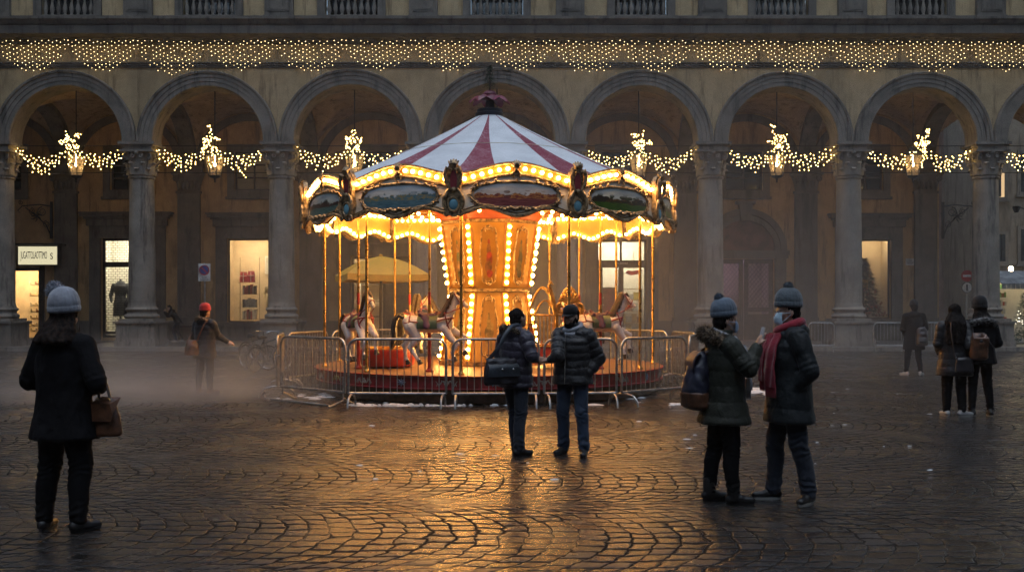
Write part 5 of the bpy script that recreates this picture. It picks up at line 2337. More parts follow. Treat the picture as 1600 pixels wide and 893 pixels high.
for k in range(24):
    xa = -.35 + (wk + .75) * k / 24
    q.add([(xa, -1.302, 2.72), (xa + (wk + .75) / 24 - .02, -1.302, 2.72), (xa + (wk + .75) / 24 - .02, -1.31, 2.5), (xa, -1.31, 2.5)], [(0, 1, 2, 3)])
q.build('awning', pm('grey_awning', (.30, .33, .36), .6), kk)
for xx in (.15, 1.2, 2.5):
    q = MB()
    q.box(xx, xx + .7, .3, .4, 2.9, 2.95)
    q.build('strip_lamp', emis('kiosk_lamp', (1, .85, .55), 6), kk)
MC = [pm('pack_cream', (.6, .5, .3), .5), pm('pack_red', (.45, .08, .05), .5), pm('pack_green', (.12, .25, .08), .5), pm('pack_white', (.65, .62, .55), .5), pm('pack_brown', (.2, .1, .05), .5)]
rn = random.Random(5)
q = MB()
for k in range(6):
    z = .5 + k * .40
    q.box(.05, .85, .65, 1.0, z, z + .03)
q.build('shelf', M['white_paint'], kk)
gd = thing('magazine_display', 'rows of small colourful packs on the lit kiosk shelves', 'packs', (kx0, Yk, 0))
for k in range(6):
    z = .532 + k * .40
    x = .08
    while x < .78:
        w = rn.uniform(.07, .13)
        b = MB()
        b.box(x, x + w, .66, .72, z, z + rn.uniform(.17, .30))
        b.build('pack', rn.choice(MC), gd)
        x += w + .015
ft = thing('kiosk_fir', 'green decorated fir with white lights under the kiosk awning', 'tree', (px(1603, Yk), Yk + .1, .15))
q = MB()
q.tube([(0, 0, 0), (0, 0, 2.2)], [.05, .02], 6)
q.build('trunk', M['wood_dark'], ft)


def fir(mb, H, R0, n, seed, z0=.1, ln=(.12, .25), wd=.03):
    rn_ = random.Random(seed)
    for _ in range(n):
        u = rn_.random() ** .75
        z = z0 + (H - z0) * u
        R_ = R0 * (1 - u) ** .85 + .03
        a = rn_.random() * 2 * PI
        r0 = R_ * rn_.uniform(.3, .95)
        p = Vector((r0 * math.cos(a), r0 * math.sin(a), z))
        d = Vector((math.cos(a + rn_.uniform(-.5, .5)), math.sin(a + rn_.uniform(-.5, .5)), rn_.uniform(-.6, .35))).normalized() * rn_.uniform(*ln)
        s = Vector((-d.y, d.x, rn_.uniform(-.05, .05))).normalized() * wd
        mb.add([p - s, p + s, p + d], [(0, 1, 2)])


q = MB()
fir(q, 2.2, .65, 700, 4)
q.build('crown', M['fir'], ft)
q = MB()
for i in range(40):
    u = rn.random()
    a = rn.uniform(PI, 2 * PI)
    R_ = .66 * (1 - u) + .05
    q.octa((R_ * math.cos(a), R_ * math.sin(a), .2 + 1.9 * u), .022)
tag(q.build('fairy_light', emis('fir_light', (1, .9, .7), 2.2, sample=False), ft), kind='stuff')
lk = thing('bulkhead_lamp', 'bright warm lamp above the kiosk awning', 'lamp', (px(1578, Yk + .9), Yk + .9, pz(420, Yk + .9)))
q = MB()
q.ell((0, -.1, 0), (.11, .11, .13), 12, 8)
q.build('globe', emis('kiosk_globe', (1, .72, .38), 25), lk)
q = MB()
q.tube([(0, -.1, -.12), (0, -.1, -.6)], .03, 6)
q.build('stand', M['iron'], lk)
# plant tub hedge in front of the kiosk
bx = thing('box_hedge', 'low dark green hedge in front of the lit kiosk', 'hedge', (px(1592, 46), 46, 0))
q = MB()
rn2 = random.Random(8)
for i in range(900):
    p = Vector((rn2.uniform(-.9, 1.2), rn2.uniform(-.25, .25), rn2.uniform(.1, .62)))
    d = Vector((rn2.uniform(-1, 1), rn2.uniform(-1, 1), rn2.uniform(-.3, 1))).normalized() * .09
    s = Vector((-d.y, d.x, rn2.uniform(-.05, .05))).normalized() * .03
    q.add([p - s, p + s, p + d], [(0, 1, 2)])
q.build('foliage', M['fir'], bx)

# ================================================================ goods in the shop windows
# bay2: shelf tower with red gift bags and books, mannequin, framed print
h = HOL['bay2']
yy = YR + 1.05
st = thing('display_shelf', 'glass shelf tower holding bags and books in the gift shop window', 'shelf', (rx(378), yy, 0))
zsh = [rz(440), rz(459), rz(480), rz(499)]
for z in zsh:
    q = MB()
    q.box(-.42, .52, -.15, .15, z - .02, z)
    q.build('shelf_board', M['glass'], st)
for x in (-.40, .50):
    q = MB()
    q.tube([(x, .12, h[2]), (x, .12, rz(400))], .012, 6)
    q.build('post', M['chrome'], st)
MB_ = [pm('gift_red', (.50, .03, .05), .4), pm('gift_crimson', (.38, .02, .05), .4), pm('book_dark', (.05, .04, .04), .5), pm('book_red', (.3, .06, .06), .5), pm('book_grey', (.25, .25, .26), .5), pm('book_white', (.6, .58, .52), .5)]


def bag(x, z, w, hh, mat, lb, y=yy):
    r = thing('gift_bag', lb, 'gift bag', (x, y, z + .001), 0)
    q = MB()
    q.loft([[(-w / 2, -.07, 0), (w / 2, -.07, 0), (w / 2, .07, 0), (-w / 2, .07, 0)], [(-w / 2, -.06, hh * .55), (w / 2, -.06, hh * .55), (w / 2, .06, hh * .55), (-w / 2, .06, hh * .55)], [(-w * .40, -.02, hh), (w * .40, -.02, hh), (w * .40, .02, hh), (-w * .40, .02, hh)]], 0, False)
    q.build('sack', mat, r)
    q = MB()
    q.tube([(-.06, -.03, hh), (-.05, -.03, hh + .1), (.05, -.03, hh + .1), (.06, -.03, hh)], .012, 5)
    q.tube([(-w * .45, -.075, hh * .6), (w * .45, -.075, hh * .6)], .018, 5)
    q.tube([(0, -.075, .02), (0, -.07, hh * .9)], .018, 5)
    q.build('ribbon', MB_[5], r)


bag(rx(371), zsh[0], .34, .48, MB_[0], 'red gift bag with white ribbon, on the top shelf, outermost of two')
bag(rx(383), zsh[0], .34, .52, MB_[1], 'crimson gift bag with white ribbon, on the top shelf, second of two')
for k, z in enumerate(zsh[1:]):
    x = rx(370)
    j = 0
    while x < rx(390):
        w = rn.uniform(.05, .10)
        bo = thing('book', ['pair of upright books', 'leaning book', 'upright book'][j % 3] + ' on the ' + ['second', 'third', 'lowest'][k] + ' glass shelf of the gift shop window', 'book', (x + w / 2, yy, z + .001), 0, 'books on the gift shop shelves')
        bo['label'] = 'upright book on the ' + ['second', 'third', 'lowest'][k] + ' glass shelf of the gift shop window'
        b = MB()
        hh = rn.uniform(.32, .46)
        b.box(-w / 2 + .004, w / 2 - .004, -.09, .09, .004, hh - .004)
        b.build('pages', MB_[5], bo)
        b = MB()
        b.box(-w / 2, -w / 2 + .004, -.10, .10, 0, hh)
        b.box(w / 2 - .004, w / 2, -.10, .10, 0, hh)
        b.box(-w / 2, w / 2, -.104, -.1005, 0, hh)
        b.build('cover', rn.choice(MB_[2:]), bo)
        x += w + .012
        j += 1
fr_ = thing('framed_print', 'white framed print on the back wall of the gift shop window', 'picture', (rx(414) - .06, YR + 1.96, rz(411)))
q = MB()
for a, b_, c, d in ((-.42, .42, .36, .42), (-.42, .42, -.42, -.36), (-.42, -.36, -.359, .359), (.36, .42, -.359, .359)):
    q.box(a, b_, -.03, .03, c, d)
q.build('frame', M['white_paint'], fr_)
q = MB()
q.box(-.36, .36, 0, .02, -.36, .36)
q.build('sheet', MB_[5], fr_)
q = MB()
q.tube([(-.25, -.005, 0), (-.1, -.005, .05), (0, -.005, -.03), (.15, -.005, .04), (.25, -.005, 0)], .012, 4)
q.build('pen_stroke', MB_[2], fr_)


def mannequin(loc, H, mat, mat2, lb, head=True):
    r = thing('mannequin', lb, 'mannequin', loc)
    s = H / 1.75
    q = MB()
    q.rings([(0, 0, .55 * s, .20 * s, .15 * s), (0, 0, .9 * s, .18 * s, .13 * s), (0, 0, 1.1 * s, .14 * s, .11 * s), (0, 0, 1.35 * s, .20 * s, .12 * s), (0, 0, 1.45 * s, .12 * s, .08 * s), (0, 0, 1.5 * s, .05 * s, .05 * s)], 16)
    for sg in (-1, 1):
        q.cap((sg * .18 * s, 0, 1.38 * s), (sg * .25 * s, -.05, 1.1 * s), .06 * s, .05 * s, 10)
        q.cap((sg * .25 * s, -.05, 1.1 * s), (sg * .2 * s, -.18, .95 * s), .05 * s, .035 * s, 10)
    blob_obj('dress', q, .022, mat, r, 4)
    q = MB()
    if head:
        q.ell((0, 0, 1.63 * s), (.08 * s, .095 * s, .12 * s), 12, 10)
    q.tube([(0, 0, .0), (0, 0, 1.55 * s)], .03 * s, 8)
    q.lathe([(.22 * s, 0), (.22 * s, .02), (.03, .04)], 16)
    q.build('body', mat2, r)
    return r


mannequin((rx(416), YR + .9, h[2]), 2.0, pm('cream_dress', (.60, .50, .28), .7), pm('doll_skin', (.5, .38, .3), .5), 'mannequin in a cream dress at the edge of the gift shop window')
# bay1: hanging coat and bag
h = HOL['bay1']
mannequin((rx(176), YR + .9, h[2]), 3.0, pm('dark_coat_cloth', (.06, .06, .07), .8), M['black'], 'tall dark coat on a stand behind the brick patterned grille', False)
bg_ = thing('shop_handbag', 'dark handbag hanging behind the brick patterned grille', 'handbag', (rx(192), YR + .8, rz(470)))
q = MB()
q.cap((-.12, 0, -.12), (.12, 0, -.12), .17, .17, 12, sq=.5)
q.build('pouch', M['black'], bg_)
q = MB()
q.tube([(-.12, 0, 0), (-.1, 0, .25), (0, 0, .34), (.1, 0, .25), (.12, 0, 0)], .018, 6)
q.build('handle', M['black'], bg_)
# bay5: red counter, shelves with boxes, poster
h = HOL['bay5']
ct = thing('shop_counter', 'red panelled counter behind the left leaf of the bright shop door', 'counter', (rx(951), YR + 1.2, h[2]))
q = MB()
q.box(-.62, .42, -.3, .3, .003, 2.15)
q.build('panel', pm('counter_red', (.36, .03, .04), .4), ct)
for k in range(3):
    q = MB()
    q.box(-.55, -.15, -.312, -.302, 1.05 + k * .33, 1.12 + k * .33)
    q.build('stripe', M['white_paint'], ct)
q = MB()
q.box(-.66, .46, -.34, .34, 2.153, 2.22)
q.build('top', M['wood_dark'], ct)
sh_ = thing('stock_shelf', 'pale wooden stock shelf behind the right leaf of the bright shop door', 'shelf', (rx(991), YR + 1.3, h[2]))
for k in range(5):
    q = MB()
    q.box(-.5, .5, -.2, .2, .05 + .52 * k, .09 + .52 * k)
    q.build('shelf_board', pm('pale_wood', (.55, .40, .2), .5), sh_)
for s in (-1, 1):
    q = MB()
    q.box(s * .52 - .02, s * .52 + .02, -.2, .2, .0, 2.25)
    q.build('side_panel', M['white_paint'], sh_)
NB = ['white', 'tan', 'yellow', 'brown', 'grey']
CB = [(.65, .62, .58), (.5, .33, .15), (.6, .45, .08), (.2, .11, .06), (.3, .3, .3)]
j = 0
for k in range(4):
    x = -.46
    while x < .3:
        w = rn.uniform(.16, .3)
        c = (j * 2 + k) % 5
        bo = thing('carton', NB[c] + ' carton on the ' + ['lowest', 'second', 'third', 'fourth'][k] + ' board of the pale stock shelf', 'box', (rx(991) + x + w / 2, YR + 1.25, h[2] + .091 + .52 * k), 0, 'cartons on the pale stock shelf')
        b = MB()
        hh = rn.uniform(.16, .36)
        b.box(-w / 2, w / 2, -.12, .12, .001, hh)
        b.box(-w / 2 - .01, w / 2 + .01, -.13, .13, hh + .001, hh + .04)
        b.build('box', pm('carton_' + NB[c], CB[c], .6), bo)
        x += w + .04
        j += 1
po_ = thing('red_ornament', 'red bird shaped cut out hanging over the pale stock shelf', 'ornament', (rx(994), YR + .8, rz(425)))
q = MB()
q.poly([(-.4, .0), (-.15, -.12), (.2, -.05), (.42, .14), (.1, .12), (-.1, .08), (-.28, .12)], -.02, .02)
q.build('cut_out', M['red_paint'], po_)
q = MB()
q.tube([(0, 0, .1), (0, 0, 1.0)], .006, 4)
q.build('thread', M['cable'], po_)
# bay3 left: shelf lines and lamps
cf = thing('cafe_rack', 'dim shelf rack with a white rail behind the lit pane under the parasol', 'shelf', (rx(575), YR + 1.6, 0))
for z in (1.2, 1.9, 2.7, 3.3):
    q = MB()
    q.box(-.75, .7, -.15, .15, z, z + .05)
    q.build('shelf_board', M['wood_dark'], cf)
q = MB()
q.tube([(-.55, -.3, .4), (-.55, -.3, 3.1)], .05, 8)
q.build('post', M['white_paint'], cf)
# bay7: dressed tree
h = HOL['bay7']
xt = rx(1361)
dt = thing('window_tree', 'dark Christmas tree with pink baubles inside the shop window', 'tree', (xt, YR + .95, h[2]))
q = MB()
q.tube([(0, 0, 0), (0, 0, 2.3)], [.05, .02], 6)
q.build('trunk', M['wood_dark'], dt)
q = MB()
fir(q, 2.75, 1.0, 2600, 9, .05, (.14, .30), .045)
for s in (0, 1):
    pass
q.build('crown', pm('dark_fir', (.05, .04, .03), .7, var=.5, scale=12), dt)
q = MB()
for i in range(46):
    u = rn.random() ** 1.5
    a = rn.uniform(PI, 2 * PI)
    R_ = .98 * (1 - u) + .04
    q.ell((R_ * math.cos(a), R_ * math.sin(a), .15 + 2.4 * u), .05, 8, 6)
tag(q.build('bauble', pm('pink_bauble', (.55, .25, .22), .25, .3), dt), kind='stuff')
mq = thing('window_garland', 'heap of pink and brown decorations at the foot of the window tree', 'decorations', (rx(1374), YR + .8, h[2]))
q = MB()
fir(q, .95, .5, 500, 12, .02, (.08, .18), .03)
q.build('foliage', pm('bronze_leaves', (.16, .08, .05), .5, var=.5, scale=10), mq)
q = MB()
for i in range(22):
    u = rn.random()
    a = rn.uniform(PI, 2 * PI)
    R_ = .5 * (1 - u) + .03
    q.ell((R_ * math.cos(a), R_ * math.sin(a), .05 + .85 * u), .045, 8, 6)
tag(q.build('bauble', pm('rose_bauble', (.6, .32, .28), .25, .3), mq), kind='stuff')
cdn = thing('window_card', 'square amber card propped on the window tree', 'card', (rx(1357), YR + .55, rz(443)))
q = MB()
q.obox((0, 0, 0), (.34, .02, .40), Matrix.Rotation(.12, 3, 'Y'))
q.build('sheet', pm('amber_card', (.62, .34, .1), .6), cdn)
# shoe shop shelves and shoes
h = HOL['shoe']
ys = YR + 1.2
ss = thing('shoe_rack', 'tall rack of glowing shoe shelves in the shop left of the bobble hat', 'shelf', (rx(46), ys, 0))
zz = [rz(y) for y in (444, 462, 478, 488, 499, 510, 519)]
for z in zz:
    q = MB()
    q.box(-.55, .75, -.16, .16, z - .03, z)
    q.build('shelf_board', M['room_warm'], ss)
MS = [pm('shoe_tan', (.5, .33, .14), .4), pm('shoe_gold', (.6, .45, .2), .35), pm('shoe_brown', (.2, .1, .05), .4), pm('shoe_cream', (.65, .55, .38), .4)]
NSn = ['tan', 'gold', 'brown', 'cream']
sid = 0
for k, z in enumerate(zz):
    for j in range(5):
        x = rx(46) - .42 + .24 * j + rn.uniform(-.03, .03)
        c = rn.randrange(4)
        so_ = thing('shoe', NSn[c] + ' shoe on the ' + ['top', 'second', 'third', 'fourth', 'fifth', 'sixth', 'lowest'][k] + ' shelf of the lit shoe shop', 'shoe', (x, ys - .05, z + .001), rn.uniform(.4, 1.0), 'shoes on the lit shop shelves')
        q = MB()
        q.cap((-.06, 0, .045), (.09, 0, .03), .045, .03, 8)
        q.cap((-.07, 0, .05), (-.08, 0, .13), .04, .042, 8)
        q.build('upper', MS[c], so_)
        q = MB()
        q.box(-.11, .12, -.035, .035, 0, .012)
        q.build('sole', M['black'], so_)

bn_ = thing('bench', 'low dark bench against the arcade wall behind the bent man', 'bench', (rx(297), YR - .45, .15))
q = MB()
q.box(-.55, .55, -.18, .18, .62, .70)
q.build('seat', M['wood_dark'], bn_)
for s in (-1, 1):
    q = MB()
    q.box(s * .42 - .06, s * .42 + .06, -.15, .15, .002, .618)
    q.build('leg', M['stone_dark'], bn_)

# ================================================================ snow left on the ground
M['snow'] = pm('old_snow', (.62, .64, .66), .65, var=.1, scale=12, bump=.5, bscale=40, bdist=.02)
rs = random.Random(21)
q = MB()


def clump(x, y, r, hgt):
    n = 14
    rings = []
    ph = rs.random() * 9
    for k, (f, z) in enumerate(((1.0, -.005), (.86, .4), (.55, .8), (.2, 1.0))):
        rings.append([(x + r * f * math.cos(2 * PI * i / n) * 1.7 * (1 + .28 * math.sin(3 * 2 * PI * i / n + ph) + .12 * math.sin(5 * 2 * PI * i / n + ph * 2)), y + r * f * math.sin(2 * PI * i / n) * (1 + .25 * math.sin(2 * 2 * PI * i / n + ph)),
                       hgt * z + (rs.uniform(-.15, .15) * hgt if k else 0)) for i in range(n)])
    q.loft(rings, 0, True)


for i in range(46):
    u = rs.random()
    clump(-2.66 + 2.7 * u ** 1.2, 16.62 + .12 * rs.random() + .1 * abs(u - .5), rs.uniform(.02, .085) * (1 if math.sin(u * 23) > -.3 else .4), rs.uniform(.012, .045))
for i in range(26):
    clump(px(rs.uniform(1160, 1200), 19.6), rs.uniform(18.8, 20.6), rs.uniform(.05, .12), rs.uniform(.01, .03))
for i in range(16):
    clump(rs.uniform(-4.3, -3.2), rs.uniform(17.9, 19.0), rs.uniform(.03, .08), rs.uniform(.01, .03))
for i in range(14):
    clump(rs.uniform(.8, 3.4), rs.uniform(16.7, 18.4), rs.uniform(.03, .09), rs.uniform(.01, .03))
for i in range(46):
    y = rs.uniform(9.5, 22)
    clump(rs.uniform(-.2, .55) * y * .8, y, rs.uniform(.008, .03), rs.uniform(.004, .01))
tag(q.build('snow', M['snow']), kind='stuff')
# ================================================================ people
M['skin'] = pm('skin', (.48, .29, .21), .5, var=.12, scale=8, bump=.06)
M['skin_dark'] = pm('skin_tan', (.50, .31, .23), .5, var=.12, scale=8, bump=.06)


def cloth(name, col, rough=.8, **kw):
    t = NT(name)
    v = t.obj()
    f = t.noise(v, 4, 4, .6)
    w = t.noise(v, 320, 2, .5)
    c = t.mix(t.smooth(f, .3, .7), tuple(x * .62 for x in col), tuple(min(1, x * 1.15) for x in col))
    n = t.bump(t.noise(v, 16, 4, .65), .55, .02)
    n = t.bump(w, .25, .002, n)
    return t.out(c, rough, 0, n, spec=kw.get('spec', .3), sheen=kw.get('sheen', .15))


M['coat_black'] = cloth('black_coat', (.006, .006, .0075), .85, sheen=0, spec=.15)
M['puffer_plum'] = cloth('plum_puffer', (.035, .028, .045), .42, spec=.45)
M['puffer_black'] = cloth('black_puffer', (.014, .013, .014), .45, spec=.4)
M['parka_olive'] = cloth('olive_parka', (.020, .022, .014), .6, sheen=.05)
M['parka_navy'] = cloth('navy_parka', (.009, .013, .015), .6, sheen=.03)
M['puffer_grey'] = cloth('grey_puffer', (.018, .020, .026), .6, spec=.3)
M['jeans'] = cloth('blue_jeans', (.030, .048, .085), .8)
M['jeans_dark'] = cloth('dark_jeans', (.020, .026, .040), .8)
M['leggings'] = cloth('black_leggings', (.006, .006, .007), .85, sheen=0, spec=.15)
M['knit_grey'] = cloth('grey_knit', (.33, .35, .40), .9, sheen=.4)
M['knit_blue'] = cloth('slate_knit', (.13, .17, .22), .9, sheen=.4)
M['knit_dark'] = cloth('charcoal_knit', (.09, .11, .125), .9, sheen=.4)
M['knit_red'] = cloth('red_knit', (.50, .03, .03), .9, sheen=.4)
M['knit_black'] = cloth('black_knit', (.012, .012, .013), .9)
M['scarf_red'] = cloth('red_scarf', (.26, .012, .028), .85, sheen=.3)
M['scarf_grey'] = cloth('grey_scarf', (.36, .37, .40), .85, sheen=.3)
M['mask_blue'] = cloth('surgical_mask', (.50, .66, .76), .7)
M['mask_pattern'] = cloth('patterned_mask', (.25, .33, .45), .7)
M['fur_brown'] = pm('brown_fur', (.22, .155, .10), .9, var=.5, scale=30, bump=0)
M['fur_grey'] = pm('grey_fur', (.25, .24, .23), .9, var=.5, scale=30, bump=0)
M['leather_brown'] = pm('brown_leather', (.12, .048, .022), .4, var=.35, scale=8, bump=.25)
M['leather_dark'] = pm('dark_leather', (.030, .026, .030), .38, var=.35, scale=8, bump=.25)
M['leather_navy'] = pm('navy_leather', (.022, .024, .045), .4, var=.35, scale=8, bump=.25)
M['canvas_bag'] = pm('slate_bag_cloth', (.028, .036, .046), .5, var=.3, scale=12, bump=.3)
M['hair_dark'] = pm('dark_hair', (.010, .007, .006), .75, var=.5, scale=40, bump=.6, bscale=90, spec=.15)
M['hair_brown'] = pm('brown_hair', (.020, .011, .007), .75, var=.5, scale=40, bump=.6, bscale=90, spec=.15)
M['boot'] = pm('black_boot', (.014, .013, .013), .4, var=.3, bump=.2)
M['sneaker_white'] = pm('white_sneaker', (.46, .45, .43), .5, var=.12, bump=.1)
M['sole_white'] = pm('white_sole', (.36, .35, .32), .5, bump=.05)
M['eye_white'] = pm('eye', (.5, .48, .45), .2, bump=0)

BASE = dict(head=(0, -.02, 1.605), neck=(0, .012, 1.45), chest=(0, .0, 1.28), waist=(0, 0, 1.07), pelvis=(0, 0, .93),
            shL=(.178, .01, 1.395), elL=(.245, .04, 1.12), wrL=(.235, -.06, .89), shR=(-.178, .01, 1.395), elR=(-.245, .04, 1.12), wrR=(-.235, -.06, .89),
            hiL=(.09, 0, .90), knL=(.10, -.025, .49), anL=(.105, .02, .085), hiR=(-.09, 0, .90), knR=(-.10, -.025, .49), anR=(-.105, .02, .085),
            toL=(.25, -1, 0), toR=(-.25, -1, 0), hdL=(0, -.25, -1), hdR=(0, -.25, -1))


def hand(b, wr, d, side, curl=.5, up=None):
    """palm, four unequal bent fingers and a thumb from the side of the palm, rooted in the wrist"""
    wr, d = Vector(wr), Vector(d).normalized()
    a = Vector(up) if up else Vector((side, 0, 0))
    nrm = (a - d * a.dot(d)).normalized()          # back of the hand
    lat = d.cross(nrm).normalized() * side          # across the palm
    b.cap(wr, wr + d * .03, .026, .028, 10, sq=.8, up=nrm)
    LEN = (.070, .080, .074, .058)
    for i in range(4):
        o = (i - 1.5) * .019
        k = wr + d * (.088 - abs(i - 1.2) * .004) + lat * o
        b.cap(wr + d * .02 + lat * o * .6, k, .016, .012, 8)
        p, dd = k, d.copy()
        for s in range(3):
            dd = (dd - nrm * (curl * (.55 if s == 0 else .8))).normalized()
            q = p + dd * LEN[i] * (.45, .32, .23)[s]
            b.cap(p, q, .0105 - .0012 * s, .0098 - .0012 * s, 8)
            p = q
    t0 = wr + d * .025 - lat * .020
    t1 = t0 + (d * .6 - lat * .65 - nrm * .3).normalized() * .045
    t2 = t1 + (d * .9 - lat * .15 - nrm * .45).normalized() * .034
    b.cap(t0, t1, .015, .0125, 8)
    b.cap(t1, t2, .0125, .010, 8)


def furball(name, mat, parent, c, r, n, ln, seed=1, core=.86):
    rn_ = random.Random(seed)
    q = MB()
    q.ell(c, r * core, 14, 10)
    for _ in range(n):
        d = Vector((rn_.gauss(0, 1), rn_.gauss(0, 1), rn_.gauss(0, 1))).normalized()
        p = Vector(c) + d * r * core * .96
        t = (d + Vector((rn_.gauss(0, .35), rn_.gauss(0, .35), rn_.gauss(0, .35)))).normalized()
        s = t.cross(Vector((rn_.gauss(0, 1), rn_.gauss(0, 1), rn_.gauss(0, 1)))).normalized() * r * .05
        q.add([p - s, p + s, p + t * ln * rn_.uniform(.5, 1.1)], [(0, 1, 2)])
    return q.build(name, mat, parent)


def furline(name, mat, parent, pts, r, n, ln, seed=1):
    rn_ = random.Random(seed)
    q = MB()
    q.tube(pts, r * .8, 8)
    for _ in range(n):
        i = rn_.randrange(len(pts) - 1)
        c = Vector(pts[i]).lerp(Vector(pts[i + 1]), rn_.random())
        d = Vector((rn_.gauss(0, 1), rn_.gauss(0, 1), rn_.gauss(0, 1))).normalized()
        p = c + d * r * .75
        t = (d + Vector((rn_.gauss(0, .4), rn_.gauss(0, .4), rn_.gauss(0, .4)))).normalized()
        s = t.cross(Vector((rn_.gauss(0, 1), rn_.gauss(0, 1), rn_.gauss(0, 1)))).normalized() * .004
        q.add([p - s, p + s, p + t * ln * rn_.uniform(.5, 1.1)], [(0, 1, 2)])
    return q.build(name, mat, parent)


class Person:
    def __init__(s, label, loc, rz_, H, pose=None, voxel=.009, skin='skin', head=(0, 0), hair=None):
        s.root = thing('person', label, 'person', loc, rz_)
        s.k = H / 1.72
        s.root.scale = (s.k,) * 3
        s.loc, s.rz = Vector(loc), rz_
        s.J = {k: Vector(v) for k, v in BASE.items()}
        for k, v in (pose or {}).items():
            s.J[k] = Vector(v)
        s.vx = voxel
        s.HM = Matrix.Rotation(head[0], 3, 'Z') @ Matrix.Rotation(head[1], 3, 'X')
        s.skin, s.curl = skin, {}
        s.bagpts = []

    def L(s, x, y, Y):
        """photo position at distance Y -> the person's own space"""
        p = Vector((px(x, Y), Y, pz(y, Y))) - s.loc
        return Matrix.Rotation(-s.rz, 3, 'Z') @ p / s.k

    def hp(s, x, y, z):
        """head space -> body space"""
        return s.J['head'] + s.HM @ Vector((x, y, z))

    def body(s, curlL=.5, curlR=.5, beard=False):
        J, b = s.J, MB()
        P = [('pelvis', -.04, .155, .115), ('pelvis', .06, .15, .11), ('waist', 0, .128, .095), ('chest', -.05, .145, .105), ('chest', .04, .155, .11), ('neck', -.03, .10, .07), ('neck', .0, .055, .055)]
        b.rings([(J[n].x, J[n].y, J[n].z + dz, rx_, ry) for n, dz, rx_, ry in P], 18)
        b.cap(J['neck'] - Vector((0, 0, .05)), s.hp(0, .02, -.05), .056, .052, 12)
        # head: skull, jaw, brow, nose, lips, ears
        def he(c, r):
            b.ell(s.hp(*c), r, 14, 10, M=s.HM)
        he((0, .012, .025), (.074, .093, .092))
        he((0, -.018, -.035), (.058, .068, .075))
        he((0, -.052, -.088), (.034, .030, .026))
        for sg in (-1, 1):
            he((sg * .036, -.050, -.020), (.026, .030, .026))
            he((sg * .030, -.074, .022), (.026, .014, .010))
            he((sg * .076, .012, -.008), (.010, .020, .030))
        b.cap(s.hp(0, -.082, .012), s.hp(0, -.104, -.026), .009, .014, 8)
        he((0, -.084, -.058), (.024, .012, .007))
        he((0, -.082, -.071), (.021, .012, .008))
        for sd, sg in (('L', 1), ('R', -1)):
            b.cap(J['sh' + sd] - Vector((sg * .06, 0, -.01)), J['sh' + sd], .065, .056, 12)
            b.cap(J['sh' + sd], J['el' + sd], .052, .041, 12)
            b.cap(J['el' + sd], J['wr' + sd], .041, .027, 12)
            hand(b, J['wr' + sd], J['hd' + sd], sg, curlL if sd == 'L' else curlR, up=J.get('up' + sd))
            b.cap(J['hi' + sd], J['kn' + sd], .082, .056, 12)
            b.cap(J['kn' + sd], (J['kn' + sd] * .6 + J['an' + sd] * .4) + Vector((0, .012, 0)), .054, .055, 12)
            b.cap(J['kn' + sd] * .6 + J['an' + sd] * .4 + Vector((0, .012, 0)), J['an' + sd], .053, .036, 12)
            f = J['to' + sd].normalized()
            b.cap(J['an' + sd] + Vector((0, 0, -.035)), J['an' + sd] + f * .13 + Vector((0, 0, -.045)), .036, .030, 10)
        me = remesh(b, s.vx, 3, .5)
        o = put('body', me, M[s.skin], s.root)
        for sg in (-1, 1):
            q = MB()
            q.ell(s.hp(sg * .031, -.078, .004), (.012, .010, .009), 10, 8)
            q.build('eye', M['eye_white'], s.root)
            q = MB()
            q.ell(s.hp(sg * .031, -.0865, .003), (.0055, .003, .0055), 8, 6)
            q.build('pupil', M['black'], s.root)
        return o

    def legs(s, mat, r=(.098, .072, .066, .056), name='trousers', wr=.006, low=.10):
        J, b = s.J, MB()
        b.rings([(J['pelvis'].x, J['pelvis'].y, z, a, c) for z, a, c in ((J['pelvis'].z - .10, .14, .115), (J['pelvis'].z - .03, .172, .135), (J['pelvis'].z + .08, .165, .128), (J['pelvis'].z + .16, .145, .11))], 18)
        for sd in 'LR':
            hi, kn, an = J['hi' + sd], J['kn' + sd], J['an' + sd]
            b.cap(hi, kn, r[0], r[1], 14)
            mid = kn * .62 + an * .38 + Vector((0, .014, 0))
            b.cap(kn, mid, r[1], r[2], 14)
            end = an + Vector((0, 0, low - .085))
            b.cap(mid, end, r[2], r[3], 14)
        me = remesh(b, s.vx, 4)

        def fn(co, no):
            d = vnoise(co * np.array([1, 1, 1.9]), 9, 3.1) * wr
            for sd in 'LR':
                kz, az = J['kn' + sd].z, J['an' + sd].z + .06
                for z0, w in ((kz, .10), (az, .09)):
                    g = np.exp(-((co[:, 2] - z0) / w) ** 2)
                    d = d + wr * .45 * g * np.sin(co[:, 2] * 110 + vnoise(co, 9, 7) * 9 + co[:, 0] * 30)
            return d
        displace(me, fn)
        return put(name, me, M[mat], s.root)

    def coat(s, mat, hem=.70, full=1.0, flare=1.0, arm=1.0, puff=0.0, period=.085, wr=.008, hood=False, collar=True, name='coat', seed=1.0, cuffs=(True, True), shr=1.0):
        J, b = s.J, MB()
        pv, w, ch, nk = J['pelvis'], J['waist'], J['chest'], J['neck']
        f = full
        R_ = []
        if hem < pv.z - .05:
            R_.append((pv.x, pv.y, hem, .222 * f * flare, .175 * f * flare))
            R_.append((pv.x, pv.y, hem + .02, .228 * f * flare, .18 * f * flare))
            R_.append((pv.x, pv.y, (hem + pv.z) / 2, .215 * f * (1 + flare) / 2, .170 * f * (1 + flare) / 2))
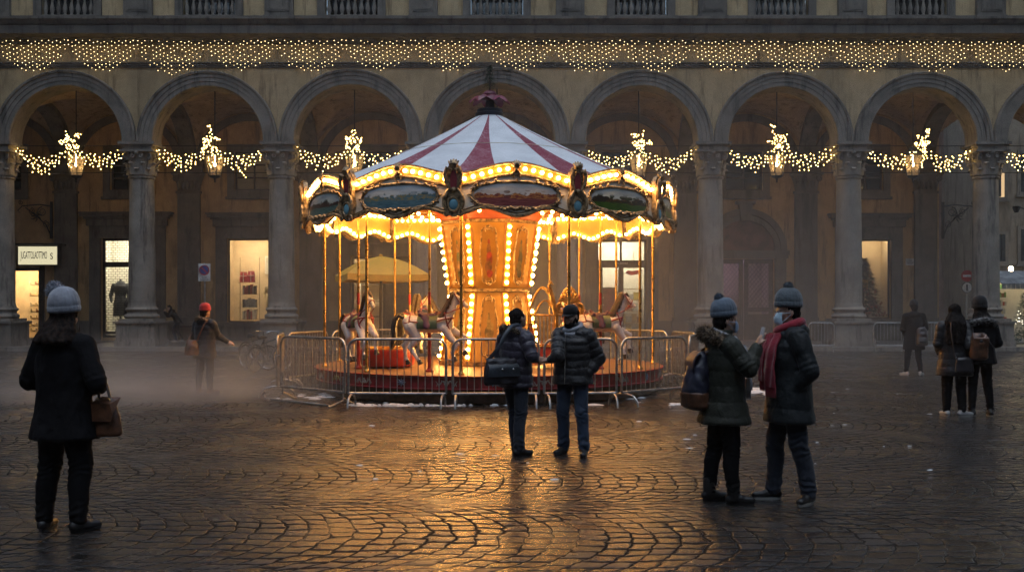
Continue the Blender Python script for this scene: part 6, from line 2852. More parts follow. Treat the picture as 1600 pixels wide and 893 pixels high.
        R_ += [(pv.x, pv.y, max(pv.z, hem + .03), .205 * f, .162 * f), (w.x, w.y, w.z, .192 * f, .150 * f), (ch.x, ch.y, ch.z - .06, .198 * f, .155 * f), (ch.x, ch.y, ch.z + .04, .195 * f, .150 * f),
               (nk.x * .8 + ch.x * .2, nk.y * .8 + ch.y * .2, nk.z - .06, .150 * f, .118 * f), (nk.x, nk.y, nk.z - .005, .088, .085)]
        if collar:
            R_ += [(nk.x, nk.y - .005, nk.z + .03, .080, .080), (nk.x, nk.y - .01, nk.z + .075, .078, .08)]
        b.rings(R_, 26)
        arms = []
        for sd, sg in (('L', 1), ('R', -1)):
            sh_, el, wr_ = J['sh' + sd], J['el' + sd], J['wr' + sd]
            b.cap(sh_ - Vector((sg * .07, 0, -.0)), sh_, .088 * f * shr, .078 * arm, 14)
            b.cap(sh_, el, .080 * arm, .066 * arm, 14)
            cu = el.lerp(wr_, .97)
            b.cap(el, cu, .066 * arm, .047 * arm, 14)
            arms += [(sh_, el, .074 * arm), (el, cu, .056 * arm)]
        if hood:
            h = s.hp(0, .09, -.13)
            nb = nk + Vector((0, .075, -.02))
            b.ell(nb, (.125, .085, .085), 14, 10)
            for sg in (-1, 1):
                b.cap(nb + Vector((sg * .08, -.02, .02)), nk + Vector((sg * .085, -.085, -.035)), .062, .038, 10)
        me = remesh(b, s.vx, 4)

        def fn(co, no):
            n = len(co)
            d = vnoise(co, 7, seed) * wr + vnoise(co * np.array([1.6, 1.6, .8]), 16, seed + 5) * wr * .5
            best = np.full(n, 9.0)
            par = np.zeros(n)
            for a, c, r in arms:
                a_, c_ = np.array(a), np.array(c)
                ax = c_ - a_
                Ln = np.linalg.norm(ax)
                t = np.clip(((co - a_) @ ax) / Ln ** 2, 0, 1)
                ds = np.linalg.norm(co - (a_ + t[:, None] * ax), axis=1) - r
                m = ds < best
                best = np.where(m, ds, best)
                par = np.where(m, t * Ln, par)
            isarm = best < .018
            q = np.where(isarm, par, co[:, 2] + vnoise(co, 5, seed) * .015)
            if puff > 0:
                hgt = np.abs(np.sin(PI * q / period)) ** .55
                d = d + puff * (hgt - .6)
                d = d + puff * .25 * np.sin(co[:, 0] * 90 + co[:, 1] * 70 + vnoise(co, 20, seed) * 6) * (1 - hgt)
            # elbow creases
            for sd in 'LR':
                e = np.array(J['el' + sd])
                g = np.exp(-(np.linalg.norm(co - e, axis=1) / .09) ** 2)
                d = d + .006 * g * np.sin(par * 130 + 2)
            return d
        displace(me, fn)
        return put(name, me, M[mat], s.root)

    def beanie(s, mat, pom=None, pomr=.055, tilt=.0, tall=.0, big=1.0, pomat=None):
        q = MB()
        rows = []
        n = 72
        T = Matrix.Rotation(tilt, 3, 'X')
        prof = [(.088, -.006), (.096, .0), (.099, .014), (.0995, .034), (.0975, .040), (.0955, .043), (.097, .052), (.0965, .072), (.0905, .102 + tall * .3), (.077, .132 + tall * .7), (.055, .154 + tall), (.028, .167 + tall), (.006, .171 + tall)]
        for i, (r, z) in enumerate(prof):
            ring = []
            for j in range(n):
                a = 2 * PI * j / n
                rib = (1 + .016 * (1 if j % 3 else -1)) if r > .03 else 1
                p = T @ Vector((r * big * .90 * math.cos(a) * rib, r * big * 1.10 * math.sin(a) * rib + .012, z * big * .84 + .047))
                ring.append(s.hp(*p))
            rows.append(ring)
        q.loft(rows, 0, True)
        o = q.build('knit_hat', M[mat], s.root, sharp=180)
        if pom is not None:
            p = s.hp(*pom)
            furball('pompom', M[pomat or mat], o, p, pomr, 900, pomr * .42, 3)
        return o

    def shoes(s, mat, kind='boot', sole=None):
        for sd, sg in (('L', 1), ('R', -1)):
            an = s.J['an' + sd]
            f = s.J['to' + sd].normalized()
            sd_ = Vector((-f.y, f.x, 0))
            b = MB()
            g = Vector((an.x, an.y, an.z - .085))
            b.cap(g - f * .035 + Vector((0, 0, .055)), g + f * .06 + Vector((0, 0, .055)), .043, .044, 12)
            b.cap(g + f * .05 + Vector((0, 0, .048)), g + f * .155 + Vector((0, 0, .042)), .044, .036, 12, sq=.9, up=(0, 0, 1))
            if kind == 'boot':
                b.cap(g - f * .005 + Vector((0, 0, .06)), g - f * .0 + Vector((0, 0, .19)), .052, .058, 12)
            else:
                b.cap(g - f * .01 + Vector((0, 0, .06)), g - f * .012 + Vector((0, 0, .095)), .046, .046, 12)
            me = remesh(b, max(.008, s.vx * .8), 3)
            co = np.empty(len(me.vertices) * 3, np.float32)
            me.vertices.foreach_get('co', co)
            co = co.reshape(-1, 3)
            co[:, 2] = np.maximum(co[:, 2], g.z + .012)
            me.vertices.foreach_set('co', co.ravel())
            o = put('boot' if kind == 'boot' else 'shoe', me, M[mat], s.root)
            q = MB()
            out = []
            for i in range(24):
                a = 2 * PI * i / 24
                ca, sa = math.cos(a), math.sin(a)
                x = .058 + .126 * ca
                w = (.041 + .005 * ca) * sa
                out.append((x, w))
            q.loft([[g + f * x * (1.0 if k else .985) + sd_ * w + Vector((0, 0, z)) for x, w in out] for k, z in ((0, .002), (1, .014), (1, .026))], 0, False)
            q.build('sole', M[sole or 'boot'], o)

    def hood_down_fur(s, mat, r=.045, n=1600, ln=.05, seed=2, w=.16, drop=0.0):
        nk = s.J['neck']
        pts = []
        for i in range(15):
            a = PI * (-.12 + 1.24 * i / 14)
            pts.append(nk + Vector((w * math.cos(a), .02 + .15 * math.sin(a), .055 - .10 * (1 - math.sin(max(0, min(PI, a)))) - drop)))
        return furline('fur_trim', M[mat], s.root, pts, r, n, ln, seed)

    def neck_scarf(s, mat, tails=(), r=.045):
        nk = s.J['neck']
        q = MB()
        for k, (dz, rr) in enumerate(((-.035, .108), (.005, .10))):
            q.tube([nk + Vector((rr * math.cos(2 * PI * i / 20), rr * math.sin(2 * PI * i / 20) * .95 - .01, dz + .028 + .02 * math.sin(2 * PI * i / 20 + k) - .025 * math.cos(2 * PI * i / 20 - PI * 1.5))) for i in range(20)], r, 10, closed=True)
        o = q.build('scarf', M[mat], s.root)
        for pts, w, t in tails:
            q = MB()
            rings = []
            P = [Vector(p) for p in pts]
            K = 14
            for i in range(K + 1):
                u = i / K * (len(P) - 1)
                a = min(int(u), len(P) - 2)
                p = P[a].lerp(P[a + 1], u - a)
                ax = t
                e = Vector(ax).normalized()
                nrm = e.cross(Vector((0, 0, 1))).normalized()
                ww = w * (1 + .08 * math.sin(i * 1.3))
                ring = []
                for j in range(9):
                    v = j / 8 - .5
                    ring.append(p + e * v * ww + nrm * (  .012 + .008 * math.sin(v * 9 + i * .4)))
                for j in range(8, -1, -1):
                    v = j / 8 - .5
                    ring.append(p + e * v * ww - nrm * (  .004 - .008 * math.sin(v * 9 + i * .4)))
                rings.append(ring)
            q.loft(rings, 0, True)
            for j in range(11):     # fringe
                p = P[-1] + Vector(t).normalized() * (j / 10 - .5) * w
                q.tube([p, p + Vector((0, 0, -.045)), p + Vector((.004 * (-1) ** j, 0, -.085))], [.005, .004, .002], 4)
            q.build('scarf_tail', M[mat], o)
        return o

    def mask(s, mat):
        q = MB()
        rings = []
        for i in range(9):
            z = .0 - .105 * i / 8
            bul = math.sin(PI * (i / 8)) ** .6
            ring = []
            for j in range(17):
                a = -1.25 + 2.5 * j / 16
                ring.append(s.hp(.070 * math.sin(a), -.052 - .062 * math.cos(a) ** 1.2 * (.62 + .38 * bul) + .0015 * (j % 2), z))
            rings.append(ring)
        vs = [p for r in rings for p in r]
        q.add(vs, [(i * 17 + j, i * 17 + j + 1, (i + 1) * 17 + j + 1, (i + 1) * 17 + j) for i in range(8) for j in range(16)], 0, True)
        for sg in (-1, 1):
            for z in (-.01, -.085):
                q.tube([s.hp(sg * .066, -.07, z), s.hp(sg * .078, -.02, z * .5), s.hp(sg * .082, .02, -.005)], .0022, 4)
        return q.build('face_mask', M[mat], s.root)

    def hair(s, mat, back=.0, length=0.0, full=1.0, seed=4, top=True):
        b = MB()
        if top:
            b.ell(s.hp(0, .028, .038), (.083 * full, .092 * full, .088 * full), 14, 10, M=s.HM)
        b.ell(s.hp(0, .055, -.02), (.076 * full, .06 * full, .085 * full), 14, 10, M=s.HM)
        if length > 0:
            nk = s.J['neck']
            for i in range(7):
                a = PI * (i / 6)
                p0 = s.hp(.065 * math.cos(a), .03 + .055 * math.sin(a), -.02)
                p1 = nk + Vector((.12 * math.cos(a), .06 + .10 * math.sin(a), .0))
                p2 = nk + Vector((.13 * math.cos(a), .09 + .10 * math.sin(a), -length))
                b.cap(p0, p1, .035, .045, 8)
                b.cap(p1, p2, .045, .028, 8)
        me = remesh(b, max(.009, s.vx), 3)

        def fn(co, no):
            return (.0035 if length > 0 else .006) * np.sin(np.arctan2(co[:, 1] - s.J['head'].y, co[:, 0]) * 26 + vnoise(co, 12, seed) * 6) + .012 * vnoise(co, 22, seed)
        displace(me, fn)
        return put('hair', me, M[mat], s.root)


def carried(name, label, cat, p, parts):
    """a bag held by a person stays a thing of its own"""
    r = thing(name, label, cat, p.loc, p.rz)
    r.scale = p.root.scale
    for nm, mb, mat in parts:
        if isinstance(mb, MB):
            mb.build(nm, M[mat], r)
        else:
            put(nm, mb, M[mat], r)
    return r


def soft(prims, vx, amp=.006, seed=1, sm=4):
    b = MB()
    prims(b)
    me = remesh(b, vx, sm)
    displace(me, lambda co, no: amp * vnoise(co, 14, seed))
    return me


# ---- woman from behind in a bobble hat, nearest on the left
Y_ = 7.33
p = Person('woman seen from behind in long black coat and pale grey bobble hat', (px(100, Y_), Y_, 0), 2.86, 1.69,
           dict(elL=(.30, .02, 1.12), wrL=(.12, -.22, 1.08), elR=(-.30, .02, 1.12), wrR=(-.14, -.22, 1.06), hdL=(-.8, -.4, 0), hdR=(.8, -.4, 0),
                anL=(.15, .03, .085), knL=(.125, -.0, .49), anR=(-.13, .0, .085), knR=(-.12, -.04, .49), toL=(.3, -1, 0), toR=(-.35, -1, 0)), .010, head=(.05, .02))
p.body()
p.legs('leggings', (.115, .085, .078, .062))
p.coat('coat_black', hem=.70, full=1.10, flare=1.08, arm=1.12, wr=.012, name='coat', seed=2, shr=1.05)
p.shoes('boot')
p.hair('hair_brown', length=.02, full=1.10)

p.beanie('knit_grey', pom=(.075, .03, .205), pomr=.068, tilt=-.12, tall=.015, big=1.20)
e = p.L(165, 600, Y_ - .02)
q = MB()
c = p.L(166, 648, Y_ + .03)


def pouch(b, c, w, d, h, x=(1, 0, 0)):
    pass


bagv = Vector((px(167, Y_), Y_, pz(648, Y_)))
hb = thing('handbag', 'brown leather handbag hanging from the arm of the woman in the bobble hat', 'handbag', bagv, -.35)
me = soft(lambda b: (b.rings([(0, 0, -.155, .115, .05), (0, 0, -.135, .135, .06), (0, 0, 0, .115, .055), (-.01, 0, .11, .075, .035), (-.012, 0, .125, .06, .02)], 20)), .008, .007, 3)
put('bag_body', me, M['leather_brown'], hb)
q = MB()
q.loft([[(-.095, -.066, .09), (.085, -.066, .09), (.085, .05, .13), (-.095, .05, .13)], [(-.11, -.075, .02), (.115, -.075, .02), (.115, -.067, .02), (-.11, -.067, .02)], [(-.10, -.080, -.045), (.105, -.080, -.035), (.105, -.072, -.035), (-.10, -.072, -.045)]], 0, True)
q.build('flap', M['leather_brown'], hb)
q = MB()
q.tube([(-.07, 0, .09), (-.085, .01, .17), (-.075, .01, .24), (-.04, .01, .27), (-.01, .01, .22), (.03, 0, .12)], .011, 6)
q.build('handle', M['leather_dark'], hb)
q = MB()
for x in (-.07, .03):
    q.tube([(x + .016 * math.cos(2 * PI * i / 10), -.02, .11 + .016 * math.sin(2 * PI * i / 10)) for i in range(10)], .004, 5, closed=True)
q.build('ring', M['gilt'], hb)

# ---- man with the messenger bag, back turned
Y_ = 11.15
HSX, HSY, HSD = 849, 562, 11.02     # where the two men's hands meet
p = Person('man with a grey messenger bag in dark plum puffer jacket shaking hands, back turned', (px(806, Y_), Y_, 0), 2.35, 1.64, {}, .010, head=(-.1, -.14))
p.J['head'] = Vector((0, -.045, 1.60))
wr_ = p.L(HSX - 13, HSY - 2, HSD)
p.J['wrR'] = wr_
p.J['elR'] = p.L(831, 556, 10.93)
p.J['hdR'] = p.L(HSX, HSY, HSD) - wr_
p.J['wrL'] = Vector((.22, -.22, .98))
p.J['elL'] = Vector((.27, .0, 1.12))
p.J['anL'], p.J['knL'] = Vector((.10, -.10, .085)), Vector((.10, -.08, .49))
p.J['anR'], p.J['knR'] = Vector((-.13, .08, .085)), Vector((-.115, .03, .49))
p.body(curlR=.35)
p.legs('jeans_dark', (.098, .076, .070, .064))
p.coat('puffer_plum', hem=.80, full=1.08, flare=.95, arm=1.12, puff=.012, period=.095, hood=True, name='puffer_jacket', seed=3)
p.shoes('boot')
p.hair('hair_dark', full=1.0)
p.hood_down_fur('fur_brown', r=.035, n=1200, ln=.035, w=.135)
bagc = Vector((px(784, 10.92), 10.92, pz(578, 10.92)))
mb_ = thing('messenger_bag', 'slate messenger bag with a wide flap hanging on the plum jacket man', 'shoulder bag', bagc, .42)
me = soft(lambda b: (b.rings([(0, 0, -.16, .19, .05), (0, 0, -.14, .215, .065), (0, 0, 0, .21, .07), (0, 0, .11, .185, .05), (0, 0, .13, .16, .03)], 24)), .009, .010, 5)
put('bag_body', me, M['leather_dark'], mb_)
q = MB()
rows = []
for i in range(8):
    u = i / 7
    z = .135 - .20 * u
    y = .05 - .13 * min(1, u * 2.2) + .004
    rows.append([(-.165 - .03 * u, y, z - .01 * math.sin(3 * u)), (-.08, y - .012, z), (.03, y - .014, z + .006), (.165 + .03 * u, y, z)] + [(.165 + .03 * u, y + .012, z - .004), (.03, y - .004, z - .004), (-.08, y - .002, z - .006), (-.165 - .03 * u, y + .012, z - .012)])
q.loft(rows, 0, True)
q.build('flap', M['canvas_bag'], mb_)
q = MB()
for x in (-.03, .10):
    q.ell((x, -.100, .015), (.016, .008, .012), 8, 6)
q.build('buckle', M['chrome'], mb_)
q = MB()
B0 = Vector((-.15, .02, .11))
Rm = Matrix.Rotation(-.42, 3, 'Z')


def tob(w):
    return Rm @ (Vector(w) - bagc)


q.tube([B0, tob((px(781, 10.86), 10.86, pz(540, 10.86))), tob((px(789, 10.88), 10.88, pz(522, 10.88))), tob((px(800, 10.98), 10.98, pz(508, 10.98))), tob((px(812, 11.12), 11.12, pz(505, 11.12)))], .020, 6, sq=.4)
q.tube([(.18, .02, .11), tob((px(826, 11.15), 11.15, pz(545, 11.15))), tob((px(826, 11.3), 11.3, pz(512, 11.3)))], .020, 6, sq=.4)
q.build('strap', M['canvas_bag'], mb_)

# ---- man in the cap
Y_ = 11.1
p = Person('bearded man in black cap, black puffer jacket and blue jeans facing the messenger bag man', (px(895, Y_), Y_, 0), -.38, 1.66, {}, .010, 'skin_dark', head=(-.22, .14))
p.J['head'] = Vector((-.01, -.055, 1.60))
wr_ = p.L(HSX + 12, HSY - 1, HSD - .04)
p.J['wrR'] = wr_
p.J['elR'] = p.L(872, 556, 10.95)
p.J['hdR'] = p.L(HSX, HSY, HSD) - wr_
p.J['elL'], p.J['wrL'], p.J['hdL'] = Vector((.305, .06, 1.12)), Vector((.175, -.04, .93)), Vector((-.3, -.2, -1))
p.J['anL'], p.J['knL'] = Vector((.15, -.05, .085)), Vector((.125, -.06, .49))
p.J['anR'], p.J['knR'] = Vector((-.13, .05, .085)), Vector((-.12, -.01, .49))
p.body(curlR=.35)
p.legs('jeans', (.098, .076, .070, .068), wr=.007)
p.coat('puffer_black', hem=.83, full=1.12, flare=.98, arm=1.14, puff=.011, period=.085, hood=True, name='puffer_jacket', seed=4)
p.shoes('boot')
b = MB()
b.ell(p.hp(0, -.045, -.085), (.056, .050, .050), 12, 10, M=p.HM)
for s in (-1, 1):
    b.cap(p.hp(s * .058, -.02, -.05), p.hp(s * .067, .005, .0), .020, .012, 8)
me = remesh(b, .008, 2)
displace(me, lambda co, no: .006 * vnoise(co, 60, 2))
put('beard', me, M['hair_dark'], p.root)
p.hair('hair_dark', full=.97)
q = MB()
rows = []
for r, z in ((.082, .02), (.088, .03), (.088, .06), (.082, .09), (.060, .118), (.030, .130), (.005, .133)):
    rows.append([p.hp(r * .95 * math.cos(2 * PI * j / 36), r * 1.12 * math.sin(2 * PI * j / 36) + .012, z + .012) for j in range(36)])
q.loft(rows, 0, True)
cp_ = q.build('cap', M['knit_black'], p.root)
q = MB()
rows = []
for i in range(9):
    a = PI + PI * (i / 8)
    rows.append([p.hp(.08 * math.cos(a), .10 * math.sin(a) + .012, .040), p.hp(.074 * math.cos(a), .165 * math.sin(a) + .012 * 1, .028), p.hp(.072 * math.cos(a), .160 * math.sin(a) + .012, .020), p.hp(.08 * math.cos(a), .10 * math.sin(a) + .012, .030)])
q.loft(rows, 0, True)
q.build('cap_peak', M['knit_black'], cp_)
p.neck_scarf('scarf_grey', r=.026)
q = MB()
zz_ = [(0 + p.J['chest'].x, -.20, 1.40), (0, -.205, 1.25), (0, -.195, 1.1), (0, -.195, .86)]
q.tube([(-.03, -.155, 1.40), (-.03, -.195, 1.28), (-.03, -.188, 1.1), (-.03, -.20, .95), (-.03, -.205, .84)], .0065, 5)
q.build('zip', M['chrome'], p.root)

# ---- woman with backpack, phone hand raised
Y_ = 8.41
p = Person('woman in slate bobble hat and olive fur hooded parka holding up a small phone', (px(1131, Y_), Y_, 0), 1.74, 1.645, {}, .009, head=(-.08, .02))
p.J['wrR'] = p.L(1182, 543, Y_ - .16)
p.J['elR'] = p.L(1171, 578, Y_ - .24)
p.J['hdR'] = p.L(1188, 524, Y_ - .15) - p.J['wrR']
p.J['upR'] = Vector((0, 1, .2))
p.J['wrL'], p.J['elL'], p.J['hdL'] = Vector((.16, -.22, 1.05)), Vector((.24, -.0, 1.12)), Vector((-.7, -.5, .1))
p.J['anR'], p.J['knR'] = Vector((-.10, -.05, .085)), Vector((-.095, -.035, .49))
p.J['anL'], p.J['knL'] = Vector((.09, .10, .085)), Vector((.09, .045, .49))
p.J['toL'], p.J['toR'] = Vector((.1, -1, 0)), Vector((-.15, -1, 0))
p.body(curlR=.55)
p.legs('leggings', (.105, .075, .070, .052))
p.coat('parka_olive', hem=.71, full=1.14, flare=1.10, arm=1.15, puff=.007, period=.13, hood=True, name='parka', seed=6)
p.shoes('boot')
p.hair('hair_dark', full=1.02)
p.hood_down_fur('fur_brown', r=.055, n=2600, ln=.06, w=.15, seed=5)
p.mask('mask_pattern')
p.beanie('knit_blue', pom=(0, .07, .205), pomr=.042, tilt=-.12, tall=.01, big=1.10)
nk = p.J['neck']
p.neck_scarf('scarf_grey', [([(-.02, -.15, 1.40), (-.06, -.195, 1.25), (-.07, -.205, 1.08), (-.07, -.20, 1.0)], .10, (1, .0, 0))], .030)
ph_w = p.J['wrR'] + p.J['hdR'].normalized() * .085
ph = thing('mobile_phone', 'small pale phone held up in the fingers of the parka woman', 'phone', p.loc + Matrix.Rotation(p.rz, 3, 'Z') @ (ph_w * p.k), p.rz)
q = MB()
q.obox((0, -.022, .035), (.066, .009, .12), Matrix.Rotation(.25, 3, 'X'))
q.build('case', M['sneaker_white'], ph)
q = MB()
q.obox((0, -.017, .036), (.058, .001, .108), Matrix.Rotation(.25, 3, 'X'))
q.build('screen', M['scarf_grey'], ph)
bkv = Vector((px(1089, Y_), Y_ + .0, pz(592, Y_)))
bk = thing('backpack', 'dark leather backpack with brown base on the back of the parka woman', 'backpack', bkv, p.rz)
me = soft(lambda b: b.rings([(0, 0, -.245, .12, .085), (0, .01, -.22, .15, .115), (0, .01, -.08, .15, .12), (0, -.01, .10, .12, .09), (0, -.03, .20, .085, .055), (0, -.035, .24, .05, .03)], 24), .009, .012, 8)
put('bag_body', me, M['leather_navy'], bk)
me = soft(lambda b: b.rings([(0, 0, -.252, .123, .088), (0, .012, -.225, .154, .120), (0, .012, -.12, .155, .124), (0, .012, -.10, .150, .118)], 24), .009, .006, 8)
put('base_panel', me, M['leather_brown'], bk)
q = MB()
rows = []
for i in range(7):
    a = .2 + 1.9 * i / 6
    rows.append([(x * (1 - .2 * abs(i - 3) / 6), -.02 + .115 * math.sin(a) * .8, .11 + .13 * math.cos(a)) for x in (-.10, -.04, .04, .10)] + [(x, -.02 + .105 * math.sin(a) * .8, .10 + .13 * math.cos(a)) for x in (.10, .04, -.04, -.10)])
q.loft(rows, 0, True)
q.build('flap', M['leather_navy'], bk)
for sx in (-1, 1):
    q = MB()
    q.tube([(sx * .07, -.05, .22), (sx * .12, -.14, .27), (sx * .135, -.27, .20), (sx * .125, -.345, .07), (sx * .13, -.33, -.06), (sx * .15, -.15, -.19), (sx * .12, -.02, -.21)], .016, 6, sq=.5)
    q.build('strap', M['leather_brown'], bk)
q = MB()
q.ell((-.165, -.30, -.05), (.018, .018, .018), 8, 6)
q.build('buckle', M['gilt'], bk)

# ---- man with mask and red scarf
Y_ = 8.45
p = Person('man in charcoal bobble hat, blue face mask, red scarf and long dark parka', (px(1233, Y_), Y_, 0), -1.50, 1.725, {}, .009, head=(.02, .03))
p.J['elL'], p.J['wrL'], p.J['hdL'] = Vector((.275, .08, 1.12)), Vector((.165, -.03, .95)), Vector((-.4, -.3, -.8))
p.J['elR'], p.J['wrR'], p.J['hdR'] = Vector((-.27, .06, 1.12)), Vector((-.165, -.03, .95)), Vector((.4, -.3, -.8))
p.J['anL'], p.J['knL'] = Vector((.11, .13, .085)), Vector((.11, .045, .49))
p.J['anR'], p.J['knR'] = Vector((-.11, -.10, .085)), Vector((-.10, -.09, .49))
p.J['toL'], p.J['toR'] = Vector((.75, -.8, 0)), Vector((-.08, -1, 0))
p.body()
p.legs('jeans_dark', (.100, .078, .072, .068), wr=.007)
p.coat('parka_navy', hem=.68, full=1.12, flare=1.04, arm=1.15, puff=.006, period=.16, hood=True, name='parka', seed=9)
p.shoes('boot', kind='shoe', sole='sole_white')
p.hair('hair_dark', full=.98)
p.mask('mask_blue')
p.beanie('knit_dark', pom=(0, .02, .215), pomr=.042, tilt=-.06, tall=.01, big=1.10)
p.neck_scarf('scarf_red', [([(.04, -.13, 1.43), (.085, -.185, 1.30), (.10, -.20, 1.12), (.10, -.195, .98)], .13, (1, .35, 0)), ([(-.02, -.15, 1.42), (-.06, -.205, 1.28), (-.07, -.215, 1.10), (-.07, -.21, 1.02)], .12, (1, .0, 0))], .042)

# ---- woman in the red hat, arm stretched out
Y_ = 19.0
p = Person('woman in red knit hat and dark puffer jacket stretching out one arm', (px(320, Y_), Y_, 0), 2.75, 1.66, {}, .013, head=(-.2, .0))
p.J['wrR'] = p.L(355, 533, Y_ + .15)
p.J['elR'] = p.L(340, 524, Y_ + .05)
p.J['hdR'] = p.L(362, 536, Y_ + .15) - p.J['wrR']
p.J['wrL'], p.J['elL'] = Vector((.18, -.2, 1.0)), Vector((.26, .0, 1.12))
p.J['anL'], p.J['anR'] = Vector((.15, .0, .085)), Vector((-.13, .0, .085))
p.J['knL'], p.J['knR'] = Vector((.125, -.02, .49)), Vector((-.115, -.02, .49))
p.J['toR'] = Vector((-.8, -.6, 0))
p.body(curlR=.3)
p.legs('jeans_dark', (.102, .078, .07, .054))
p.coat('puffer_grey', hem=.70, full=1.13, flare=1.0, arm=1.12, puff=.006, period=.09, hood=True, name='puffer_jacket', seed=7)
p.shoes('leather_brown')
p.hair('hair_brown', full=1.0)
p.hood_down_fur('fur_brown', r=.04, n=700, ln=.04, w=.14)
p.beanie('knit_red', big=1.10)
sbv = Vector((px(300, Y_ - .2), Y_ - .2, pz(541, Y_ - .2)))
sb = thing('shoulder_bag', 'tan leather shoulder bag hanging at the side of the woman in red hat', 'shoulder bag', sbv, .5)
me = soft(lambda b: b.rings([(0, 0, -.17, .12, .06), (0, 0, -.15, .145, .075), (0, 0, 0, .13, .07), (0, 0, .12, .09, .03)], 20), .012, .008, 3)
put('bag_body', me, M['leather_brown'], sb)
q = MB()
Rm2 = Matrix.Rotation(-.5, 3, 'Z')
tb2 = lambda x, y, Y: Rm2 @ (Vector((px(x, Y), Y, pz(y, Y))) - sbv)
q.tube([(.09, 0, .08), tb2(310, 525, Y_ - .24), tb2(318, 508, Y_ - .22), tb2(325, 498, Y_ - .12)], .014, 6)
q.tube([(-.09, 0, .08), tb2(302, 515, Y_ + .1), tb2(322, 497, Y_ + .1)], .014, 6)
q.build('strap', M['leather_brown'], sb)
q = MB()
q.ell((.09, -.01, .09), (.025, .02, .025), 8, 6)
q.build('buckle', M['chrome'], sb)

# ---- bent man under the arcade
Y_ = 43.2
p = Person('man in dark clothes bending forward with hands at his face under the arcade', (px(276, Y_), Y_, .15), -1.35, 1.72,
           dict(pelvis=(0, .05, .90), waist=(0, -.02, 1.05), chest=(0, -.14, 1.22), neck=(0, -.22, 1.36), head=(0, -.31, 1.47), shL=(.17, -.19, 1.33), shR=(-.17, -.19, 1.33),
                elL=(.22, -.34, 1.12), wrL=(.10, -.48, 1.30), elR=(-.22, -.34, 1.12), wrR=(-.10, -.48, 1.30), hdL=(-.2, .1, 1), hdR=(.2, .1, 1),
                hiL=(.09, .05, .87), hiR=(-.09, .05, .87), knL=(.10, -.13, .47), knR=(-.10, .0, .47), anL=(.10, -.02, .085), anR=(-.11, .22, .085)), .018, head=(0, .5))
p.body()
p.legs('jeans_dark', (.10, .078, .07, .056))
p.coat('coat_black', hem=.82, full=1.05, arm=1.1, name='jacket', hood=True, seed=8)
p.shoes('sneaker_white', kind='shoe', sole='sole_white')
p.hair('hair_dark')

# ---- lone walker with backpack on the right
Y_ = 24.0
p = Person('person from behind in long black coat with a dark backpack and white trainers', (px(1428, Y_), Y_, 0), 2.95, 1.76, dict(anL=(.17, .0, .085), knL=(.135, -.02, .49), anR=(-.15, .0, .085), toL=(.7, -.8, 0), toR=(-.5, -.9, 0), wrL=(.17, -.16, .98), wrR=(-.19, -.14, .96)), .014, head=(.1, .05))
p.body()
p.legs('leggings', (.10, .074, .066, .05))
p.coat('coat_black', hem=.62, full=1.10, flare=1.0, arm=1.15, name='coat', hood=True, seed=11)
p.shoes('sneaker_white', kind='shoe', sole='sole_white')
p.hair('hair_dark')
p.beanie('knit_black', big=1.08)
bv = Vector((px(1440, Y_ - .2), Y_ - .21, pz(525, Y_ - .2)))
bk2 = thing('backpack', 'black backpack slung on the lone walker in white trainers', 'backpack', bv, p.rz)
me = soft(lambda b: b.rings([(0, 0, -.23, .11, .07), (0, .01, -.20, .145, .10), (0, .01, .05, .14, .10), (0, 0, .17, .11, .07), (0, -.01, .22, .06, .04)], 20), .013, .01, 2)
put('bag_body', me, M['leather_dark'], bk2)
me = soft(lambda b: b.rings([(0, .09, -.17, .09, .03), (0, .10, -.12, .105, .045), (0, .09, -.02, .09, .03)], 16), .013, .005, 2)
put('pocket', me, M['canvas_bag'], bk2)
q = MB()
q.tube([(-.06, -.05, .2), (-.10, -.13, .26), (-.12, -.26, .18), (-.12, -.28, .0), (-.12, -.1, -.17)], .02, 6)
q.tube([(.06, -.05, .2), (.10, -.13, .26), (.12, -.26, .18), (.12, -.28, .0), (.12, -.1, -.17)], .02, 6)
q.build('strap', M['leather_dark'], bk2)

# ---- two women from behind at the right edge
Y_ = 15.1
p = Person('woman from behind with long loose dark hair and white trainers', (px(1491, Y_), Y_, 0), 2.95, 1.69, {}, .012, head=(.25, .05))
p.J['wrR'] = p.L(1532, 533, Y_ - .32)
p.J['elR'] = p.L(1516, 541, Y_ - .22)
p.J['hdR'] = p.L(1542, 525, Y_ - .30) - p.J['wrR']
p.J['wrL'] = Vector((.18, -.17, .97))
p.J['anL'], p.J['anR'] = Vector((.12, .02, .085)), Vector((-.10, .06, .085))
p.J['toR'] = Vector((-.95, -.35, 0))
p.body(curlR=.45)
p.legs('leggings', (.105, .08, .075, .056))
p.coat('puffer_black', hem=.63, full=1.12, flare=1.08, arm=1.1, puff=.006, period=.11, name='coat', seed=12)
p.shoes('sneaker_white', kind='shoe', sole='sole_white')
p.hair('hair_dark', length=.32, full=1.06)
cbv = Vector((px(1507, Y_ - .28), Y_ - .28, pz(568, Y_ - .28)))
cb2 = thing('crossbody_bag', 'small black crossbody bag on the long haired woman', 'shoulder bag', cbv, .15)
me = soft(lambda b: b.rings([(0, 0, -.13, .14, .04), (0, 0, -.11, .155, .055), (0, 0, .06, .14, .05), (0, 0, .10, .10, .02)], 20), .012, .006, 3)
put('bag_body', me, M['leather_dark'], cb2)
q = MB()
q.tube([(-.12, .03, .07), (-.14, .06, .25), (-.17, .08, .5), (-.14, .12, .62)], .010, 5)
q.build('strap', M['leather_dark'], cb2)
q = MB()
q.ell((-.13, -.0, .09), (.016, .012, .016), 8, 6)
q.build('buckle', M['chrome'], cb2)
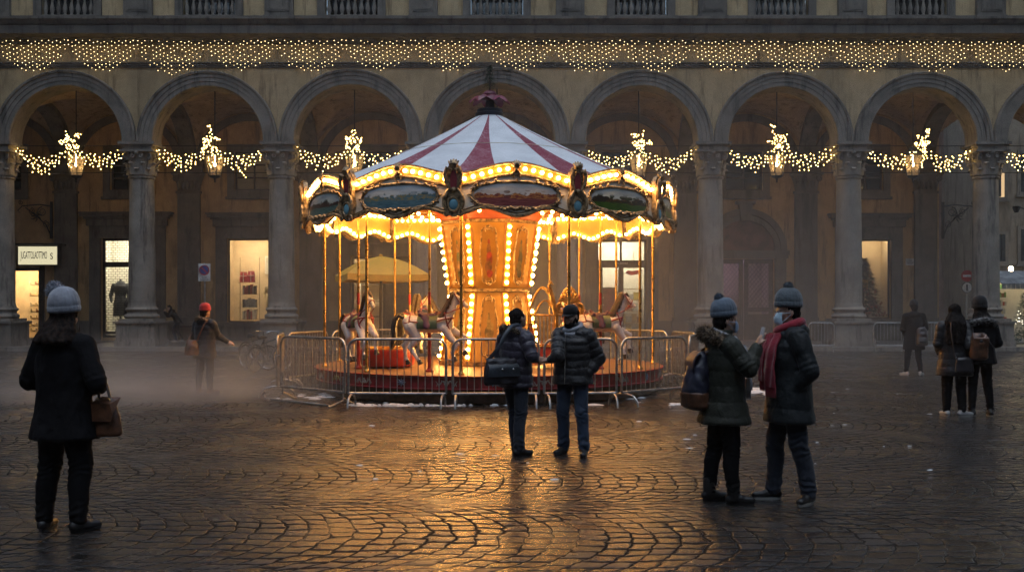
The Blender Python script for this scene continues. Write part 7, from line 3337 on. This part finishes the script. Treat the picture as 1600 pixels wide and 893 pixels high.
p = Person('woman from behind in black knit hat with grey fur hood trim', (px(1531, Y_), Y_, 0), 3.2, 1.71, dict(anL=(.13, .0, .085), anR=(-.15, .03, .085), knR=(-.13, -.02, .49), toL=(.4, -1, 0), toR=(-.3, -1, 0), wrL=(.14, -.2, 1.05), wrR=(-.16, -.2, 1.05), elR=(-.28, .0, 1.12)), .012, head=(.0, .0))
p.body()
p.legs('leggings', (.095, .07, .064, .048))
p.coat('coat_black', hem=.80, full=1.12, flare=1.0, arm=1.15, name='jacket', hood=True, seed=13)
p.shoes('boot', kind='shoe', sole='sole_white')
p.hair('hair_dark', length=.05, full=1.08)
p.beanie('knit_black', big=1.22, tall=.02)
p.hood_down_fur('fur_grey', r=.05, n=1500, ln=.05, w=.20, drop=.03)
bv = Vector((px(1529, Y_ - .27), Y_ - .27, pz(541, Y_ - .27)))
bk3 = thing('backpack', 'small brown leather backpack on the woman with fur hood', 'backpack', bv, 3.2)
me = soft(lambda b: b.rings([(0, 0, -.20, .11, .06), (0, .01, -.17, .14, .085), (0, .01, .05, .13, .085), (0, 0, .16, .10, .06), (0, -.01, .20, .06, .03)], 20), .012, .008, 2)
put('bag_body', me, M['leather_brown'], bk3)
q = MB()
q.loft([[(-.11, .09, .0), (.11, .09, .0), (.11, .075, .0), (-.11, .075, .0)], [(-.12, .085, .12), (.12, .085, .12), (.12, .07, .12), (-.12, .07, .12)], [(-.09, .0, .205), (.09, .0, .205), (.09, -.01, .19), (-.09, -.01, .19)]], 0, True)
q.build('flap', M['leather_brown'], bk3)
q = MB()
q.tube([(-.10, .05, .12), (-.2, .07, -.02), (-.22, .05, -.16), (-.235, .05, -.24)], .008, 5)
q.build('strap', M['leather_dark'], bk3)
# ================================================================ air
def volume_mat(name, density, col, aniso=.25):
    t = NT(name)
    v = t.n('ShaderNodeVolumePrincipled')
    v.inputs['Color'].default_value = (*col, 1)
    v.inputs['Density'].default_value = density
    v.inputs['Anisotropy'].default_value = aniso
    o = t.n('ShaderNodeOutputMaterial')
    t.l(v.outputs[0], o.inputs['Volume'])
    return t.mat


if HAZE > 0:
    q = MB()
    q.box(-60, 60, -6, 90, -1.0, 26)
    tag(q.build('haze', volume_mat('haze_air', HAZE, (.86, .82, .80))), kind='stuff')


def mist_mat():
    t = NT('ground_mist')
    tc = t.n('ShaderNodeTexCoord').outputs['Object']
    sp = t.n('ShaderNodeSeparateXYZ')
    t.l(tc, sp.inputs[0])
    x, y, z = sp.outputs
    # low bank of steam left of the carousel
    px_ = t.m('ADD', x, 6.6)
    py_ = t.m('ADD', y, 7.8)
    r2 = t.m('ADD', t.m('POWER', t.m('DIVIDE', px_, 4.2), 2.0), t.m('POWER', t.m('DIVIDE', py_, 3.0), 2.0))
    fall = t.m('SUBTRACT', 1.0, t.m('SQRT', r2), clamp=True)
    zf = t.m('SUBTRACT', 1.0, t.m('DIVIDE', z, 1.3), clamp=True)
    n = t.smooth(t.noise(tc, .7, 3, .6), .35, .75)
    d = t.m('MULTIPLY', t.m('MULTIPLY', fall, t.m('POWER', zf, 1.6)), t.m('MULTIPLY_ADD', n, MIST, MIST * .35))
    # thin veil round and behind the carousel
    r3 = t.m('ADD', t.m('POWER', t.m('DIVIDE', t.m('SUBTRACT', x, 2.0), 12.0), 2.0), t.m('POWER', t.m('DIVIDE', y, 11.0), 2.0))
    f3 = t.m('SUBTRACT', 1.0, r3, clamp=True)
    z3 = t.m('SUBTRACT', 1.0, t.m('DIVIDE', z, 9.0), clamp=True)
    n3 = t.m('MULTIPLY_ADD', t.noise(tc, .25, 2, .5), 1.2, .4)
    d = t.m('ADD', d, t.m('MULTIPLY', t.m('MULTIPLY', t.m('MULTIPLY', f3, z3), n3), VEIL))
    v = t.n('ShaderNodeVolumePrincipled')
    v.inputs['Color'].default_value = (.92, .87, .84, 1)
    t.l(d, v.inputs['Density'])
    v.inputs['Anisotropy'].default_value = .2
    o = t.n('ShaderNodeOutputMaterial')
    t.l(v.outputs[0], o.inputs['Volume'])
    t.mat.cycles.volume_step_rate = 8.0
    return t.mat


if MIST > 0:
    q = MB()
    q.box(-11, 14, -11.0, 11.4, .012, 9.0)
    tag(q.build('mist', mist_mat(), loc=(0, 26.0, 0)), kind='stuff')

# plain unseen palazzi, added round the square to block sky and shade it
def shade_house(lb, width, loc, rz_, H):
    w_ = []
    n = int(width / 4.5)
    for k in range(n):
        xa = -width / 2 + (k + .5) * width / n - .6
        for z in (3.2, 8.2, 13.2, 18.2):
            w_.append((xa, xa + 1.2, z, z + 2.2, False))
    r = house('palazzo', lb, -width / 2, width / 2, 0, M['plaster_cream'], w_, H, 6, False)
    r.location = loc
    r.rotation_euler = (0, 0, rz_)


if SHADE_SIDES:
    shade_house('unseen plaster palazzo added to shade the left side of the square', 58, (-25.5, 8, 0), PI / 2, 26)
    shade_house('unseen plaster palazzo added to shade the right side of the square', 50, (27.0, 3, 0), -PI / 2, 26)
    shade_house('unseen plaster palazzo added as shade opposite the arcade, behind the viewer', 56, (0, -24, 0), PI, 26)
